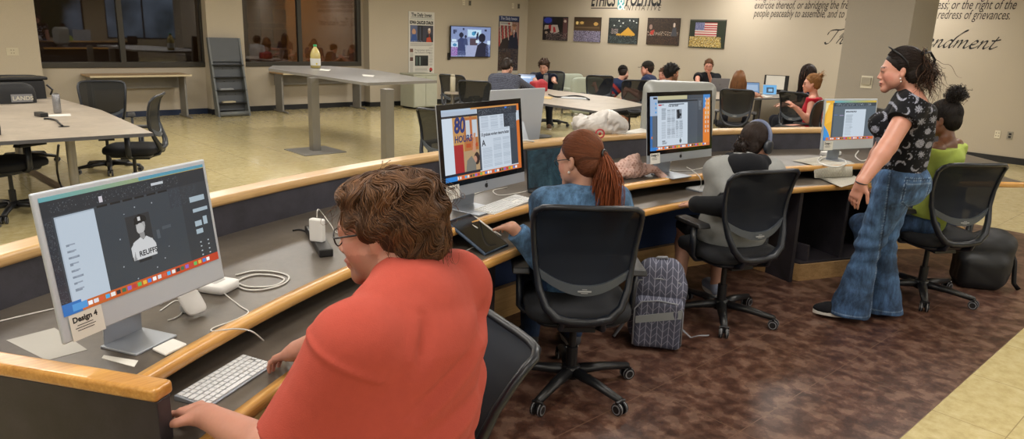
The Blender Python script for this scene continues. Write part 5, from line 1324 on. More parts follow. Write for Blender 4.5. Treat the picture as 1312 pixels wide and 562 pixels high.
dock(p,0.925,1.0,'#c06a2c','#b8371c',blue=0.10); p.rect(0.0,0.90,0.10,1.0,'#2a6cb0').rect(0.05,0.925,0.13,0.985,'#4a93cf')
ex = [txt('REUFFS', 0.243, 0.084, 0.020, '#23272d', wx=0.95, bold=0.0006)]
imA, FA = imac('silver desktop computer showing a cap-wearing portrait, the nearest one', (0.548,2.031,0.928,0.476,0.125,0.372), 24, p, ex, 'Design 4', note_x=0.022)
# screen B
p = Paint(240,136,'#c3cfdb').rect(0,0,1,0.03,'#a9bccf').rect(0.35,0,1,0.025,'#c98d4a').rect(0.0,0.03,0.42,0.09,'#a5b4c6').rect(0,0.09,0.43,0.115,'#1e222c').rect(0,0.115,0.12,0.90,'#c6d3e0')
p.rect(0.12,0.115,0.43,0.90,'#b98a50').rect(0.25,0.13,0.42,0.60,'#a86a38').rect(0.28,0.17,0.42,0.42,'#b9c3cc').rect(0.27,0.50,0.42,0.56,'#aa4a22').rect(0.33,0.12,0.36,0.60,'#b0663a').rect(0.12,0.50,0.235,0.90,'#9c1f26').rect(0.235,0.60,0.43,0.90,'#a98e6a')
p.poly([(0.345,0.62),(0.37,0.36),(0.395,0.36),(0.385,0.64)],'#b98a70').ell(0.395,0.73,0.035,0.09,'#2a1e1c').ell(0.375,0.74,0.02,0.05,'#b5866e').poly([(0.25,0.90),(0.27,0.74),(0.33,0.68),(0.38,0.80),(0.38,0.90)],'#6f7069').rect(0,0.90,0.43,0.935,'#14182a')
p.rect(0.43,0.025,0.97,0.13,'#2c333c').speck(0.45,0.04,0.9,0.12,['#6a727c','#454d57'],0.15,3).rect(0.80,0.03,0.83,0.05,'#3b78d8').rect(0.43,0.13,0.455,0.92,'#3a414a').rect(0.455,0.13,0.86,0.92,'#c2cdd9').rect(0.86,0.13,0.96,0.92,'#3c444d').rect(0.78,0.13,0.86,0.33,'#2f363f').speck(0.79,0.13,0.95,0.36,['#6a727c'],0.12,8)
for c_, (a, b) in enumerate(((0.475,0.57),(0.60,0.70),(0.73,0.77))): p.lines(a,0.15,b,0.34,10,'#a7b3c1',0.5,0.05,seed=c_)
for c_, (a, b) in enumerate(((0.475,0.60),(0.62,0.73),(0.75,0.85))): p.lines(a,0.60 if c_ == 0 else 0.48,b,0.90,18,'#a9b5c2',0.5,0.05,seed=c_+5)
p.rect(0.455,0.345,0.86,0.36,'#b4c0cd').rect(0.97,0,1,0.94,'#d2742c').rect(0.965,0.1,1,0.25,'#b9c4cf').rect(0.96,0.26,1,0.94,'#cf6f2a')
dock(p,0.935,1.0,'#c9773c','#c96a30',blue=0.12); p.rect(0,0.935,0.14,1,'#2e80cc')
sw, sh = 0.598, 0.336
ex = [txt('UI graduate workers deserve better', sw*0.465, sh*0.575, 0.0215, '#23262e', wx=0.72, bold=0.0006), txt('A', sw*0.468, sh*0.43, 0.042, '#2a2d35', bold=0.001), txt('80', sw*0.135, sh*0.675, 0.098, '#1e2f6a', bold=0.004, wx=0.8, shear=0.15), txt('HOURS', sw*0.132, sh*0.535, 0.044, '#1d2c60', bold=0.0012, wx=0.88, shear=0.1)]
imB, FB = imac('black-bezelled desktop computer whose screen reads 80 HOURS', (2.312,2.690,0.923,0.187,0.112,0.44), 27, p, ex, 'Design 3')
# screen C
p = Paint(200,112,'#49525d').rect(0,0,1,0.03,'#8a93a0').rect(0.12,0.0,0.60,0.07,'#b9b38e').rect(0.60,0.0,0.88,0.07,'#3b434e').rect(0,0,0.12,0.36,'#9fb2cc').rect(0,0.36,0.04,0.95,'#3a6aa6').rect(0.035,0.36,0.10,0.95,'#58616c').rect(0.02,0.73,0.035,0.78,'#d67a30').rect(0.05,0.02,0.11,0.05,'#23272e')
for y in (0.12,0.2,0.28): p.rect(0.08,y,0.10,y+0.03,'#4a93d0')
p.rect(0.12,0.09,0.88,0.115,'#20252c').rect(0.115,0.13,0.61,0.93,'#c4d0dc').rect(0.30,0.155,0.55,0.168,'#55606c').rect(0.13,0.155,0.18,0.175,'#b93a4a').rect(0.18,0.155,0.22,0.17,'#7a8490')
p.rect(0.18,0.235,0.25,0.25,'#7d8894').rect(0.42,0.26,0.51,0.44,'#7a828c').poly([(0.43,0.27),(0.47,0.26),(0.48,0.42),(0.44,0.44)],'#1e2228').rect(0.45,0.34,0.505,0.38,'#23272e')
for a, b, c_, d_ in ((0.18,0.26,0.25,0.45),(0.18,0.48,0.25,0.80),(0.27,0.26,0.33,0.80),(0.34,0.26,0.40,0.80),(0.41,0.46,0.46,0.80),(0.47,0.46,0.53,0.80)): p.lines(a,b,c_,d_,max(6,int((d_-b)*40)),'#8f9aa6',0.5,0.1,seed=int(a*100))
p.rect(0.19,0.83,0.24,0.85,'#4a5058').lines(0.19,0.86,0.27,0.90,3,'#7b8591').ell(0.49,0.86,0.018,0.035,'#5d6670').rect(0.485,0.80,0.495,0.9,'#3b4148').rect(0.78,0.09,0.88,0.93,'#3f4853').lines(0.80,0.12,0.85,0.3,7,'#6d7680')
p.rect(0.88,0.0,1,0.95,'#d8782c').poly([(0.88,0),(1,0),(1,0.14),(0.88,0.28)],'#3a80c4').poly([(0.93,0.1),(1,0.06),(1,0.4),(0.9,0.5)],'#e09444')
for j in range(2):
    for i in range(8): p.rect(0.915+0.045*j,0.06+0.09*i,0.935+0.045*j,0.11+0.09*i,'#c9bdb2')
dock(p,0.935,1.0,'#d88a55','#c96a3a',blue=0.1)
ex = [txt('I-can case rebuilt', sw*0.29, sh*0.80, 0.0175, '#22262c', wx=0.8, bold=0.0006)]
imC, FC = imac('black-bezelled desktop computer showing a newspaper page, beside the headphone wearer', (3.959,2.680,0.926,-0.069,0.113,0.44), 27, p, ex, 'Design 2')
# screen D
p = Paint(200,112,'#5d6a74').grad(0,0,1,0.05,'#4aa3d0','#c9a73a',True).rect(0,0,0.16,0.94,'#e2a92e').poly([(0,0.05),(0.08,0.05),(0.0,0.35)],'#e8d9a0').poly([(0,0.62),(0.08,0.78),(0.13,0.94),(0,0.94)],'#3f8fd0').poly([(0.05,0.1),(0.16,0.1),(0.16,0.5),(0.02,0.6)],'#efb63c')
p.rect(0.14,0.05,1,0.93,'#59646d').rect(0.14,0.05,1,0.14,'#39424a').speck(0.2,0.07,0.9,0.13,['#8a949c'],0.2,3).rect(0.14,0.14,0.17,0.93,'#434c55').rect(0.38,0.22,0.80,0.93,'#c3cfdb').lines(0.41,0.36,0.55,0.9,20,'#a3afba',0.4,0.2).rect(0.50,0.68,0.56,0.69,'#7d8892').rect(0.17,0.36,0.24,0.37,'#5f72c0').rect(0.28,0.37,0.36,0.385,'#9a8fb0')
dock(p,0.93,1.0,'#c9743a','#d06a3a',blue=0.05,n=22)
ex = [txt('ENOLOFOLITICS', 0.52*0.40, 0.2925*0.70, 0.0145, '#2f363c', wx=1.0, shear=0.2, bold=0.0008), txt('NEWS DAILY', 0.52*0.50, 0.2925*0.655, 0.0105, '#2f363c', shear=0.2)]
ex = ex[:1]
imD, FD = imac('silver desktop computer with a yellow and blue wallpaper, next to the standing person', (5.601,2.308,0.914,-0.325,0.064,0.38), 24, p, ex, 'Design 1')
# the computers of the workers opposite, seen from behind
a0 = at(655,205,Z1); imE, _ = imac('silver desktop computer seen from behind, past the 80 HOURS screen', (3.46,3.76,0.93,0.06+PI,0.10,0.385), 24)
# bulky pale old display beyond the ledge
OD = (4.86,3.36)
od = empty('old_display', OD+(Z1,), 0.0, 'bulky pale old display with rounded corners, seen from behind past the third screen', 'display')
F = Field(); F.box((0,0,0.31),(0.285,0.075,0.245), rad=0.07, k=0.01); F.box((0,-0.02,0.31),(0.26,0.10,0.21), rad=0.07, k=0.03)
v_, f_ = F.mesh(0.010); v_ = v_+np.array([OD[0],OD[1],Z1]); m_od = mat('pale_grey_plastic','#8c8e8a',0.4)
ob = to_obj('casing', v_, f_, m_od, None); ob.parent = od; ob.location = tuple(-V(od.location))
MB().box((-0.03,-0.121,0.36),(0.30,0.006,0.20)).build('recessed_panel', mat('recess_grey','#74766f',0.45), od, bevel=0.003)
MB().box((0,0,0.03),(0.22,0.20,0.06)).build('foot', m_od, od, bevel=0.01); od.rotation_euler.z = -0.80

# keyboards, mice, tablets
def keyboard(label, c, yaw, w, d, z, numpad=False, slope=0.05, flip=False):
    t = empty('keyboard', (c[0],c[1],z), yaw, label, 'keyboard'); mb = MB()
    P = [(-w/2,-d/2,0),(w/2,-d/2,0),(w/2,d/2,0),(-w/2,d/2,0),(-w/2,-d/2,0.006),(w/2,-d/2,0.006),(w/2,d/2,0.006+d*slope*1.6),(-w/2,d/2,0.006+d*slope*1.6)]
    mb.add(P, [(0,3,2,1),(4,5,6,7),(0,1,5,4),(1,2,6,5),(2,3,7,6),(3,0,4,7)]); mb.build('keyboard_body', M['alu'] if not numpad else M['white'], t, bevel=0.002)
    mb = MB(); kw = 0.0190; zt = lambda y: 0.0065+(y+d/2)*slope*1.6
    def key(x, y, a, b): mb.box((x,y,zt(y)+0.0012),(a-0.0028,b-0.0028,0.0026), top=0.94)
    rows = 6; kd = (d-0.008)/rows
    for r in range(rows):
        y = -d/2+0.004+kd*(r+0.5); x = -w/2+0.004; xe = (w/2-0.004) if not numpad else w/2-0.155; n = 14; q = (xe-x)/n
        if r == 0:
            for a, b in ((0,1),(1,2),(2,3),(3,4.2),(4.2,9.2),(9.2,10.4),(10.4,11.3),(11.3,12.2),(12.2,13.1),(13.1,14)): key(x+q*(a+b)/2, y, q*(b-a), kd)
        else:
            o = (0,0,0.9,0.5,0.3,0)[r]; key(x+q*(1+o)/2*1.0, y, q*(1+o), kd)
            for i in range(1, n-1): key(x+q*(i+0.5+o), y, q, kd) if x+q*(i+1+o) < xe-q*0.4 else None
            key(xe-q*0.35-q*0.2, y, q*0.9, kd)
        if numpad:
            for i in range(3): key(w/2-0.150+0.02+0.0185*i-0.004, y, 0.0185, kd) if not (r in (2,)) else None
            for i in range(4): key(w/2-0.012-0.0185*i, y, 0.0185, kd)
    mb.build('keys', M['keyw'], t); return t
a, b = at(262,503,0.72), at(318,468,0.72); c = (a+b)/2
keyboard('compact white keyboard under the hands of the person in orange', c, math.atan2(b.y-a.y, b.x-a.x), 0.279, 0.115, Z0)
a, b = at(617,272,0.82), at(674,251,0.82); c = (a+b)/2
keyboard('full-size white keyboard in front of the 80 HOURS screen', c, math.atan2(b.y-a.y, b.x-a.x), 0.42, 0.118, Z1, True)
c = at(899,242,Z0+0.01); keyboard('white keyboard edge beside the arm of the headphone wearer', (c.x+0.07,c.y+0.015), -0.08, 0.279, 0.115, Z0)
a = at(1086,234,Z0); 
c = at(247,398,Z1+0.01); ms = empty('computer_mouse', tuple((c.x,c.y,Z1)), 0.3, 'white computer mouse tipped up beside the nearest computer', 'mouse')
mb = MB(); squircle(mb, (0,0,0),(0.036,0.044,0.008),0.5,24,10, M_=Matrix.Translation((0,0,0.040)) @ Matrix.Rotation(0.85,4,'X')); mb.build('mouse_shell', M['white'], ms, smooth=True)
mb = MB(); mb.box((0,0.03,0.012),(0.03,0.03,0.024)); mb.build('mouse_foot', mat('mouse_base_grey','#8f9090',0.4), ms, bevel=0.004)
c = at(281,371,Z1); pa = empty('power_adapter', tuple(c), 0.55, 'white rounded power adapter box with cables, right of the nearest computer', 'adapter')
mb = MB(); squircle(mb,(0,0,0.016),(0.052,0.052,0.016),0.32,32,8); mb.build('adapter_case', M['white'], pa, smooth=True)
mb = MB(); squircle(mb,(0,0,0.0315),(0.03,0.012,0.0012),0.6,16,4); mb.build('adapter_logo', mat('pale_print','#a4a3a0',0.5), pa)
# charger block in a black power strip
c = at(408,312,Z1); ps = empty('power_strip', tuple(c), 0.0, 'black plug-in power strip holding the white charger', 'power strip')
a, b = at(396,292,Z1), at(414,322,Z1); ang_ = math.atan2(b.y-a.y,b.x-a.x)
mb = MB(); mb.box((0,0,0.016),((b-a).length*1.05,0.055,0.032), rz=ang_); mb.build('strip_body', M['black'], ps, bevel=0.005)
mb = MB(); d_ = V((math.cos(ang_),math.sin(ang_),0)); mb.box(tuple(d_*0.055+V((0,0,0.034))),(0.04,0.035,0.006), rz=ang_); mb.build('socket_face', M['char'], ps, bevel=0.002)
cp = at(407,309,Z1+0.03); tag(MB().box((0,0,0.048),(0.030,0.062,0.096)).build('charger', M['white'], None, loc=tuple(cp), rz=0.5, bevel=0.007, seg=3), 'white upright charger block plugged into the black power strip', 'charger')
cap_ = bpy.data.objects.get('charger'); 
def cable(label, pts, r=0.0022, m='cable', name='white_cable', z=Z1, cat='cable'):
    P = [p if isinstance(p, V) else at(p[0], p[1], (p[2] if len(p) > 2 else z)+r) for p in pts]; C = []
    Q = [P[0]*2-P[1]]+P+[P[-1]*2-P[-2]]
    for i in range(1, len(Q)-2):
        for k in range(8):
            t = k/8; C.append(0.5*((2*Q[i])+(-Q[i-1]+Q[i+1])*t+(2*Q[i-1]-5*Q[i]+4*Q[i+1]-Q[i+2])*t*t+(-Q[i-1]+3*Q[i]-3*Q[i+1]+Q[i+2])*t**3))
    C.append(P[-1]); mb = MB(); mb.tube(C, r, 7); o = mb.build(name, M[m], smooth=True); return tag(o, label, cat)
cable('white cable lying from the adapter over the desk edge to the hands in orange', [(272,362,Z1+0.03),(290,378),(308,392),(318,400),(300,410),(273,420),(274,424),(300,421,Z1+0.004),(322,424,Z1+0.006),(338,436,Z0+0.05)])
cable('coiled white cable right of the adapter, loops lying flat', [(302,352),(325,347),(352,348),(370,354),(362,364),(335,371),(312,370),(303,361),(325,352),(352,353),(364,358),(350,366),(318,367),(300,360)], 0.0032)
cable('white cable along the back of the desk at the far left', [(-8,413),(30,404),(75,394),(110,388)], 0.0025)
cable('white cable looping behind the nearest computer to its adapter', [(205,390),(222,378,Z1+0.01),(240,375),(262,370),(272,366)], 0.0028)
cable('thin white cable curling under the nearest computer', [(205,398),(225,385),(236,390),(232,402),(222,408),(215,410)], 0.0022)
cable('white cable from the charger block up to the glasses side', [cp+V((0,0,0.10)), cp+V((0.01,0.01,0.13)), at(412,272,Z1+0.08), at(424,288,Z1+0.03), at(432,298,Z1+0.004), at(445,290,Z1)], 0.0022)
cable('short black strap lead beside the power strip', [(375,295),(385,294),(396,299),(402,310)], 0.004, 'black', 'black_cable')
cable('white cable looped below the 80 HOURS screen', [(620,244),(600,252),(586,262),(592,268),(612,273),(640,268),(655,262)], 0.003)
cable('white cable curling behind the full-size keyboard', [(650,240),(632,244),(640,250),(664,247),(680,244)], 0.0028)
cable('white cable by the tablet on the near shelf', [(586,279,Z1),(596,283,Z1),(612,292,Z1-0.02)], 0.003)
cable('white cable on the keyboard shelf left of the tablet', [(566,329,Z0),(580,326,Z0),(595,322,Z0),(610,315,Z0)], 0.004)
cable('white cable curl under the newspaper-page screen', [(860,207),(850,213),(858,218),(880,219),(900,215),(908,211)], 0.003)
cable('white cable hanging over the desk edge beside the keyboard', [(880,214),(892,222),(898,230,Z1+0.004),(898,240,Z0+0.01)], 0.003)
cable('white lead from the newspaper-page screen towards the small black hub', [(912,201),(925,199),(930,203)], 0.003)
cable('white cable arching over the ledge behind the 80 HOURS screen', [(664,184,Z2),(672,180,Z2+0.01),(684,181,Z2)], 0.006, z=Z2)
cable('bundled white cable beside the farthest computer', [(1052,200),(1048,206),(1060,212),(1080,212),(1083,206),(1070,202),(1055,203),(1050,209),(1070,214),(1084,210)], 0.006)
cable('white cables curving at the foot of the farthest computer', [(1100,193),(1096,200),(1104,206),(1112,204)], 0.005)
tag(MB().box((0,0,0.017),(0.17,0.07,0.034)).build('cable_box', M['white'], None, loc=tuple(at(1064,199,Z1)), rz=-0.3, bevel=0.008), 'pale box lying among the cables beside the farthest computer', 'box')
tag(MB().box((0,0,0.02),(0.15,0.10,0.04)).build('black_hub', M['black'], None, loc=tuple(at(938,206,Z1)), rz=-0.2, bevel=0.008), 'small black device on the desk left of the headphone wearer', 'device')
# papers on the near desk
def sheet(label, corners, z, m='paper', th=0.0012, name='paper_sheet', cat='paper', **k):
    P = [at(x,y,z) for x,y in corners]; c = sum(P, V((0,0,0)))/len(P); Q = [(p.x-c.x,p.y-c.y) for p in P]
    if sum(Q[i][0]*Q[(i+1)%len(Q)][1]-Q[(i+1)%len(Q)][0]*Q[i][1] for i in range(len(Q))) < 0: Q = Q[::-1]
    return tag(MB().prism(Q, 0, th).build(name, M[m] if isinstance(m,str) else m, None, loc=(c.x,c.y,z), **k), label, cat)
sheet('grey card lying under the nearest computer at the left', [(8,436),(70,420),(112,448),(60,462)], Z1, m=mat('grey_card','#a5a199',0.6))
sheet('small white slip of paper near the corner of the desk', [(130,459),(133,455),(177,462),(172,470)], Z1)
sheet('folded white packet on the desk beside the computer foot', [(195,449),(222,436),(240,443),(212,457)], Z1, th=0.008, bevel=0.003)
sheet('white paper lying on the ledge right of the plastic bag', [(786,171),(822,164.5),(829,166),(829,170),(800,172)], Z2, th=0.003)
# tablet leaning from the shelf onto the desk
a, b, c, d = at(622,325,Z0+0.008), at(650,313,Z0+0.008), at(605,275,Z1+0.02), at(580,281,Z1+0.02)
rt = (b-a); upv = ((c-b)+(d-a))/2; rt.normalize(); w_ = (b-a).length; h_ = upv.length; upn = (upv-rt*upv.dot(rt)).normalized()
tb = empty('tablet', tuple(a), 0, 'tablet in a dark blue case leaning against the desk edge beside the red-haired person', 'tablet'); Fm = face_frame((0,0,0), rt, upn)
print('tablet', w_, h_)
MB().box((w_/2,h_/2,-0.003),(w_+0.012,h_+0.012,0.014), M=Fm).build('case', mat('blue_grey_case','#34455a',0.5), tb, bevel=0.005)
MB().box((w_/2,h_/2,0.0045),(w_-0.004,h_-0.004,0.002), M=Fm).build('screen', M['bezel'], tb)
cable('white cable along the edge of the tablet to the keyboard', [(608,277,Z1),(630,294,Z1-0.02),(642,302,Z0+0.05)], 0.004)
# dark laptop behind the red-haired person
a, b = at(676,244,Z1+0.01), at(735,236,Z1+0.01); rt = (b-a).normalized(); w_ = 0.36; hn_ = rt.cross(V((0,0,1)))
lp = empty('laptop', tuple((a.x,a.y,Z1)), 0, 'open dark laptop with a scratched blank screen and painted-on reflections, behind the red-haired person', 'laptop')
MB().box((w_/2,-0.12,0.008),(w_,0.24,0.016), M=face_frame((0,0,0),rt,(-hn_))).build('laptop_base', M['char'], lp, bevel=0.003)
up = (V((0,0,1))-hn_*0.12).normalized(); Fm = face_frame((0,0,0.014), rt, up); MB().box((w_/2,0.115,-0.003),(w_,0.23,0.006), M=Fm).build('lid', M['black'], lp, bevel=0.002)
t = NT('scuffed_screen_painted_reflections'); v = t.coord(); cc = t.ramp(t.noise(v,9,6,0.75,0.5), [(0.35,'#16242e'),(0.55,'#25404e'),(0.75,'#3c5a66')]); t.l(cc, t.b.inputs['Base Color']); t.b.inputs['Roughness'].default_value = 0.25  # scratches and teal reflections both mixed into the screen colour
MB().box((w_/2,0.115,0.0012),(w_-0.012,0.215,0.001), M=Fm).build('screen', t.m, lp)

# draped newspaper
def drape(name, label, rows, cat, m, th=0.0015):
    """rows of points (left, right)"""
    vs = []; n = len(rows[0])
    c = rows[0][0]
    for r in rows:
        for p in r: vs.append(p-c)
    k = len(vs); vs += [v-V((0,0,th)) for v in vs]; fs = []
    for i in range(len(rows)-1):
        for j in range(n-1): q = (i*n+j, i*n+j+1, (i+1)*n+j+1, (i+1)*n+j); fs += [q, tuple(x+k for x in q[::-1])]
    me = MB().add(vs, fs); return tag(me.build(name, m, None, loc=tuple(c), smooth=True), label, cat)
t = NT('newsprint'); v = t.coord((1,1,1)); br = t.n('ShaderNodeTexBrick'); br.inputs['Scale'].default_value = 1; br.inputs['Brick Width'].default_value = 0.05; br.inputs['Row Height'].default_value = 0.006; br.inputs['Mortar Size'].default_value = 0.0022; br.offset = 0
br.inputs['Color1'].default_value = lin('#8f8a80'); br.inputs['Color2'].default_value = lin('#a09b90'); br.inputs['Mortar'].default_value = lin('#bdb8ac'); t.l(v, br.inputs['Vector']); t.l(br.outputs['Color'], t.b.inputs['Base Color']); t.b.inputs['Roughness'].default_value = 0.8
def lerp(a, b, n): return [a.lerp(b, i/(n-1)) for i in range(n)]
zz = Z1+0.006
rows = [lerp(at(1015,205.5,zz-0.003), at(1060,199,zz-0.003), 8), lerp(at(1028,208,zz), at(1085,206,zz), 8), lerp(at(1041,211,Z1+0.008), at(1095,209,Z1+0.008), 8)]
e0, e1_ = at(1041,212,Z1), at(1090,210.5,Z1); out_ = (V((CC.x,CC.y,0))-V((e0.x,e0.y,0))).normalized()
rows += [lerp(e0+out_*0.02-V((0,0,0.02)), e1_+out_*0.02-V((0,0,0.02)), 8), lerp(e0+out_*0.035-V((0,0,0.085)), e1_+out_*0.035-V((0,0,0.085)), 8), lerp(at(1050,228,Z0+0.006), at(1094,224,Z0+0.006), 8), lerp(at(1078,239.5,Z0+0.012), at(1105,232,Z0+0.012), 8)]
drape('newspaper', 'open newspaper draped from the desk down onto the shelf beside the standing person', rows, 'newspaper', t.m)
# pink patterned cloth bag
pk = at(806,226,Z1); F = Field(); F.ell((0,0,0.045),(0.15,0.07,0.05), k=0.02); F.ell((0.06,0.03,0.06),(0.08,0.05,0.06)); F.cone((0.09,0.04,0.08),(0.125,0.045,0.115),0.035,0.012,0.03); F.cone((0.08,-0.02,0.05),(0.16,-0.09,0.045),0.02,0.012,0.02); F.cone((0.16,-0.09,0.045),(0.185,-0.135,0.0),0.014,0.016,0.01)
nA = folds(0.018,19,3,sharp=0.7); v_, f_ = F.mesh(0.006, nA); v_[:,2] = np.maximum(v_[:,2], np.where(v_[:,1] < -0.12, -0.05, 0.002)); v_ = v_+np.array([pk.x,pk.y,Z1])
r_ = np.random.default_rng(3); cc = np.tile(lin3('#bf9f94'),(len(v_),1)); sp_ = np.sin(v_[:,0]*210)*np.sin(v_[:,1]*190)*np.sin(v_[:,2]*230) > 0.25; cc[sp_] = lin3('#9c7468'); 
tag(to_obj('cloth_bag', v_, f_, M['cloth'], None, cc), 'crumpled pink patterned cloth bag on the desk right of the red ponytail', 'bag')
# white plastic bag with a red ring on the ledge
bg_ = at(770,171,Z2); t_ = empty('plastic_bag', tuple(bg_), 0, 'crumpled white plastic bag with a red ring mark on the wooden ledge', 'bag')
F = Field(); F.ell((0,0.06,0.05),(0.20,0.085,0.065), k=0.02); F.ell((0.06,0.05,0.07),(0.10,0.08,0.075)); F.ell((-0.14,0.05,0.08),(0.06,0.04,0.045))
nA, nB = folds(0.022,17,8,sharp=0.7), folds(0.010,40,2,sharp=0.8); v_, f_ = F.mesh(0.007, lambda P: nA(P)+nB(P)); v_[:,2] = np.maximum(v_[:,2], 0.0015); yaw_ = -0.55; 
c_, s_ = math.cos(yaw_), math.sin(yaw_); v_ = np.stack([v_[:,0]*c_-v_[:,1]*s_, v_[:,0]*s_+v_[:,1]*c_, v_[:,2]],1)
v_ = v_+np.array([bg_.x+0.0,bg_.y,Z2]); to_obj('bag_body', v_, f_, mat('white_plastic_film','#c8c3be',0.4), t_)
p_ = at(767.5,170,Z2+0.045)-V(t_.location); Mx = face_frame(p_+V((-0.03,-0.035,0)), (math.cos(yaw_),math.sin(yaw_),0), (0.25,0.25,1))
mb = MB(); mb.torus((0,0,0),0.030,0.006,24,6,M=Mx); mb.ball((0,0,0),0.011,12,8,M=Mx); mb.build('red_ring_mark', mat('red_print','#b0202a',0.5), t_)

# backpacks
def m_chevron():
    t = NT('chevron_backpack_cloth'); tc = t.n('ShaderNodeTexCoord'); sp = t.n('ShaderNodeSeparateXYZ'); t.l(tc.outputs['Object'], sp.inputs[0])
    def mth(op, a, b=None):
        n = t.n('ShaderNodeMath'); n.operation = op
        for i, v in enumerate((a, b)):
            if v is None: continue
            if isinstance(v, (int,float)): n.inputs[i].default_value = v
            else: t.l(v, n.inputs[i])
        return n.outputs[0]
    x = mth('ADD', mth('MULTIPLY', sp.outputs[0], 0.62), mth('MULTIPLY', sp.outputs[1], -0.78)); u = mth('MULTIPLY', x, 1/0.062)
    zig = mth('ABSOLUTE', mth('SUBTRACT', mth('FRACT', u), 0.5)); w = mth('FRACT', mth('ADD', mth('MULTIPLY', sp.outputs[2], 1/0.040), mth('MULTIPLY', zig, -1.7)))
    l1 = mth('LESS_THAN', w, 0.09); l2 = mth('LESS_THAN', zig, 0.035); l3 = mth('GREATER_THAN', zig, 0.47); ln = mth('MAXIMUM', mth('MAXIMUM', l1, l2), l3)
    n = t.noise(tc.outputs['Object'], 25, 3); c = t.mix(ln, t.mix(n, lin('#3f4152'), lin('#555767')), lin('#8c8c9c')); t.l(c, t.b.inputs['Base Color']); t.b.inputs['Roughness'].default_value = 0.85; t.bump(n, 0.2, 0.003); return t.m
M['chev'] = m_chevron()
def world_obj(name, F, h, m, parent, base, yaw, noise=None, col=None, floor=None):
    v, f = F.mesh(h, noise)
    if floor is not None: v[:,2] = np.maximum(v[:,2], floor)
    c, s = math.cos(yaw), math.sin(yaw); v = np.stack([v[:,0]*c-v[:,1]*s, v[:,0]*s+v[:,1]*c, v[:,2]],1)+np.array([base[0],base[1],base[2]])
    o = to_obj(name, v, f, m, None, col); o.parent = parent; o.location = tuple(-V(parent.location)); return o
bp_ = at(838,446); bp_.z = 0.005; byaw = -0.90
bk_ = empty('backpack', tuple(bp_), 0, 'grey chevron-patterned backpack standing on the floor under the counter', 'backpack')
F = Field(); F.box((0,0.10,0.20),(0.15,0.095,0.20), rad=0.075, k=0.01); F.box((0,0.10,0.38),(0.125,0.08,0.11), rad=0.075, k=0.06)
world_obj('main_compartment', F, 0.008, M['chev'], bk_, bp_, byaw, folds(0.006,12,2), floor=0.002)
F = Field(); F.box((0.005,-0.005,0.155),(0.135,0.045,0.145), rad=0.035, k=0.01); fp = world_obj('front_pocket', F, 0.008, M['chev'], bk_, bp_, byaw, folds(0.004,12,5), floor=0.003)
Rb = Matrix.Translation(V((0,0,0))) @ rotz(byaw); M['strapg'] = mat('grey_webbing','#84868c',0.8)
mb = MB(); 
def bpt(x,y,z): return Rb @ V((x,y,z))
mb.add([bpt(-0.118,-0.054,0.158),bpt(0.13,-0.054,0.205),bpt(0.13,-0.054,0.255),bpt(-0.118,-0.054,0.198), bpt(-0.118,-0.048,0.158),bpt(0.13,-0.048,0.205),bpt(0.13,-0.048,0.255),bpt(-0.118,-0.048,0.198)],[(0,1,2,3),(7,6,5,4),(0,4,5,1),(3,2,6,7)]); mb.build('reflective_band', mat('pale_grey_band','#8b8f90',0.6), bk_)
mb = MB(); mb.tube([bpt(x,-0.046,z) for x,z in ((-0.125,0.03),(-0.128,0.24),(-0.09,0.285),(0.0,0.297),(0.10,0.285),(0.135,0.24),(0.138,0.05))], 0.0045, 6); mb.tube([bpt(x,y,z) for x,y,z in ((-0.14,0.02,0.30),(-0.11,0.02,0.385),(0.0,0.012,0.405),(0.11,0.02,0.385),(0.14,0.03,0.30))], 0.0045, 6); mb.build('zip', M['strapg'], bk_, smooth=True)
mb = MB(); mb.tube([bpt(x,y,z) for x,y,z in ((-0.03,0.10,0.475),(-0.02,0.08,0.505),(0.03,0.08,0.51),(0.04,0.10,0.475))], 0.008, 8); mb.build('carry_handle', M['strapg'], bk_, smooth=True)
mb = MB(); mb.tube([bpt(0.14,0.08,0.10),bpt(0.2,0.05,0.06),bpt(0.24,0.03,0.085),bpt(0.29,0.01,0.10)], 0.012, 4, flat=(1,0.15)); mb.build('shoulder_strap', M['strapg'], bk_, smooth=True); mb = MB(); mb.tube([bpt(-0.13,0.18,0.36),bpt(-0.19,0.16,0.24),bpt(-0.18,0.12,0.08),bpt(-0.23,0.08,0.01)], 0.02, 6, flat=(1,0.25)); mb.build('shoulder_strap', M['strapg'], bk_, smooth=True)
b2 = at(1254,366); b2.z = 0.004; k2 = empty('backpack', tuple(b2), 0, 'black backpack slumped on the floor behind the chair of the person in lime green', 'backpack')
F = Field(); F.box((0,0.05,0.18),(0.17,0.11,0.18),rad=0.07,k=0.02); F.box((-0.03,-0.04,0.12),(0.15,0.08,0.12),rad=0.06,k=0.04); F.ell((0.05,0.04,0.33),(0.13,0.09,0.09),k=0.05)
world_obj('main_compartment', F, 0.012, mat('black_nylon','#0f1014',0.6), k2, b2, -1.0, folds(0.014,10,7), floor=0.001)
mb = MB(); mb.tube([(0.12,-0.10,0.33),(0.13,-0.16,0.2),(0.09,-0.19,0.05),(0.12,-0.22,0.006)], 0.018, 6, flat=(1,0.3)); mb.build('shoulder_strap', mat('black_nylon','#0f1014',0.6), k2, smooth=True)
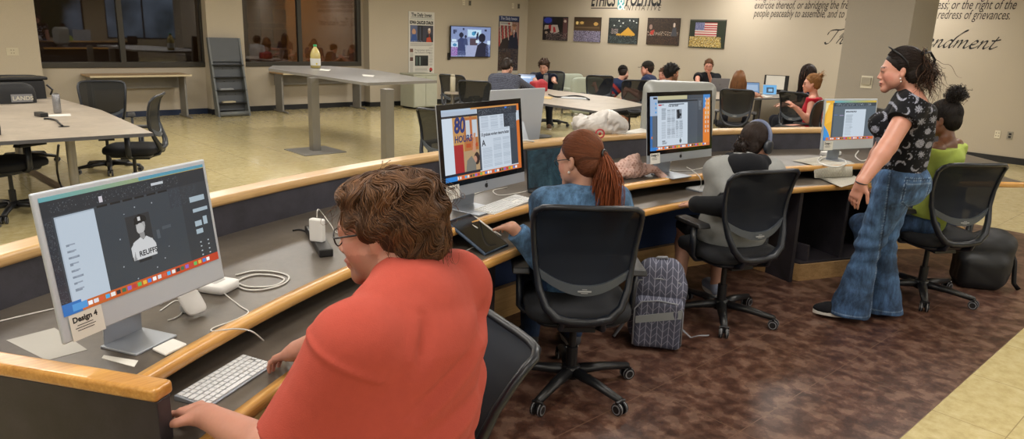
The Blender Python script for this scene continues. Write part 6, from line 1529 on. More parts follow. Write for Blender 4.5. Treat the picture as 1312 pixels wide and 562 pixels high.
# duffel and things on the left
b3 = at(33,112,0.46); b3 = V((b3.x,b3.y,0)); tg = empty('black_bag', tuple(at(30,123,0.72)), 0, 'boxy black bag standing on the far chair at the left, in front of the pier', 'bag')
tg.location = (1.2, 11.1, 0.0)
tg.location = (cA.location.x+0.05, cA.location.y+0.05, 0.50); tg.rotation_euler.z = 0.1
mb = MB(); mb.box((0,0,0.24),(0.46,0.25,0.44), top=0.97); mb.build('bag_body', mat('black_nylon','#0f1014',0.6), tg, bevel=0.03, seg=3)
mb = MB(); mb.box((0,0,0.475),(0.50,0.28,0.035)); mb.build('bag_lid', M['black'], tg, bevel=0.01)
mb = MB(); mb.tube([(0.24,-0.1,0.40),(0.29,-0.12,0.34),(0.27,-0.1,0.28)],0.012,6); mb.build('side_strap', M['black'], tg)
mb = MB(); mb.box((-0.03,-0.128,0.10),(0.04,0.006,0.10)); mb.build('bag_label', mat('pale_label','#b9b3a0',0.6), tg)
tl_ = empty('black_backpack', (0,0,0), 0, 'black backpack with a grey LANDS label, hung over the chair at the far left', 'backpack')
tp = aty(8,118,cA.location.y-0.42); tl_.location = (tp.x, tp.y, 0.50)
mb = MB(); squircle(mb,(0,0,0.17),(0.27,0.11,0.29),0.35,24,12); mb.build('bag_body', mat('black_nylon','#0f1014',0.6), tl_, smooth=True)
mb = MB(); Mx = face_frame((0.02,-0.118,0.26),(1,0,0),(0,0,1)); mb.box((0.10,0.04,0.0),(0.20,0.085,0.004), M=Mx, mi=0); add_text(mb,'LANDS',Mx@Matrix.Translation((0.012,0.018,0.003)), size=0.062, mi=1, bold=0.001); mb.build('name_label', [mat('grey_label','#77777a',0.6), mat('pale_label','#b9b3a0',0.6)], tl_)
# on the left table
def can(label, px, py, z, r, h, m, name='drink_can', cat='can', lid=None):
    p = at(px,py,z)
    if p.x > 12.8: q_ = atx(px,py,12.7); p = V((q_.x,q_.y,z))
    t = empty(name, tuple(p), 0, label, cat)
    MB().lathe([(r*0.8,0),(r,0.008),(r,h-0.012),(r*0.82,h)], seg=20).build('body', m, t, smooth=True)
    if lid: MB().lathe([(r*0.84,h-0.002),(r*0.86,h+lid[1]),(r*0.5,h+lid[1]+0.006),(0,h+lid[1]+0.006)], seg=18).build('lid', lid[0], t, smooth=True)
    return t
can('tall silver drink can on the left meeting table', 74,145,0.74,0.036,0.19, mat('silver_can','#8d8d90',0.3,0.6,var=0.25,scale=60), lid=(mat('can_top','#5c5a58',0.35,0.6),0.004))
sheet('narrow white paper strip on the left meeting table beside the can', [(58,147),(90,145.5),(91,148.5),(60,149.5)], 0.742)
tag(MB().box((0,0,0.02),(0.07,0.15,0.04)).build('power_box', M['black'], None, loc=tuple(at(53,149,0.742)), rz=0.2, bevel=0.006), 'small black power box on the left table at the end of a cord', 'power box')
cable('black cord curving from the power box to the table grommet', [(56,152,0.742),(64,152,0.742),(72,154,0.742),(75,157,0.742),(80,161,0.742)], 0.009, 'black', 'black_power_cable', z=0.742)
cable('black cord hanging from the left table down to the floor', [at(75,186,0.70), at(74,196,0.55), at(73,215,0.3), at(76,232,0.08), at(80,242,0.02)], 0.010, 'black', 'black_power_cable')
p0_, p1_ = at(37,218), at(86,246); d_ = (p1_-p0_); tag(MB().box((0,0,0.012),(0.10,d_.length+1.2,0.024), top=0.6, topy=1.0).build('cord_cover', mat('brown_cord_cover','#5f4a35',0.45), None, loc=tuple((p0_+p1_)/2+d_.normalized()*0.4), rz=math.atan2(d_.y,d_.x)-PI/2, bevel=0.003), 'long brown cord cover strip taped along the beige floor under the left table', 'cord cover')
# tan coat on the chair across the left table
F = Field(); F.ell((0,0,0),(0.20,0.10,0.05)); F.ell((-0.14,0.0,0.02),(0.12,0.09,0.05)); pc_ = at(122,130,0.62)
v_, f_ = F.mesh(0.012, folds(0.012,11,4)); pc_ = cB.location; v_ = v_+np.array([pc_.x,pc_.y,0.545]); cc = np.tile(lin3('#8a7448'),(len(v_),1)); cc[v_[:,0]-pc_.x > 0.07] = lin3('#2b2824')
tag(to_obj('folded_coat', v_, f_, M['cloth'], None, cc), 'tan and dark coat bundled on the chair across the left table', 'coat')
# juice bottle on the tall table
p = at(404.5,87.2,1.03); jb = empty('juice_bottle', tuple(p), 0, 'big plastic juice bottle with a green cap on the tall table', 'bottle')
t = NT('yellow_juice'); t.l(t.mix(t.noise(t.coord(),20,2), lin('#a89656'), lin('#c0b070')), t.b.inputs['Base Color']); t.b.inputs['Roughness'].default_value = 0.12; t.b.inputs['Coat Weight'].default_value = 0.6
MB().lathe([(0.06,0),(0.078,0.01),(0.078,0.20),(0.070,0.235),(0.045,0.29),(0.026,0.315),(0.024,0.335)], seg=24).build('bottle_body', t.m, jb, smooth=True)
MB().lathe([(0.0282,0.330),(0.0285,0.358),(0.0,0.362)], seg=16).build('cap', mat('green_cap','#1f8f55',0.4), jb, smooth=True)
mb = MB(); mb.lathe([(0.0788,0.045),(0.0788,0.15)], seg=24, mi=0); [mb.ball((0.05*math.cos(a)-0.0,-0.075*abs(math.sin(a)),0.07),(0.018,0.01,0.018),10,6,mi=1) for a in (1.9,)]; mb.build('label', [mat('bottle_label','#c9c8c2',0.5), mat('lemon_print','#c9b32c',0.5)], jb)
sheet('white sheet lying on the tall table beside the juice bottle', [(411,88.3),(424,89.5),(421,91),(409,90)], 1.031, th=0.002)
sheet('white sheet near the middle of the tall table', [(464,95.5),(480,96.5),(478,98.5),(465,97.5)], 1.031, th=0.002)
# middle table things
keyboard('white keyboard on the middle meeting table', at(737,126,0.745), -0.95, 0.43, 0.12, 0.742)
can('tall grey metal tumbler on the middle table before the navy polo', 698.5,115,0.74,0.042,0.25, mat('grey_tumbler','#6c6864',0.35,0.4), 'tumbler','tumbler', lid=(M['char'],0.02))
sb_ = at(580,118,0.74); sbt = empty('side_table', (sb_.x,sb_.y,0), 0, 'small round side table under the white metal bottle', 'table'); MB().lathe([(0,0.715),(0.13,0.715),(0.13,0.739),(0,0.739)],seg=28).build('tabletop', M['tabletop'], sbt); MB().cyl((0,0,0.02),(0,0,0.716),0.03,14).build('leg', M['steel'], sbt); MB().lathe([(0.0,0.0),(0.2,0.0),(0.2,0.012),(0,0.025)],seg=24).build('base', M['steel'], sbt)
can('white metal bottle behind the striped grey shirt', 580,118,0.74,0.04,0.24, mat('cream_bottle','#b4ad97',0.4), 'drink_bottle','bottle', lid=(mat('cream_lid','#a29b86',0.4),0.03))
can('pale tumbler standing on the floor under the middle table', 737,165.5,0.0,0.05,0.26, mat('pale_tumbler','#a9a595',0.4), 'tumbler','tumbler', lid=(mat('cream_lid','#a29b86',0.4),0.02))
sheet('yellow envelope on the middle table near the screen edge', [(694,123),(709,124.5),(705,127),(691,125.5)], 0.742, m=mat('yellow_envelope','#c2a467',0.6), th=0.004)
cable('black cord looping over the middle table to the keyboard', [(703,121,0.745),(715,124,0.745),(735,122.5,0.745),(748,124,0.745),(755,127.5,0.745)], 0.012, 'black', 'black_power_cable', z=0.745)
F = Field(); F.box((0,0,0.08),(0.16,0.07,0.08),rad=0.03,k=0.01); F.ell((0.05,0,0.13),(0.08,0.05,0.06)); pr_ = at(690,117,0.74); v_, f_ = F.mesh(0.012, folds(0.012,12,3)); v_ = v_+np.array([pr_.x,pr_.y,0.742]); v_[:,2] = np.maximum(v_[:,2],0.743); tag(to_obj('red_pouch', v_, f_, mat('red_cloth','#9c1f28',0.7), None), 'red bag on the middle table beside the tumbler', 'bag')
def laptop(label, c, yaw, col='#8f8f90', lit=None, w=0.32, d=0.22, open_=1.85, name='laptop', z=0.742):
    """yaw: direction the user side points"""
    t = empty(name, (c[0],c[1],z), yaw, label, 'laptop'); m = mat('laptop_'+col.strip('#'), col, 0.4, 0.4)
    MB().box((0,0,0.008),(w,d,0.016)).build('laptop_base', m, t, bevel=0.003)
    MB().box((0,-0.01,0.0165),(w*0.86,d*0.5,0.0015)).build('keys', M['black'], t)
    up = V((0,math.sin(open_-PI/2),math.cos(open_-PI/2))); Fm = face_frame((-w/2,d/2,0.014),(1,0,0),up)
    lid = MB(); lid.box((w/2,d/2,0),(w,d,0.007), M=Fm); lid = lid.build('lid', m, t, bevel=0.003)
    if lit: lit.panel('screen', w*0.95, d*0.9, Fm @ Matrix.Translation((w*0.025,d*0.05,0.0045)), M['screen'], t)
    else: MB().box((w/2,d/2,0.004),(w*0.95,d*0.9,0.001), M=Fm).build('screen', M['bezel'], t)
    k = MB(); apple(k, Fm @ Matrix.Translation((w/2,d/2,-0.0042)) , 0.018); k.build('lid_logo', mat('dim_logo','#5c5c5e',0.4), lid); return t
pl_ = Paint(60,40,'#8fb0d8').rect(0,0,1,0.12,'#5d6f8c').rect(0.05,0.2,0.75,0.35,'#c9d6e6').lines(0.1,0.4,0.9,0.9,7,'#5f7fae',0.5,0.3)
pq = V((8.95,9.42,0)); laptop('open laptop with a pale blue screen, behind the grey shirt and red bag', (pq.x,pq.y), -0.80, '#2b2b30', pl_)
pq = at(660,105,0.742); laptop('dark open laptop in front of the person in the striped grey shirt', (8.55,9.45), -1.2, '#3b3a3e', None)
pq = at(918,116.5,0.742); laptop('silver laptop of the person resting his chin on his hand', (pq.x,pq.y), 2.45, '#77767a', None, w=0.34, d=0.24)
pl2 = Paint(60,40,'#5fa8dc').rect(0.25,0.25,0.8,0.85,'#22435f').rect(0.4,0.4,0.7,0.7,'#7fb4d8'); 
pq = at(988,123,0.742); laptop('small laptop with a bright blue screen among the clutter of the far table', (pq.x,pq.y), -0.72, '#b4b2ae', pl2, w=0.25, d=0.18, open_=1.75)
pl3 = Paint(60,40,'#6f8fb4').rect(0.1,0.2,0.9,0.8,'#9fb6d0'); pq = at(967,121,0.742); laptop('dim blue laptop just behind the long light brown hair', (pq.x,pq.y), -0.6, '#3a3a3e', pl3, w=0.28, d=0.2)
# clutter on the far table
pm = atx(993,118,12.45); dm = empty('document_stand', (pm.x,pm.y,0.742), -1.0, 'black document holder with white sheets on the far table', 'stand')
MB().box((0,0,0.20),(0.42,0.02,0.30)).box((0,0.04,0.03),(0.2,0.16,0.02)).box((0,0.02,0.06),(0.05,0.03,0.1)).build('stand_frame', M['black'], dm, bevel=0.003)
MB().box((-0.02,-0.013,0.22),(0.32,0.003,0.24)).build('held_sheet', M['paper'], dm)
can('black insulated bottle with an orange mark on the far table', 1003,110,0.74,0.05,0.26, M['black'], 'drink_bottle','bottle', lid=(M['black'],0.03))
sheet('white papers scattered under the blue screen on the far table', [(975,122),(992,120),(998,122),(982,125)], 0.742, th=0.01)

# dark display of a worker opposite, just showing beside the farthest screen
for D_ in np.linspace(5.0,7.5,60):
    p_ = atd(1124,127,D_)
    if math.hypot(p_.x-CC.x, p_.y-CC.y) > 6.32: break
bd = empty('black_display', (p_.x,p_.y,Z1), 0.9, 'small black display beyond the ledge, its corner showing right of the farthest screen', 'display')
MB().box((0,0,0.22),(0.34,0.03,0.22)).build('casing', M['black'], bd, bevel=0.005); MB().box((0,0,0.06),(0.04,0.03,0.12)).box((0,0,0.005),(0.18,0.14,0.01)).build('stand', M['black'], bd, bevel=0.002)
# ================================================================== people
def frame_of(fg): return np.stack([fg.r, fg.fw, fg.up])
def ponytail_cap(H, n, seed, tie, base, r=0.0016, hairline=None, thick=1.0, lift=1.0, grow=1.02):
    """smooth strands drawn from the hairline back to a tie point; head-local coordinates"""
    rg = np.random.default_rng(seed); tie = np.array(tie, float)
    C = np.array([(0,-0.022,0.036),(0,-0.052,-0.01)]); R = np.array([(0.0795,0.099,0.0925),(0.070,0.060,0.075)])*grow
    Pp = []
    while sum(map(len, Pp)) < n:
        v = rg.normal(size=(n,3)); v /= np.linalg.norm(v,axis=1,keepdims=True); i = (rg.random(n) < 0.35).astype(int); p = C[i]+v*R[i]
        o = 1-i; k = (((p-C[o])/R[o])**2).sum(1) > 0.97; x, y, z = p.T
        k &= ((y < 0.055) | (z > 0.075)) & ~((y > 0.0) & (z < 0.02+np.maximum(0,y)*1.1)) & ~((np.abs(x) > 0.06) & (y > -0.028) & (z < 0.02)) & (z > -0.078); Pp.append(p[k])
    P0 = np.concatenate(Pp)[:n]; out = []; L = 1.0+0.02*rg.random(n)*lift
    for t in np.linspace(0,1,12):
        q = P0*(1-t)+tie*t; w = min(1,(1-t)*4)
        for _ in range(4):
            K = np.sqrt((((q[:,None]-C[None])/R[None])**2).sum(2)); i = K.argmin(1); k = K[np.arange(n),i]; G = (q-C[i])/R[i]**2; G /= np.linalg.norm(G,axis=1,keepdims=True)+1e-9
            q = q+G*((L-k)*R[i].mean(1))[:,None]*0.9*w*(k < L)[:,None]
        out.append(q)
    return strands(H.P(np.stack(out,1)), r*H.k, shade(base, n, seed, 0.3))
def cap_mesh(H, base, fn=None, h=0.006, grow=1.0, noise=None):
    F = Field(); g = grow
    H.e(F, (0,-0.022,0.036), (0.0795*g,0.099*g,0.0925*g), 0.02, cuts=[(H.p(0,0.062,0.055), tuple(0.75*H.R[1]-0.65*H.R[2]))])
    H.e(F, (0,-0.052,-0.01), (0.070*g,0.060*g,0.075*g), 0.02, cuts=[(H.p(0,-0.028,-0.02), tuple(0.9*H.R[1]-0.3*H.R[2]))])
    if fn: fn(F)
    return F
def hair_obj(fg, F, h, base, extra=None, noise=None, seed=1, name='hair'):
    v, f = F.mesh(h, noise); r = np.random.default_rng(seed); c = lin3(base)[None]*(1+0.15*(r.random((len(v),1))-0.5))
    parts = [(v, f, c)]+list(extra or []); v, f, c = join(*parts); return to_obj(name, v, f, M['hair'], fg.root, c)
def curls(roots, dirs, n, length, cr, r, base, seed, drop=0.5, turns=1.6, m=11, out=0.3, nrm=None):
    rg = np.random.default_rng(seed); paths = []
    for i in range(n):
        k = rg.integers(len(roots)); p = roots[k]+rg.normal(size=3)*0.006; d = nv(dirs[k]+rg.normal(size=3)*0.45); L = length*(0.6+0.8*rg.random()); nrm_ = nv(nrm[k]) if nrm is not None else nv(rg.normal(size=3))
        a = nv(np.cross(d, rg.normal(size=3))); b = np.cross(d, a); ph = rg.random()*6.28; q = []
        for j in range(m):
            t = j/(m-1); cen = p+d*L*t+nrm_*out*L*math.sin(PI*t)*0.5+np.array([0,0,-drop*L*t*t]); R = cr*(0.3+t)
            q.append(cen+a*math.cos(ph+turns*6.28*t)*R+b*math.sin(ph+turns*6.28*t)*R)
        paths.append(q)
    return strands(paths, r, shade(base, n, seed, 0.38), 5)
def eyes(fg, iris='#1c120c'):
    H = fg.H
    for q in (-1,1):
        c = H.p(q*0.031,0.0805,0.001); mb = MB(); mb.ball(tuple(c), 0.0118*H.k, 14, 9); mb.ball(tuple(H.p(q*0.031,0.0890,0.001)), 0.0048*H.k, 10, 7, mi=1)
        o = mb.build('eye', [M['eye'], M['iris']], fg.root, smooth=True); o.location = tuple(-V(fg.root.location))
def part_world(mb, name, m, fg, **k):
    o = mb.build(name, m, None, **k); o.parent = fg.root; o.location = tuple(-V(fg.root.location)); return o
SK = {'fair': ('#b98a74','#a0584f'), 'pink': ('#bd8672','#a3554c'), 'tan': ('#a87a5e','#8c4a40'), 'brown': ('#6b452f','#6d3b34'), 'mid': ('#9a6a4e','#84483c')}
def body(fg, sk, h, brow='#2a1a12', beard=None, arms=(1,1), neck=0.052, handk=None, legs=True, blush=0.12, smile=0.0, fine=True, wide=1.0, short=None, bare_legs=False):
    F = Field(); fg.H.build(F, fg.fem, smile=smile, fine=fine, wide=wide); fg.neckf(F, neck*(0.92 if fg.fem else 1.0))
    fg.torso(F, -0.018, low=True)
    for q in (1,-1):
        if arms[0 if q == 1 else 1]: fg.armf(F, q)
        hk = (handk or {}).get(q)
        if hk is not None:
            d, n = hk['d'], hk['n']; hand(F, fg.wr[q], d, n, -q if not hk.get('flip') else q, hk.get('curl',0.4), hk.get('spread',0.1), hk.get('size',0.98 if not fg.fem else 0.88), curls=hk.get('curls'))
    if legs:
        for q in (1,-1):
            if q in fg.kn: fg.legf(F, q, -0.012 if not bare_legs else 0.0, r3=0.036)
            if q in fg.kn: F.cone(fg.an[q], fg.an[q]+fg.f*0.06-np.array([0,0,0.05]), 0.034, 0.026, 0.02)
    return fg.emit(F, 'body', M['skin'], h, lambda P: fg.H.paint(P, SK[sk][0], SK[sk][1], brow, beard, blush=blush, teeth=bool(smile)))

# ---------------------------------------------------------------- person in the orange shirt (nearest)
hd = atd(492,291,1.68); nk = atd(528,372,1.60)
f1 = Figure('person', 'person with curly brown hair and glasses in an orange-red t-shirt, typing at the nearest computer', (nk[0]-0.12, nk[1]-0.05, 0.55), R_(-22), tuple(nk), tuple(hd), hphi=R_(-36), hpitch=-0.22, hroll=0.03, size=1.06, girth=1.20, hsize=1.06, shoulder=0.19)
print('P1', hd, nk, f1.sh)
wl, wr_ = at(266,533,Z0+0.055), at(368,455,Z0+0.07)
f1.arm(-1, wl, (-0.15,-0.35,-1.4)); f1.elb[-1] = A3(atd(372,588,1.47)); f1.wr[-1] = A3(wl); f1.arm(1, wr_, (0.8,-0.2,-0.6))
for q in (1,-1):
    base = f1.P+f1.r*q*0.17+f1.f*0.50; f1.leg(q, (base[0],base[1]+0.0,0.10), (f1.f[0],f1.f[1],0.9))
kd = A3(at(318,468,Z0)-at(262,503,Z0)); kd = nv(kd); kf = np.array([-kd[1],kd[0],0.0])
body(f1, 'pink', 0.0045, '#2c1c12', beard=('#6b4030',0.45), neck=0.066, legs=False, wide=1.05, blush=0.3,
     handk={-1: dict(d=tuple(kf*0.75+kd*0.30+np.array([0,0,-0.12])), n=(0,0,-1), curl=0.42, spread=0.16, size=1.0), 1: dict(d=tuple(nv(A3(at(330,452,0.74)-wr_))*0.9+np.array([0,0,-0.22])), n=(0,0,-1), curls=(0.18,0.30,0.40,0.50), spread=0.2, size=0.96)})
eyes(f1)
F = Field(); f1.torso(F, 0.014, belly=0.05, k=0.06)
for q in (1,-1): pcut = f1.armf(F, q, 0.016, upto=0.84, r0=0.056, r1=0.056, k=0.03)
F.cone(f1.N-f1.up*0.03, f1.H.p(0,-0.022,-0.085), 0.082, 0.070, 0.03, cuts=[(f1.N+f1.up*0.035, tuple(f1.up*0.9-f1.fw*0.35))])
fo = folds(0.010, 6, 21, (1,1,0.6), 0.7); fo2 = folds(0.006, 13, 9, sharp=0.8)
# creases run from the armpits across the back
def shirt_noise(P):
    s = fo(P)*0.4+fo2(P)*0.5
    X, U = (P-f1.N)@f1.r, (P-f1.N)@f1.up; bk_side = ((P-f1.P)@f1.fw < 0.06)
    for (x0,u0,x1,u1,am,wd) in ((-0.19,-0.21,0.02,-0.09,0.011,0.016),(0.02,-0.09,0.17,-0.03,0.008,0.016),(-0.19,-0.27,0.05,-0.20,0.010,0.018),(0.05,-0.20,0.19,-0.14,0.008,0.018),(-0.17,-0.34,0.10,-0.33,0.010,0.02),(-0.12,-0.42,0.16,-0.38,0.010,0.02),(0.19,-0.08,0.06,-0.16,0.007,0.014),(-0.10,-0.03,-0.17,-0.13,0.007,0.013)):
        L2 = (x1-x0)**2+(u1-u0)**2; tt = np.clip(((X-x0)*(x1-x0)+(U-u0)*(u1-u0))/L2,0,1); dd = np.hypot(X-x0-tt*(x1-x0), U-u0-tt*(u1-u0)); sd = np.sign((X-x0)*(u1-u0)-(U-u0)*(x1-x0)); env = np.sin(PI*np.clip(tt,0.02,0.98))**0.5
        s += am*env*(np.exp(-(dd/wd)**2)-0.8*np.exp(-((dd-wd*1.6)/wd)**2)*(sd > 0))*bk_side
    e = f1.elb[-1]; d = P-f1.sh[-1]; ax = nv(e-f1.sh[-1]); t = d@ax
    s -= 0.006*np.exp(-((t-0.01)/0.006)**2)*(np.linalg.norm(d-t[:,None]*ax,axis=1) < 0.11)
    return s
ts = f1.emit(F, 't_shirt', M['cloth'], 0.006, '#ad4a3c', noise=shirt_noise, trim=[(f1.P-f1.up*0.10, tuple(-f1.up))])
F = Field(); f1.torso(F, 0.004, k=0.05); 
for q in (1,-1): f1.legf(F, q, 0.018)
f1.emit(F, 'trousers', M['cloth'], 0.012, '#23252c', trim=[(f1.P+f1.up*0.03, tuple(f1.up))])
for q in (1,-1): f1.shoe(q, '#2a2a2c')
# curly hair: lumpy volume and loose locks
H = f1.H; F = Field()
HA = [((0,-0.034,0.036),(0.090,0.108,0.088)), ((0,-0.070,-0.010),(0.090,0.068,0.082)), ((0.046,-0.045,-0.010),(0.050,0.062,0.062)), ((-0.046,-0.045,0.0),(0.044,0.058,0.052)), ((0,0.030,0.080),(0.062,0.050,0.038)), ((0,-0.080,-0.062),(0.066,0.048,0.036))]
for i, (c, r) in enumerate(HA): H.e(F, c, r, 0.03)
rg = np.random.default_rng(5); roots = []
while len(roots) < 2500:
    c, r = HA[rg.choice(6, p=[0.36,0.26,0.11,0.11,0.10,0.06])]; v = rg.normal(size=3); v /= np.linalg.norm(v); p = np.array(c)+v*np.array(r)
    inside = sum((((p-np.array(c2))/np.array(r2))**2).sum() < 0.9 for c2, r2 in HA)
    if inside or (p[1] > 0.02 and p[2] < 0.06) or (p[1] > -0.02 and p[2] < -0.01): continue
    roots.append(p)
roots = np.array(roots)
W = flow_hair(HA, roots, (0,-0.02,0.13), 8500, 14, 0.0075, 0.7, 0.001, '', 3, swirl=0.95, freq=75, puff=0.010, pf=75, fin=0.5)
t_ = (0.5+0.5*np.sin(W[:,6,0]*75*1.3+1)*np.sin(W[:,6,2]*75))[:,None]; ccol = (lin3('#2f1d12')*(1-t_)+lin3('#6b4a30')*t_)*(0.75+0.5*rg.random((len(W),1)))
ex = [strands(H.P(W), 0.0015, ccol, 4)]
W2 = flow_hair(HA, roots, (0,-0.02,0.13), 260, 14, 0.008, 0.4, 0.001, '', 13, swirl=1.1, freq=55, puff=0.032, pf=40, fin=0.8)
ex.append(strands(H.P(W2), 0.0006, shade('#5a3e28', len(W2), 4, 0.3), 3))
hair_obj(f1, F, 0.006, '#38241a', ex, noise=lambda P: np.full(len(P), 0.004))
# glasses
def glasses(fg, m='black', round_=True, full=True):
    H = fg.H; mb = MB()
    for q in (-1,1):
        c = [H.p(q*0.033+0.023*math.cos(a), 0.098-0.004*abs(math.cos(a)), 0.0+0.019*math.sin(a)) for a in [2*PI*i/18 for i in range(19)]]
        mb.tube(c, 0.0016*H.k, 6)
        mb.tube([H.p(q*0.057,0.094,0.006), H.p(q*0.074,0.080,0.008), H.p(q*0.082,0.01,0.010), H.p(q*0.080,-0.012,0.002), H.p(q*0.076,-0.024,-0.016)], 0.0020*H.k, 6)
    mb.tube([H.p(-0.012,0.101,0.004), H.p(0,0.104,0.007), H.p(0.012,0.101,0.004)], 0.0016*H.k, 6)
    return part_world(mb, 'glasses', M[m], fg, smooth=True)
glasses(f1)

# ---------------------------------------------------------------- red-haired person
hd = atd(742,204,3.36); nk = atd(747,248,3.36)
f2 = Figure('person', 'person with a long red ponytail and a blue denim shirt, seen from behind', (2.50, 2.26, 0.55), R_(34), tuple(nk), tuple(hd), hphi=R_(-8), hpitch=-0.22, size=1.0, girth=1.05, fem=True, hsize=1.04, shoulder=0.178)
wl = at(656,291,Z1+0.04); wr_ = A3((2.80,2.66,Z1+0.05))
f2.arm(-1, wl, (-0.4,-0.3,-0.9)); f2.arm(1, wr_, (0.7,-0.3,-0.5))
for q in (1,-1): b = f2.P+f2.r*q*0.12+f2.f*0.36; f2.leg(q, (b[0],b[1],0.10), (f2.f[0],f2.f[1],0.9))
body(f2, 'fair', 0.0055, '#6a3a22', neck=0.050, legs=False, blush=0.25, handk={-1: dict(d=tuple(nv(A3(at(631,271,Z1+0.02))-f2.wr[-1])+np.array([0,0,-0.15])), n=(0,0,-1), curl=0.35), 1: dict(d=(0.1,0.9,-0.2), n=(0,0,-1), curl=0.35)})
eyes(f2); glasses(f2)
part_world(MB().ball(tuple(f2.H.p(-0.084,0.004,-0.048)), 0.006, 12, 8), 'pearl_earring', M['white'], f2, smooth=True)
F = Field(); f2.torso(F, 0.016, k=0.05); [f2.armf(F, q, 0.016, r3=0.030) if True else 0 for q in (1,-1)]
F.cone(f2.N-f2.up*0.03, f2.N+f2.up*0.035-f2.fw*0.012, 0.085, 0.066, 0.02, cuts=[(f2.N+f2.up*0.028, tuple(f2.up))])
wcut = [(f2.wr[q]-nv(f2.wr[q]-f2.elb[q])*0.03, nv(f2.wr[q]-f2.elb[q])) for q in (1,-1)]
for i, o in enumerate(F.ops):
    pass
F.ops = [tuple(list(o[:8])+[[wcut[0 if np.linalg.norm(o[2]-f2.wr[1]) < 0.02 else 1]], o[9]]) if o[0] == 'c' and (np.linalg.norm(o[2]-f2.wr[1]) < 1e-6 or np.linalg.norm(o[2]-f2.wr[-1]) < 1e-6) else o for o in F.ops]
f2.emit(F, 'denim_shirt', M['denim'], 0.007, '#54799f', noise=folds(0.009, 11, 31), trim=[(f2.P-f2.up*0.16, tuple(-f2.up))])
F = Field(); f2.torso(F, -0.004); [f2.legf(F, q, 0.012) for q in (1,-1)]
f2.emit(F, 'jeans', M['denim'], 0.010, '#2b4368', noise=folds(0.005,12,5), trim=[(f2.P+f2.up*0.05, tuple(f2.up))])
for q in (1,-1): f2.shoe(q, '#3a3a3c')
H = f2.H; tie = (0.012,-0.128,0.012); ex = [ponytail_cap(H, 2600, 4, tie, '#683a22', 0.0013)]
rg = np.random.default_rng(8); paths = []
T0 = H.p(*tie)
for i in range(900):
    o = rg.normal(size=3)*0.010; sp = rg.normal(size=2)*0.026; L = 0.31+0.06*rg.random(); q = []
    bdir = -H.R[1]*0.028
    for j in range(14):
        t = j/13; q.append(T0+o*(0.4+t)+bdir*math.sin(min(1,t*3)*1.57)*1.0+np.array([0,0,-L*t**1.1])+f2.r*(sp[0]*math.sin(PI*t*0.8)-0.005*t)+f2.fw*(sp[1]*math.sin(PI*t*0.8)-0.01*t)+f2.r*0.006*math.sin(9*t+i))
    paths.append(q)
ex.append(strands(paths, 0.0017, shade('#7d4022', len(paths), 5, 0.35)))
F = cap_mesh(H, ''); F.cone(T0, T0+np.array([0,0,-0.22])-H.R[1]*0.05+f2.r*0.03, 0.014, 0.022, 0.01); hair_obj(f2, F, 0.006, '#4a2817', ex)
mb = MB(); Mx = Matrix(((H.R[0][0],H.R[2][0],H.R[1][0],T0[0]),(H.R[0][1],H.R[2][1],H.R[1][1],T0[1]),(H.R[0][2],H.R[2][2],H.R[1][2],T0[2]),(0,0,0,1)))
mb.torus((0,0,0),0.017,0.006,18,8,M=Mx); part_world(mb, 'hair_tie', M['black'], f2, smooth=True)

# ---------------------------------------------------------------- person with headphones
hd = atd(968,184,4.42); nk = atd(955,210,4.36)
f3 = Figure('person', 'person in a grey hoodie with black hood and over-ear headphones, dark low bun', (3.90, 2.22, 0.56), R_(38), tuple(nk), tuple(hd), hphi=R_(92), hpitch=-0.25, size=0.98, girth=1.05, fem=True, shoulder=0.175)
f3.arm(-1, A3(at(893,262,0.755)), (-0.5,-0.8,-0.9)); f3.arm(1, A3((4.45,2.62,Z0+0.05)), (0.7,-0.5,-0.4))
for q in (1,-1): b = f3.P+f3.r*(q*0.10-0.03)+f3.f*0.34; f3.leg(q, (b[0]-0.10*(q < 0),b[1],0.10), (f3.f[0],f3.f[1],0.9))
body(f3, 'fair', 0.007, '#2a1a12', neck=0.048, bare_legs=True, handk={-1: dict(d=(0.3,0.9,-0.1), n=(0,0,-1), curl=0.4), 1: dict(d=(0,1,-0.1), n=(0,0,-1), curl=0.4)})
eyes(f3)
F = Field(); f3.torso(F, 0.026, k=0.05); [f3.armf(F, q, 0.016, r3=0.030) for q in (1,-1)]; F.cone(f3.P-f3.up*0.02, f3.P+f3.up*0.1, 0.15, 0.135, 0.05, w=f3.r, sq=1.3)
el = f3.elb
def hood_col(P):
    C = np.tile(lin3('#8f908e'),(len(P),1))
    for q in (1,-1):
        a, b = f3.sh[q], f3.elb[q]; t = ((P-a)@(b-a))/((b-a)@(b-a)); d = np.linalg.norm(P-(a+np.clip(t,0,1)[:,None]*(b-a)),axis=1)
        w = f3.wr[q]; t2 = ((P-b)@(w-b))/((w-b)@(w-b)); d2 = np.linalg.norm(P-(b+np.clip(t2,0,1)[:,None]*(w-b)),axis=1)
        C[((t > 0.62) & (d < 0.09)) | ((d2 < 0.085) & (t2 > -0.05))] = lin3('#17181b')
    return C
f3.emit(F, 'hoodie', M['cloth'], 0.009, hood_col, noise=folds(0.009,10,13), trim=[(f3.P-f3.up*0.14, tuple(-f3.up))])
F = Field(); c = f3.N
F.chain([c-f3.fw*0.075+f3.r*0.02+f3.up*0.01, c-f3.fw*0.05-f3.r*0.085+f3.up*0.015, c+f3.fw*0.02-f3.r*0.09+f3.up*0.02, c+f3.fw*0.07+f3.up*0.0], [0.045,0.040,0.034,0.026], 0.03)
F.chain([c-f3.fw*0.075-f3.r*0.02+f3.up*0.01, c-f3.fw*0.05+f3.r*0.085+f3.up*0.015, c+f3.fw*0.02+f3.r*0.09+f3.up*0.02, c+f3.fw*0.07+f3.up*0.0], [0.045,0.040,0.034,0.026], 0.03)
F.ell(c-f3.fw*0.10-f3.up*0.04, (0.11,0.05,0.09), frame_of(f3), 0.04)
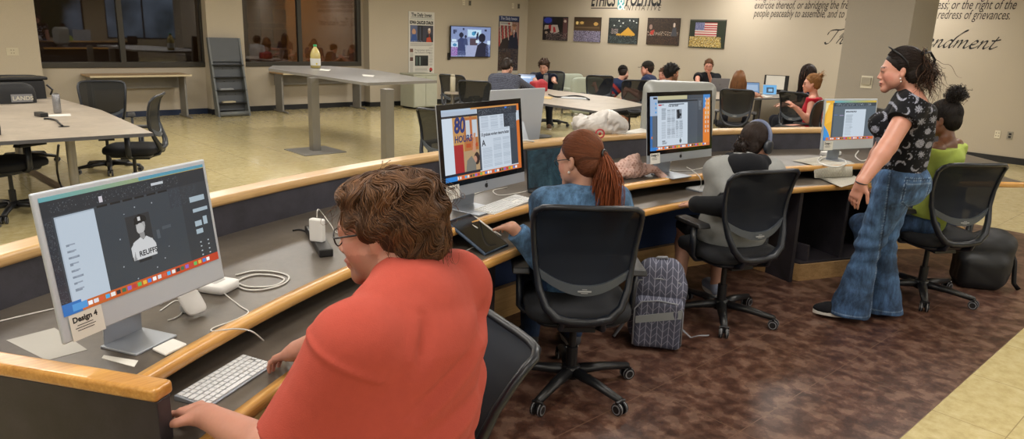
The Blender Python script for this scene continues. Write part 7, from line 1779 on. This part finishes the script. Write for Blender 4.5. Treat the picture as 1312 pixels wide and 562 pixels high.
f3.emit(F, 'hood', M['cloth'], 0.008, '#15161a', noise=folds(0.008,16,3))
F = Field(); f3.torso(F, 0.0); [f3.legf(F, q, 0.010, short=1) for q in (1,-1)]; f3.emit(F, 'shorts', M['cloth'], 0.012, '#1b1c20', trim=[(f3.P+f3.up*0.05, tuple(f3.up))])
for q in (1,-1): f3.shoe(q, '#8f97ab')
H = f3.H; tie = (-0.01,-0.108,-0.035); ex = [ponytail_cap(H, 2000, 14, tie, '#241812', 0.0014)]
F = cap_mesh(H, ''); H.e(F, (-0.015,-0.128,-0.042), (0.040,0.034,0.040), 0.01)
rg = np.random.default_rng(2); pts = [H.p(-0.015+0.036*math.cos(a)*math.sin(b), -0.128+0.030*math.sin(a)*math.sin(b), -0.042+0.038*math.cos(b)) for a, b in rg.random((80,2))*np.array([6.28,3.14])]
ex.append(curls(np.array(pts), np.array([nv(rg.normal(size=3)) for _ in pts]), 160, 0.035, 0.006, 0.0020, '#2c1d15', 3, drop=0.1)); hair_obj(f3, F, 0.007, '#1a110d', ex)
mb = MB(); arcp = [H.p(0.092*math.cos(a), -0.012-0.0*math.sin(a), 0.022+0.112*math.sin(a)) for a in np.linspace(-0.15, PI+0.15, 22)]
mb.tube(arcp, 0.012, 8, flat=(1.4,0.7), up=tuple(H.R[1])); hp = part_world(mb, 'headphones', mat('slate_headphone','#5c6580',0.45), f3, smooth=True)
for q in (-1,1):
    Mx = Matrix(((H.R[1][0],H.R[2][0],H.R[0][0]*q,0),(H.R[1][1],H.R[2][1],H.R[0][1]*q,0),(H.R[1][2],H.R[2][2],H.R[0][2]*q,0),(0,0,0,1))); c = H.p(q*0.084,-0.008,-0.008)
    Mx = Matrix.Translation(V(c)) @ Mx; mb = MB(); mb.lathe([(0.034,-0.004),(0.043,0.004),(0.043,0.018),(0.028,0.026),(0,0.027)], M=Mx, seg=22); e_ = mb.build('ear_cup', M['char'], None, smooth=True); e_.parent = hp; e_.location = (0,0,0)

# ---------------------------------------------------------------- standing person
ft = at(1105,408,0.004); hd = atd(1153,90,4.22)
ST = R_(-22)
f4 = Figure('person', 'standing person in a black moon-and-star print top and flared blue jeans, sunglasses on dark hair', (0,0,0), ST, (0,0,1), (0,0,1.5), fem=True)
base = A3(ft); P = base+np.array([0,0,0.93])
fdir = np.array([math.sin(ST), math.cos(ST), 0]); rdir = np.array([math.cos(ST), -math.sin(ST), 0])
P = P-fdir*0.06+rdir*0.02
f4.root.location = (base[0], base[1], 0)
N4 = A3(atd(1168,121,4.24)); 
f4 = None
for o in [o for o in bpy.data.objects if o.type == 'EMPTY' and o.name.startswith('person') and o.get('label','').startswith('standing')]: bpy.data.objects.remove(o)
f4 = Figure('person', 'standing person in a black moon-and-star print top and flared blue jeans, sunglasses on dark hair', tuple(P), ST, tuple(N4), tuple(hd), hphi=R_(-24), hpitch=-0.14, size=1.02, girth=1.26, fem=True, hsize=1.02, shoulder=0.175)
print('P4', P, N4, hd)
f4.arm(-1, A3(atd(1100,240,3.98)), tuple(-fdir*1.0-rdir*0.35), 0.30, 0.26); f4.arm(1, A3(P+fdir*0.20+rdir*0.27-np.array([0,0,0.12])), tuple(-fdir+rdir*0.4), 0.30, 0.26)
for q, px, py in ((-1,1086,409),(1,1128,403)):
    a = A3(at(px,py,0.004)); f4.leg(q, (a[0],a[1],0.10), tuple(fdir), 0.411, 0.411)
body(f4, 'pink', 0.0055, '#241610', neck=0.054, legs=False, smile=1.0, blush=0.3, handk={-1: dict(d=tuple(np.array([0,0,-1])+fdir*0.25), n=tuple(-fdir*0.5+rdir*0.85), curls=(0.25,0.32,0.4,0.45), spread=0.05, size=0.95), 1: dict(d=(0,0.2,-1), n=tuple(-rdir), curl=0.3)})
eyes(f4)
F = Field(); f4.torso(F, 0.006, k=0.05, bust=0.055, belly=0.0)
for q in (1,-1): f4.armf(F, q, 0.014, upto=0.42, r0=0.056, r1=0.052, k=0.035)
def moon_col(Pt):
    C = np.tile(lin3('#0e0e12'),(len(Pt),1)); u = Pt@fdir; w = Pt[:,2]; s_ = Pt@rdir; u = np.where(s_ < s_.mean(), u, u+0.37)
    cell = 0.066; iu, iw = np.floor(u/cell+0.5*(np.floor(w/cell)%2)), np.floor(w/cell); cu = (u/cell+0.5*(iw%2)-iu-0.5)*cell; cw = (w/cell-iw-0.5)*cell
    hsh = np.abs(np.sin(iu*12.9898+iw*78.233)*43758.5453)%1; hs2 = (hsh*7.31)%1; a = hs2*6.28; cu = cu+0.008*np.sin(hsh*40); cw = cw+0.008*np.cos(hsh*31)
    x = cu*np.cos(a)+cw*np.sin(a); y = -cu*np.sin(a)+cw*np.cos(a); r = np.hypot(x,y); R = 0.020+0.008*hs2
    moon = (r < R) & (np.hypot(x-R*0.42,y) > R*0.86); full = (r < R*0.85); th = np.arctan2(y,x); star = r < R*(0.45+0.42*np.abs(np.cos(th*4))**2)
    m = np.where(hsh < 0.5, moon, np.where(hsh < 0.72, full, star)); tex = (np.sin(Pt[:,0]*310)*np.sin(Pt[:,1]*290)*np.sin(Pt[:,2]*330)) > -0.25
    C[m & tex] = lin3('#8d8f9c'); C[m & ~tex] = lin3('#55575f')
    dots = (np.abs(((u/0.021)%1)-0.5) < 0.09) & (np.abs(((w/0.023)%1)-0.5) < 0.09) & (hsh > 0.3); C[dots] = lin3('#77798a'); return C
f4.emit(F, 'printed_top', M['cloth'], 0.0048, moon_col, noise=folds(0.004,12,17), trim=[(f4.P+f4.up*0.03, tuple(-f4.up)), (f4.N+f4.up*0.012, tuple(f4.up*0.9-f4.fw*0.5))])
F = Field(); g = f4.P
F.cone(g-f4.up*0.02, g+f4.up*0.13, 0.135, 0.118, 0.05, w=f4.r, sq=1.32)
F.ell(g-fdir*0.055-np.array([0,0,0.045]), (0.165,0.130,0.13), np.stack([rdir,fdir,(0,0,1.0)]), 0.05)
for q in (1,-1):
    hp_, kn, an = f4.hip[q]+rdir*q*0.01, f4.kn[q], f4.an[q]; F.cone(hp_-np.array([0,0,0.02]), kn, 0.118, 0.072, 0.025)
    F.cone(kn, kn+(an-kn)*0.45, 0.072, 0.070, 0.03); lo = an-np.array([0,0,0.07]); F.cone(kn+(an-kn)*0.45, lo, 0.070, 0.112, 0.03, w=fdir, sq=1.12, cuts=[(lo+np.array([0,0,0.008]), (0,0,-1.0))])
fj = folds(0.004,16,6,(1,1,1.6))
def jean_noise(Pt): 
    z = Pt[:,2]; return fj(Pt)+0.006*np.sin(z*75+5*(Pt@fdir)*3)*np.exp(-((z-0.50)/0.12)**2)+0.004*np.sin(z*60+20*(Pt@fdir))*np.exp(-((z-0.86)/0.08)**2)
def jean_col(Pt):
    z = Pt[:,2]; C = np.tile(lin3('#43628a'),(len(Pt),1)); t = (np.exp(-((z-0.72)/0.18)**2)*0.5+np.exp(-((z-0.3)/0.15)**2)*0.25)[:,None]; C = C*(1-t)+lin3('#5b7da3')*t
    C[np.abs(z-(lo_z+0.035)) < 0.004] = lin3('#7d97b5'); u = (Pt-f4.P)@fdir; s_ = (Pt-f4.P)@rdir; vis = s_ < 0.0
    m = vis & (np.abs(u-(0.045-0.03*(1-z))) < 0.0035) & (z < 1.03); C[m] = lin3('#27405f'); C[vis & (np.abs(u-(0.053-0.03*(1-z))) < 0.003) & ((z*90)%1 < 0.6) & (z < 1.03)] = lin3('#7c95b2')
    pk = [(-0.175,0.945),(-0.035,0.955),(-0.035,0.81),(-0.075,0.775),(-0.16,0.79)]
    for i in range(5):
        (a0,b0),(a1,b1) = pk[i],pk[(i+1)%5]; L2 = (a1-a0)**2+(b1-b0)**2; t_ = np.clip(((u-a0)*(a1-a0)+(z-b0)*(b1-b0))/L2,0,1); dd_ = np.hypot(u-a0-t_*(a1-a0), z-b0-t_*(b1-b0)); C[vis & (dd_ < 0.0045)] = lin3('#2b4769'); C[vis & (dd_ > 0.0045) & (dd_ < 0.008) & ((z*80+u*80)%1 < 0.6)] = lin3('#8aa2bd')
    C[vis & (np.abs(z-0.925-0.05*(u+0.1)) < 0.0035) & (u > -0.175) & (u < -0.035)] = lin3('#7b94b2'); C[(np.abs(z-1.025) < 0.004)] = lin3('#7b94b2'); return C
lo_z = f4.an[1][2]-0.07
jo = f4.emit(F, 'flared_jeans', M['denim'], 0.0065, jean_col, noise=jean_noise, trim=[(f4.P+f4.up*0.115, tuple(f4.up))])
mb = MB(); 
def onhip(u, z, dn): return V(tuple(f4.P+fdir*u-rdir*dn+np.array([0,0,z])))
# back pocket, waistband loops
for q in (-1,):
    c = [(-0.165,0.0),(-0.055,0.012),(-0.06,-0.13),(-0.115,-0.165),(-0.165,-0.125),(-0.165,0.0)]
for q in (1,-1): f4.shoe(q, '#17171a', '#c9c5bd', dirv=tuple(fdir*0.95+rdir*q*0.15))
mb = MB(); w = f4.wr[-1]; mb.torus((0,0,0),0.030,0.0045,20,8, M=Matrix.Translation(V(w)) @ Matrix.Rotation(0.2,4,'X')); part_world(mb, 'bracelet', M['black'], f4, smooth=True)
mb = MB(); mb.ball(tuple(f4.H.p(-0.083,0.002,-0.043)),0.005,8,6); mb.ball(tuple(f4.H.p(-0.085,0.0,-0.060)),0.004,8,6); part_world(mb, 'earring', M['white'], f4, smooth=True)
H = f4.H; tie = (0.0,-0.125,0.02); ex = [ponytail_cap(H, 2200, 24, tie, '#1f1511', 0.0013, lift=3)]
F = cap_mesh(H, '', grow=1.02); H.e(F, (0,-0.120,-0.005), (0.050,0.040,0.058), 0.02); rg = np.random.default_rng(6)
pts = np.array([H.p(0.0+0.045*rg.normal()*0.7, -0.135+0.012*rg.normal(), 0.01+0.035*rg.normal()) for _ in range(200)]); dd = np.array([nv(-H.R[1]*0.25+np.array([0,0,-1.0])+rg.normal(size=3)*0.25) for _ in range(200)])
ex += [curls(pts, dd, 170, 0.085, 0.009, 0.0017, '#2e1e15', 4, drop=0.6, turns=1.8, m=14, out=0.1), curls(pts, dd, 34, 0.15, 0.010, 0.0016, '#4a3222', 7, drop=0.5, turns=2.0, m=18, out=0.15)]
pts2 = np.array([H.p(0.04*math.sin(a), -0.125-0.03*math.cos(a), -0.03) for a in np.linspace(-1.5,1.5,40)]); ex.append(curls(pts2, np.array([nv(rg.normal(size=3)) for _ in pts2]), 200, 0.05, 0.012, 0.0022, '#241812', 8, drop=0.2)); hair_obj(f4, F, 0.006, '#150e0b', ex)
mb = MB()
for q in (-1,1):
    for i in range(3): mb.tube([H.p(q*(0.015+0.012*i),-0.10,0.095-0.008*i), H.p(q*(0.02+0.013*i),-0.150,0.088), H.p(q*(0.018+0.012*i),-0.172,0.045), H.p(q*(0.012+0.01*i),-0.160,0.005)], 0.0045, 6, flat=(1.6,0.8))
mb.tube([H.p(-0.045,-0.125,0.10), H.p(0,-0.13,0.105), H.p(0.045,-0.125,0.10)], 0.006, 6); part_world(mb, 'claw_clip', M['black'], f4, smooth=True)
mb = MB()
for q in (-1,1):
    c = [H.p(q*0.034+0.026*math.cos(a), 0.040+0.016*math.sin(a)+0.0, 0.126+0.012*math.sin(a)-0.003*abs(math.cos(a))) for a in [2*PI*i/16 for i in range(16)]]; mb.add([tuple(x) for x in c], [tuple(range(16))]); mb.tube([tuple(x) for x in c]+[tuple(c[0])], 0.0025, 6)
    mb.tube([H.p(q*0.060,0.038,0.122), H.p(q*0.084,0.0,0.085), H.p(q*0.090,-0.03,0.045), H.p(q*0.088,-0.035,0.015)], 0.0035, 6, flat=(0.6,1.6))
mb.tube([H.p(-0.009,0.042,0.128), H.p(0.009,0.042,0.128)], 0.0025, 6); part_world(mb, 'sunglasses', M['black'], f4, smooth=True)

# ---------------------------------------------------------------- person in lime green
hd = atd(1207,153,4.72); nk = atd(1215,180,4.70)
f5 = Figure('person', 'seated person in a lime green top with dark hair in a high bun', (nk[0]+0.02, nk[1]+0.04, 0.56), R_(2), tuple(nk), tuple(hd), hphi=R_(-6), hpitch=-0.22, size=0.97, girth=0.95, fem=True, shoulder=0.165)
f5.arm(-1, A3((5.28,1.92,0.68)), (-0.4,-0.7,-0.4)); f5.arm(1, A3((5.45,2.0,0.78)), (0.6,-0.6,-0.4))
for q in (1,-1): b = f5.P+f5.r*q*0.11+f5.f*0.22; f5.leg(q, (b[0],b[1],0.10), (f5.f[0],f5.f[1],0.9))
body(f5, 'brown', 0.0065, '#150d09', neck=0.046, legs=False, blush=0.0, handk={-1: dict(d=(0,1,-0.1), n=(0,0,-1), curl=0.4), 1: dict(d=(0,1,-0.1), n=(0,0,-1), curl=0.4)})
eyes(f5)
F = Field(); f5.torso(F, 0.010, k=0.045); [f5.armf(F, q, 0.014, r3=0.030) for q in (1,-1)]
f5.emit(F, 'lime_top', M['cloth'], 0.007, '#a3b355', noise=folds(0.005,14,12), trim=[(f5.P-f5.up*0.08, tuple(-f5.up)), (f5.N-f5.up*0.035, tuple(f5.up))])
F = Field(); f5.torso(F, 0.002); [f5.legf(F, q, 0.012) for q in (1,-1)]; f5.emit(F, 'jeans', M['denim'], 0.010, '#3a567c', noise=folds(0.005,12,2), trim=[(f5.P+f5.up*0.04, tuple(f5.up))])
for q in (1,-1): f5.shoe(q, '#2a2a2c')
H = f5.H; tie = (0.0,-0.075,0.118); ex = [ponytail_cap(H, 1800, 34, tie, '#17110f', 0.0014)]
F = cap_mesh(H, '', grow=1.02); H.e(F, (0,-0.092,0.148), (0.050,0.048,0.044), 0.02); rg = np.random.default_rng(9)
pts = np.array([H.p(*(np.array([0,-0.092,0.148])+nv(rg.normal(size=3))*np.array([0.048,0.046,0.042]))) for _ in range(260)]); nn = pts-H.p(0,-0.092,0.148)
ex.append(curls(pts, np.array([nv(rg.normal(size=3)) for _ in pts]), 420, 0.028, 0.006, 0.0018, '#1c1512', 3, drop=0.0, turns=1.8, out=0.8, nrm=nn)); hair_obj(f5, F, 0.006, '#120d0b', ex)

# ---------------------------------------------------------------- people in the background
def seated(label, px, py, D, phi, shirt, hairc, sk='fair', hphi=None, hpitch=-0.2, lean=0.10, side=0.0, fem=False, girth=1.0, sleeves='short', pants='#1c1e26', hair='short', cap=None, hands=None, h=0.011, headdrop=0.15, hroll=0.0, brow='#2a1a12', beard=None, stripes=None, tank=False, bare=False, shoes='#2a2a2c', seatz=0.55, size=1.0):
    hd = A3(atd(px,py,D)); f = np.array([math.sin(phi), math.cos(phi), 0]); r = np.array([math.cos(phi), -math.sin(phi), 0]); nk = hd-np.array([0,0,headdrop])-f*0.045-r*side*0.25
    P = np.array([nk[0], nk[1], seatz])-f*lean-r*side; fg = Figure('person', label, tuple(P), phi, tuple(nk), tuple(hd), hphi=hphi, hpitch=hpitch, hroll=hroll, size=size, girth=girth, fem=fem)
    hk = {}
    for q in (1,-1):
        t = None if hands is None else hands.get(q)
        if t is None: t = P+f*0.33+r*q*0.10+np.array([0,0,0.20])
        fg.arm(q, A3(t), tuple(r*q*0.25-f*0.3+np.array([0,0,-1.0]))); d = fg.wr[q]-fg.elb[q]; hk[q] = dict(d=tuple(nv(d)), n=tuple(-fg.r*q*0.4+np.array([0,0,-0.9])), curl=0.4)
        b = P+f*0.43+r*q*0.12; fg.leg(q, (b[0],b[1],0.09), (f[0],f[1],0.9))
    body(fg, sk, h, brow, beard, fine=False, handk=hk, legs=bare, bare_legs=bare)
    F = Field(); off = 0.014; fg.torso(F, off, k=0.05)
    if not tank: [fg.armf(F, q, 0.018, upto=0.6, r0=0.054, r1=0.05) if sleeves == 'short' else fg.armf(F, q, 0.014, r3=0.030) for q in (1,-1)]
    def col(Pt):
        C = np.tile(lin3(shirt),(len(Pt),1))
        if stripes: stripes(fg, Pt, C)
        return C
    fg.emit(F, 'tank_top' if tank else ('t_shirt' if sleeves == 'short' else 'long_sleeved_shirt'), M['cloth'], h, col, noise=folds(0.007,10,int(px)), trim=[(fg.P-fg.up*0.08, tuple(-fg.up))]+([(fg.N-fg.up*0.03, tuple(fg.up))] if tank else []))
    F = Field(); fg.torso(F, 0.0); [fg.legf(F, q, 0.014, short=1 if bare else None) for q in (1,-1)]; fg.emit(F, 'shorts' if bare else 'trousers', M['cloth'], h*1.2, pants, trim=[(fg.P+fg.up*0.04, tuple(fg.up))])
    for q in (1,-1): fg.shoe(q, shoes)
    H = fg.H; ex = []
    if hair == 'none': pass
    elif hair in ('short','mop','curly'):
        gr = {'short':1.03,'mop':1.08,'curly':1.12}[hair]; F = cap_mesh(H, '', grow=gr)
        if hair == 'mop': H.e(F, (0,0.045,0.085), (0.065,0.05,0.035), 0.02)
        if cap is None or True:
            rg = np.random.default_rng(int(px)); sp_ = scalp_pts(300, int(px)); vv = (sp_-np.array([0,-0.018,0.032])); n_ = np.array([nv(v_) for v_ in vv])
            pts = H.P(sp_*gr); dirs = np.array([nv((np.array([0,0.3,-0.5])-v_*0.3+rg.normal(size=3)*0.6)@H.R) for v_ in n_])
            L = {'short':0.018,'mop':0.05,'curly':0.022}[hair]; ex.append(curls(pts, dirs, {'short':300,'mop':420,'curly':800}[hair], L, 0.003 if hair != 'curly' else 0.007, 0.0035, hairc, int(px), drop=0.3, m=7, out=0.4, nrm=n_@H.R, turns=1.0 if hair != 'curly' else 1.8))
        hair_obj(fg, F, 0.010, hairc, ex, noise=folds(0.006 if hair != 'short' else 0.002,30,2))
    elif hair in ('long','bun','loose'):
        F = cap_mesh(H, '', grow=1.05)
        if hair == 'bun':
            H.e(F, (0,-0.105,0.095), (0.035,0.034,0.032), 0.015); ex.append(ponytail_cap(H, 450, 3, (0,-0.09,0.085), hairc, 0.0028, grow=1.05))
            rg = np.random.default_rng(3); bp2 = np.array([H.p(0.035*rg.normal()*0.6,-0.105+0.02*rg.normal(),0.095+0.02*rg.normal()) for _ in range(60)]); ex.append(curls(bp2, np.array([nv(rg.normal(size=3)) for _ in bp2]), 90, 0.05, 0.006, 0.002, hairc, 5, drop=0.1))
        else:
            rg = np.random.default_rng(int(px)); paths = []; sp_ = scalp_pts(700, int(px), zmin=-0.05)
            for p in sp_:
                L = 0.30+0.10*rg.random(); q_ = []; w0 = H.P(p*1.05); out = nv(np.array([p[0],p[1]*1.0-0.01,0])@H.R)
                for j in range(12):
                    t = j/11; q_.append(w0+out*0.030*math.sin(min(1,t*2.2)*1.57)-H.R[1]*0.03*t+np.array([0,0,-L*t])+fg.r*0.008*math.sin(8*t+p[0]*60)+rg.normal(size=3)*0.0015)
                paths.append(q_)
            ex.append(strands(paths, 0.0042, shade(hairc, len(paths), 3, 0.3)))
            F.cone(H.p(0,-0.07,0.0), H.p(0,-0.075,-0.22), 0.075, 0.07, 0.04, w=H.R[0], sq=1.25)
        hair_obj(fg, F, 0.011, hairc, ex)
    if cap:
        F = Field(); H.e(F, (0,-0.018,0.052), (0.088,0.108,0.088), 0.01, cuts=[(H.p(0,0,0.040), tuple(-H.R[2]*0.97+H.R[1]*0.12))])
        o = fg.emit(F, 'cap', M['cloth'], 0.009, cap[0]); s_ = cap[1]
        mb = MB(); pts = [H.p(0.078*math.cos(a), s_*(0.070+0.085*math.sin(a)), 0.052-0.010*math.sin(a)-0.014*abs(math.cos(a))) for a in np.linspace(0,PI,14)]; pts2 = [p+H.R[2]*0.006 for p in pts]; n_ = len(pts)
        mb.add([tuple(p) for p in pts+pts2], [tuple(range(n_)), tuple(range(2*n_-1,n_-1,-1))]+[(i,i+n_,(i+1)%n_+n_,(i+1)%n_) for i in range(n_)]); b_ = mb.build('cap_brim', mat('cap_'+cap[0].strip('#'),cap[0],0.8)); b_.parent = fg.root; b_.location = tuple(-V(fg.root.location))
        if len(cap) > 2:
            mb = MB(); c = H.p(0,cap[3],0.085); d = H.R[1]*(1 if cap[3] > 0 else -1); Mx = face_frame(c, tuple(H.R[0]), tuple(H.R[2]*0.9-d*0.35)); mb.ball((0,0,0),(0.034,0.022,0.012),14,8,M=Mx); b_ = mb.build('cap_patch', mat('gold_patch','#c79a2a',0.6), smooth=True); b_.parent = fg.root; b_.location = tuple(-V(fg.root.location))
    return fg
def st_lines(fg, Pt, C): m = (np.abs(((Pt@fg.up)/0.028)%1-0.5) < 0.16); C[m] = lin3('#5a5d6b')
seated('heavy-set person in a striped dark grey shirt, bent forward and seen from behind', 650,86,11.0, R_(70), '#33353f', '#21160f', 'fair', hphi=R_(78), hpitch=-0.55, lean=0.30, girth=1.35, sleeves='long', hair='short', stripes=st_lines, size=1.05, hands={-1: tuple(at(686,113,0.80)), 1: tuple(at(684,116,0.80))}, beard=('#4a3020',0.6))
seated('person with tousled brown hair in a navy polo shirt looking down, facing the camera', 697,85,13.2, R_(222), '#0f1526', '#3d281a', 'fair', hphi=R_(242), hpitch=-0.35, lean=0.05, hair='curly', pants='#14161c', shoes='#5a4331', hands={1: tuple(at(693,118,0.80)), -1: tuple(at(712,118,0.80))})
def back_print(fg, Pt, C):
    u, w, d = (Pt-fg.N)@fg.r, (Pt-fg.N)@fg.up, (Pt-fg.N)@fg.fw
    m = (d < 0) & (np.abs(u) < 0.14) & (((w > -0.16) & (w < -0.11)) | ((w > -0.27) & (w < -0.22))); C[m] = lin3('#9a3530'); m = (d < 0) & (np.abs(u) < 0.12) & (w > -0.34) & (w < -0.30); C[m] = lin3('#a9a5a0')
seated('person in a backwards black cap and navy tee with red back print, leaning sideways', 799,93,13.3, R_(42), '#1e2a47', '#1d130d', 'fair', hphi=R_(72), hpitch=-0.35, hroll=0.35, lean=0.02, side=0.30, cap=('#17130f',-1,1,-0.098), stripes=back_print, pants='#4a4640', hands={1: tuple(A3(atd(789,148,12.5)))}, headdrop=0.16)
seated('person in a dark brimmed cap and navy tee in left profile', 829,88,12.6, R_(-20), '#1a2440', '#2a1c14', 'pink', hphi=R_(-28), hpitch=-0.15, lean=0.03, girth=1.2, cap=('#1d1a15',1), hair='short', bare=True, pants='#2a2c30')
seated('person with short brown hair mostly hidden behind the curly-haired one', 850,95,13.6, R_(250), '#1c2238', '#4a2f1c', 'pink', hphi=R_(262), hpitch=-0.2, lean=0.0)
seated('person with short curly black hair and a white t-shirt in right profile', 861,93,10.9, R_(120), '#b3b0ab', '#0f0c0a', 'mid', hphi=R_(118), hpitch=-0.1, lean=0.08, hair='curly', brow='#0f0c0a', beard=('#1d120d',0.5))
def yellow_print(fg, Pt, C):
    u, w, d = (Pt-fg.N)@fg.r, (Pt-fg.N)@fg.up, (Pt-fg.N)@fg.fw; m = (d > 0) & (((u+0.02)/0.13)**2+((w+0.27)/0.07)**2 < 1); C[m] = lin3('#b8922a')
f12 = seated('person in a black t-shirt with yellow print, chin on hand behind a silver laptop', 908,84,14.0, R_(238), '#15161a', '#4e3018', 'pink', hphi=R_(240), hpitch=-0.25, lean=0.10, hair='short', stripes=yellow_print, hands={-1: tuple(A3(atd(909,97,13.75))), 1: tuple(at(893,117,0.80))}, headdrop=0.17)
seated('person with long light brown hair in a sleeveless top, seen from behind', 947,101,10.8, R_(62), '#7d7468', '#6a4526', 'pink', hphi=R_(62), hpitch=-0.1, lean=0.05, fem=True, hair='long', tank=True, hands={1: tuple(at(981,124,0.82))})
seated('person in a red tank top with a messy blond bun, legs crossed, in left profile', 1040,107,9.6, R_(-20), '#a3182a', '#7d5630', 'pink', hphi=R_(-28), hpitch=-0.1, lean=0.02, fem=True, hair='bun', tank=True, bare=True, pants='#141418', shoes='#b5b2ac', hands={-1: tuple(A3(atd(1018,137,9.45))), 1: tuple(A3(atd(1022,139,9.6)))})
seated('person with long dark hair half hidden behind the red tank top', 1034,93,10.9, R_(-40), '#1b2438', '#21150f', 'fair', hphi=R_(-60), hpitch=-0.2, lean=0.0, fem=True, hair='loose')
# ================================================================== lights and camera
def troffer(x, y, first=[None]):
    if first[0] is None:
        r = empty('ceiling_light', (x,y,ZC-0.02), 0, 'recessed rectangular ceiling light panel', 'ceiling light', 'ceiling light panels')
        MB().box((0,0,0.012),(1.24,0.64,0.02)).build('light_frame', M['white'], r)
        t = NT('lamp_diffuser'); t.b.inputs['Emission Color'].default_value = (1,0.93,0.82,1); t.b.inputs['Emission Strength'].default_value = 3.0
        t.l(t.mix(t.noise(t.coord(),30,2),(0.85,0.85,0.83,1),(0.9,0.9,0.88,1)), t.b.inputs['Base Color'])
        MB().box((0,0,-0.002),(1.16,0.56,0.008)).build('diffuser', t.m, r); first[0] = r
    else:
        r = copy_tree(first[0]); r.location = (x,y,ZC-0.02)
    ld = bpy.data.lights.new('lamp','AREA'); ld.shape = 'RECTANGLE'; ld.size = 1.16; ld.size_y = 0.56
    ld.energy = LAMP_W*(1.35 if y > 4 else 0.95); ld.color = (1.0,0.965,0.92); 
    lo = bpy.data.objects.new('lamp', ld); COL.objects.link(lo); lo.location = (x,y,ZC-0.06)
LAMP_W = 33
for x in (-2.6, 0.4, 3.4, 6.4, 9.4, 12.0):
    for y in (-4.2, -1.4, 1.6, 4.6, 7.6, 10.6):
        if not (x > 9 and 0 < y < 3): troffer(x, y)
ld = bpy.data.lights.new('back_room_fill','AREA'); ld.size = 1.0; ld.energy = 70; ld.color = (1,0.75,0.5)  # added fill light without a fixture, brightens the room behind the right window
lo = bpy.data.objects.new('back_room_fill', ld); COL.objects.link(lo); lo.location = (8.0,15.2,2.85)
ld = bpy.data.lights.new('back_room_fill','AREA'); ld.size = 1.0; ld.energy = 30; ld.color = (1,0.75,0.5)  # second added fill, for the room behind the left window
lo = bpy.data.objects.new('back_room_fill', ld); COL.objects.link(lo); lo.location = (3.5,15.8,2.85)
w = bpy.data.worlds.new('sky'); SC.world = w; w.use_nodes = True
nt = w.node_tree; bg = nt.nodes['Background']
tc = nt.nodes.new('ShaderNodeTexCoord'); nz = nt.nodes.new('ShaderNodeTexNoise'); nz.inputs['Scale'].default_value = 14; nz.inputs['Detail'].default_value = 6
rp = nt.nodes.new('ShaderNodeValToRGB'); e = rp.color_ramp.elements; e[0].position = 0.42; e[0].color = lin('#33402f'); e[1].position = 0.62; e[1].color = lin('#b9cbe0')
nt.links.new(tc.outputs['Generated'], nz.inputs['Vector']); nt.links.new(nz.outputs['Fac'], rp.inputs['Fac']); nt.links.new(rp.outputs['Color'], bg.inputs['Color'])
bg.inputs['Strength'].default_value = 0.8
cd = bpy.data.cameras.new('camera'); cd.sensor_width = 36; cd.lens = F_PX/1312*36; cd.clip_start = 0.05; cd.clip_end = 100
co = bpy.data.objects.new('camera', cd); COL.objects.link(co)
co.matrix_world = Matrix(((CR[0],CU[0],-CF[0],0),(CR[1],CU[1],-CF[1],0),(CR[2],CU[2],-CF[2],CAM_H),(0,0,0,1)))
SC.camera = co
vs = SC.view_settings; SC.display_settings.display_device = 'sRGB'
vs.view_transform = 'Standard'; vs.look = 'None'; vs.gamma = 1.0; vs.use_curve_mapping = False; vs.exposure = 0.0
SC.cycles.use_denoising = True
SC.cycles.max_bounces = 6; SC.cycles.diffuse_bounces = 3; SC.cycles.glossy_bounces = 3; SC.cycles.transparent_max_bounces = 8
SC.cycles.sample_clamp_indirect = 6.0
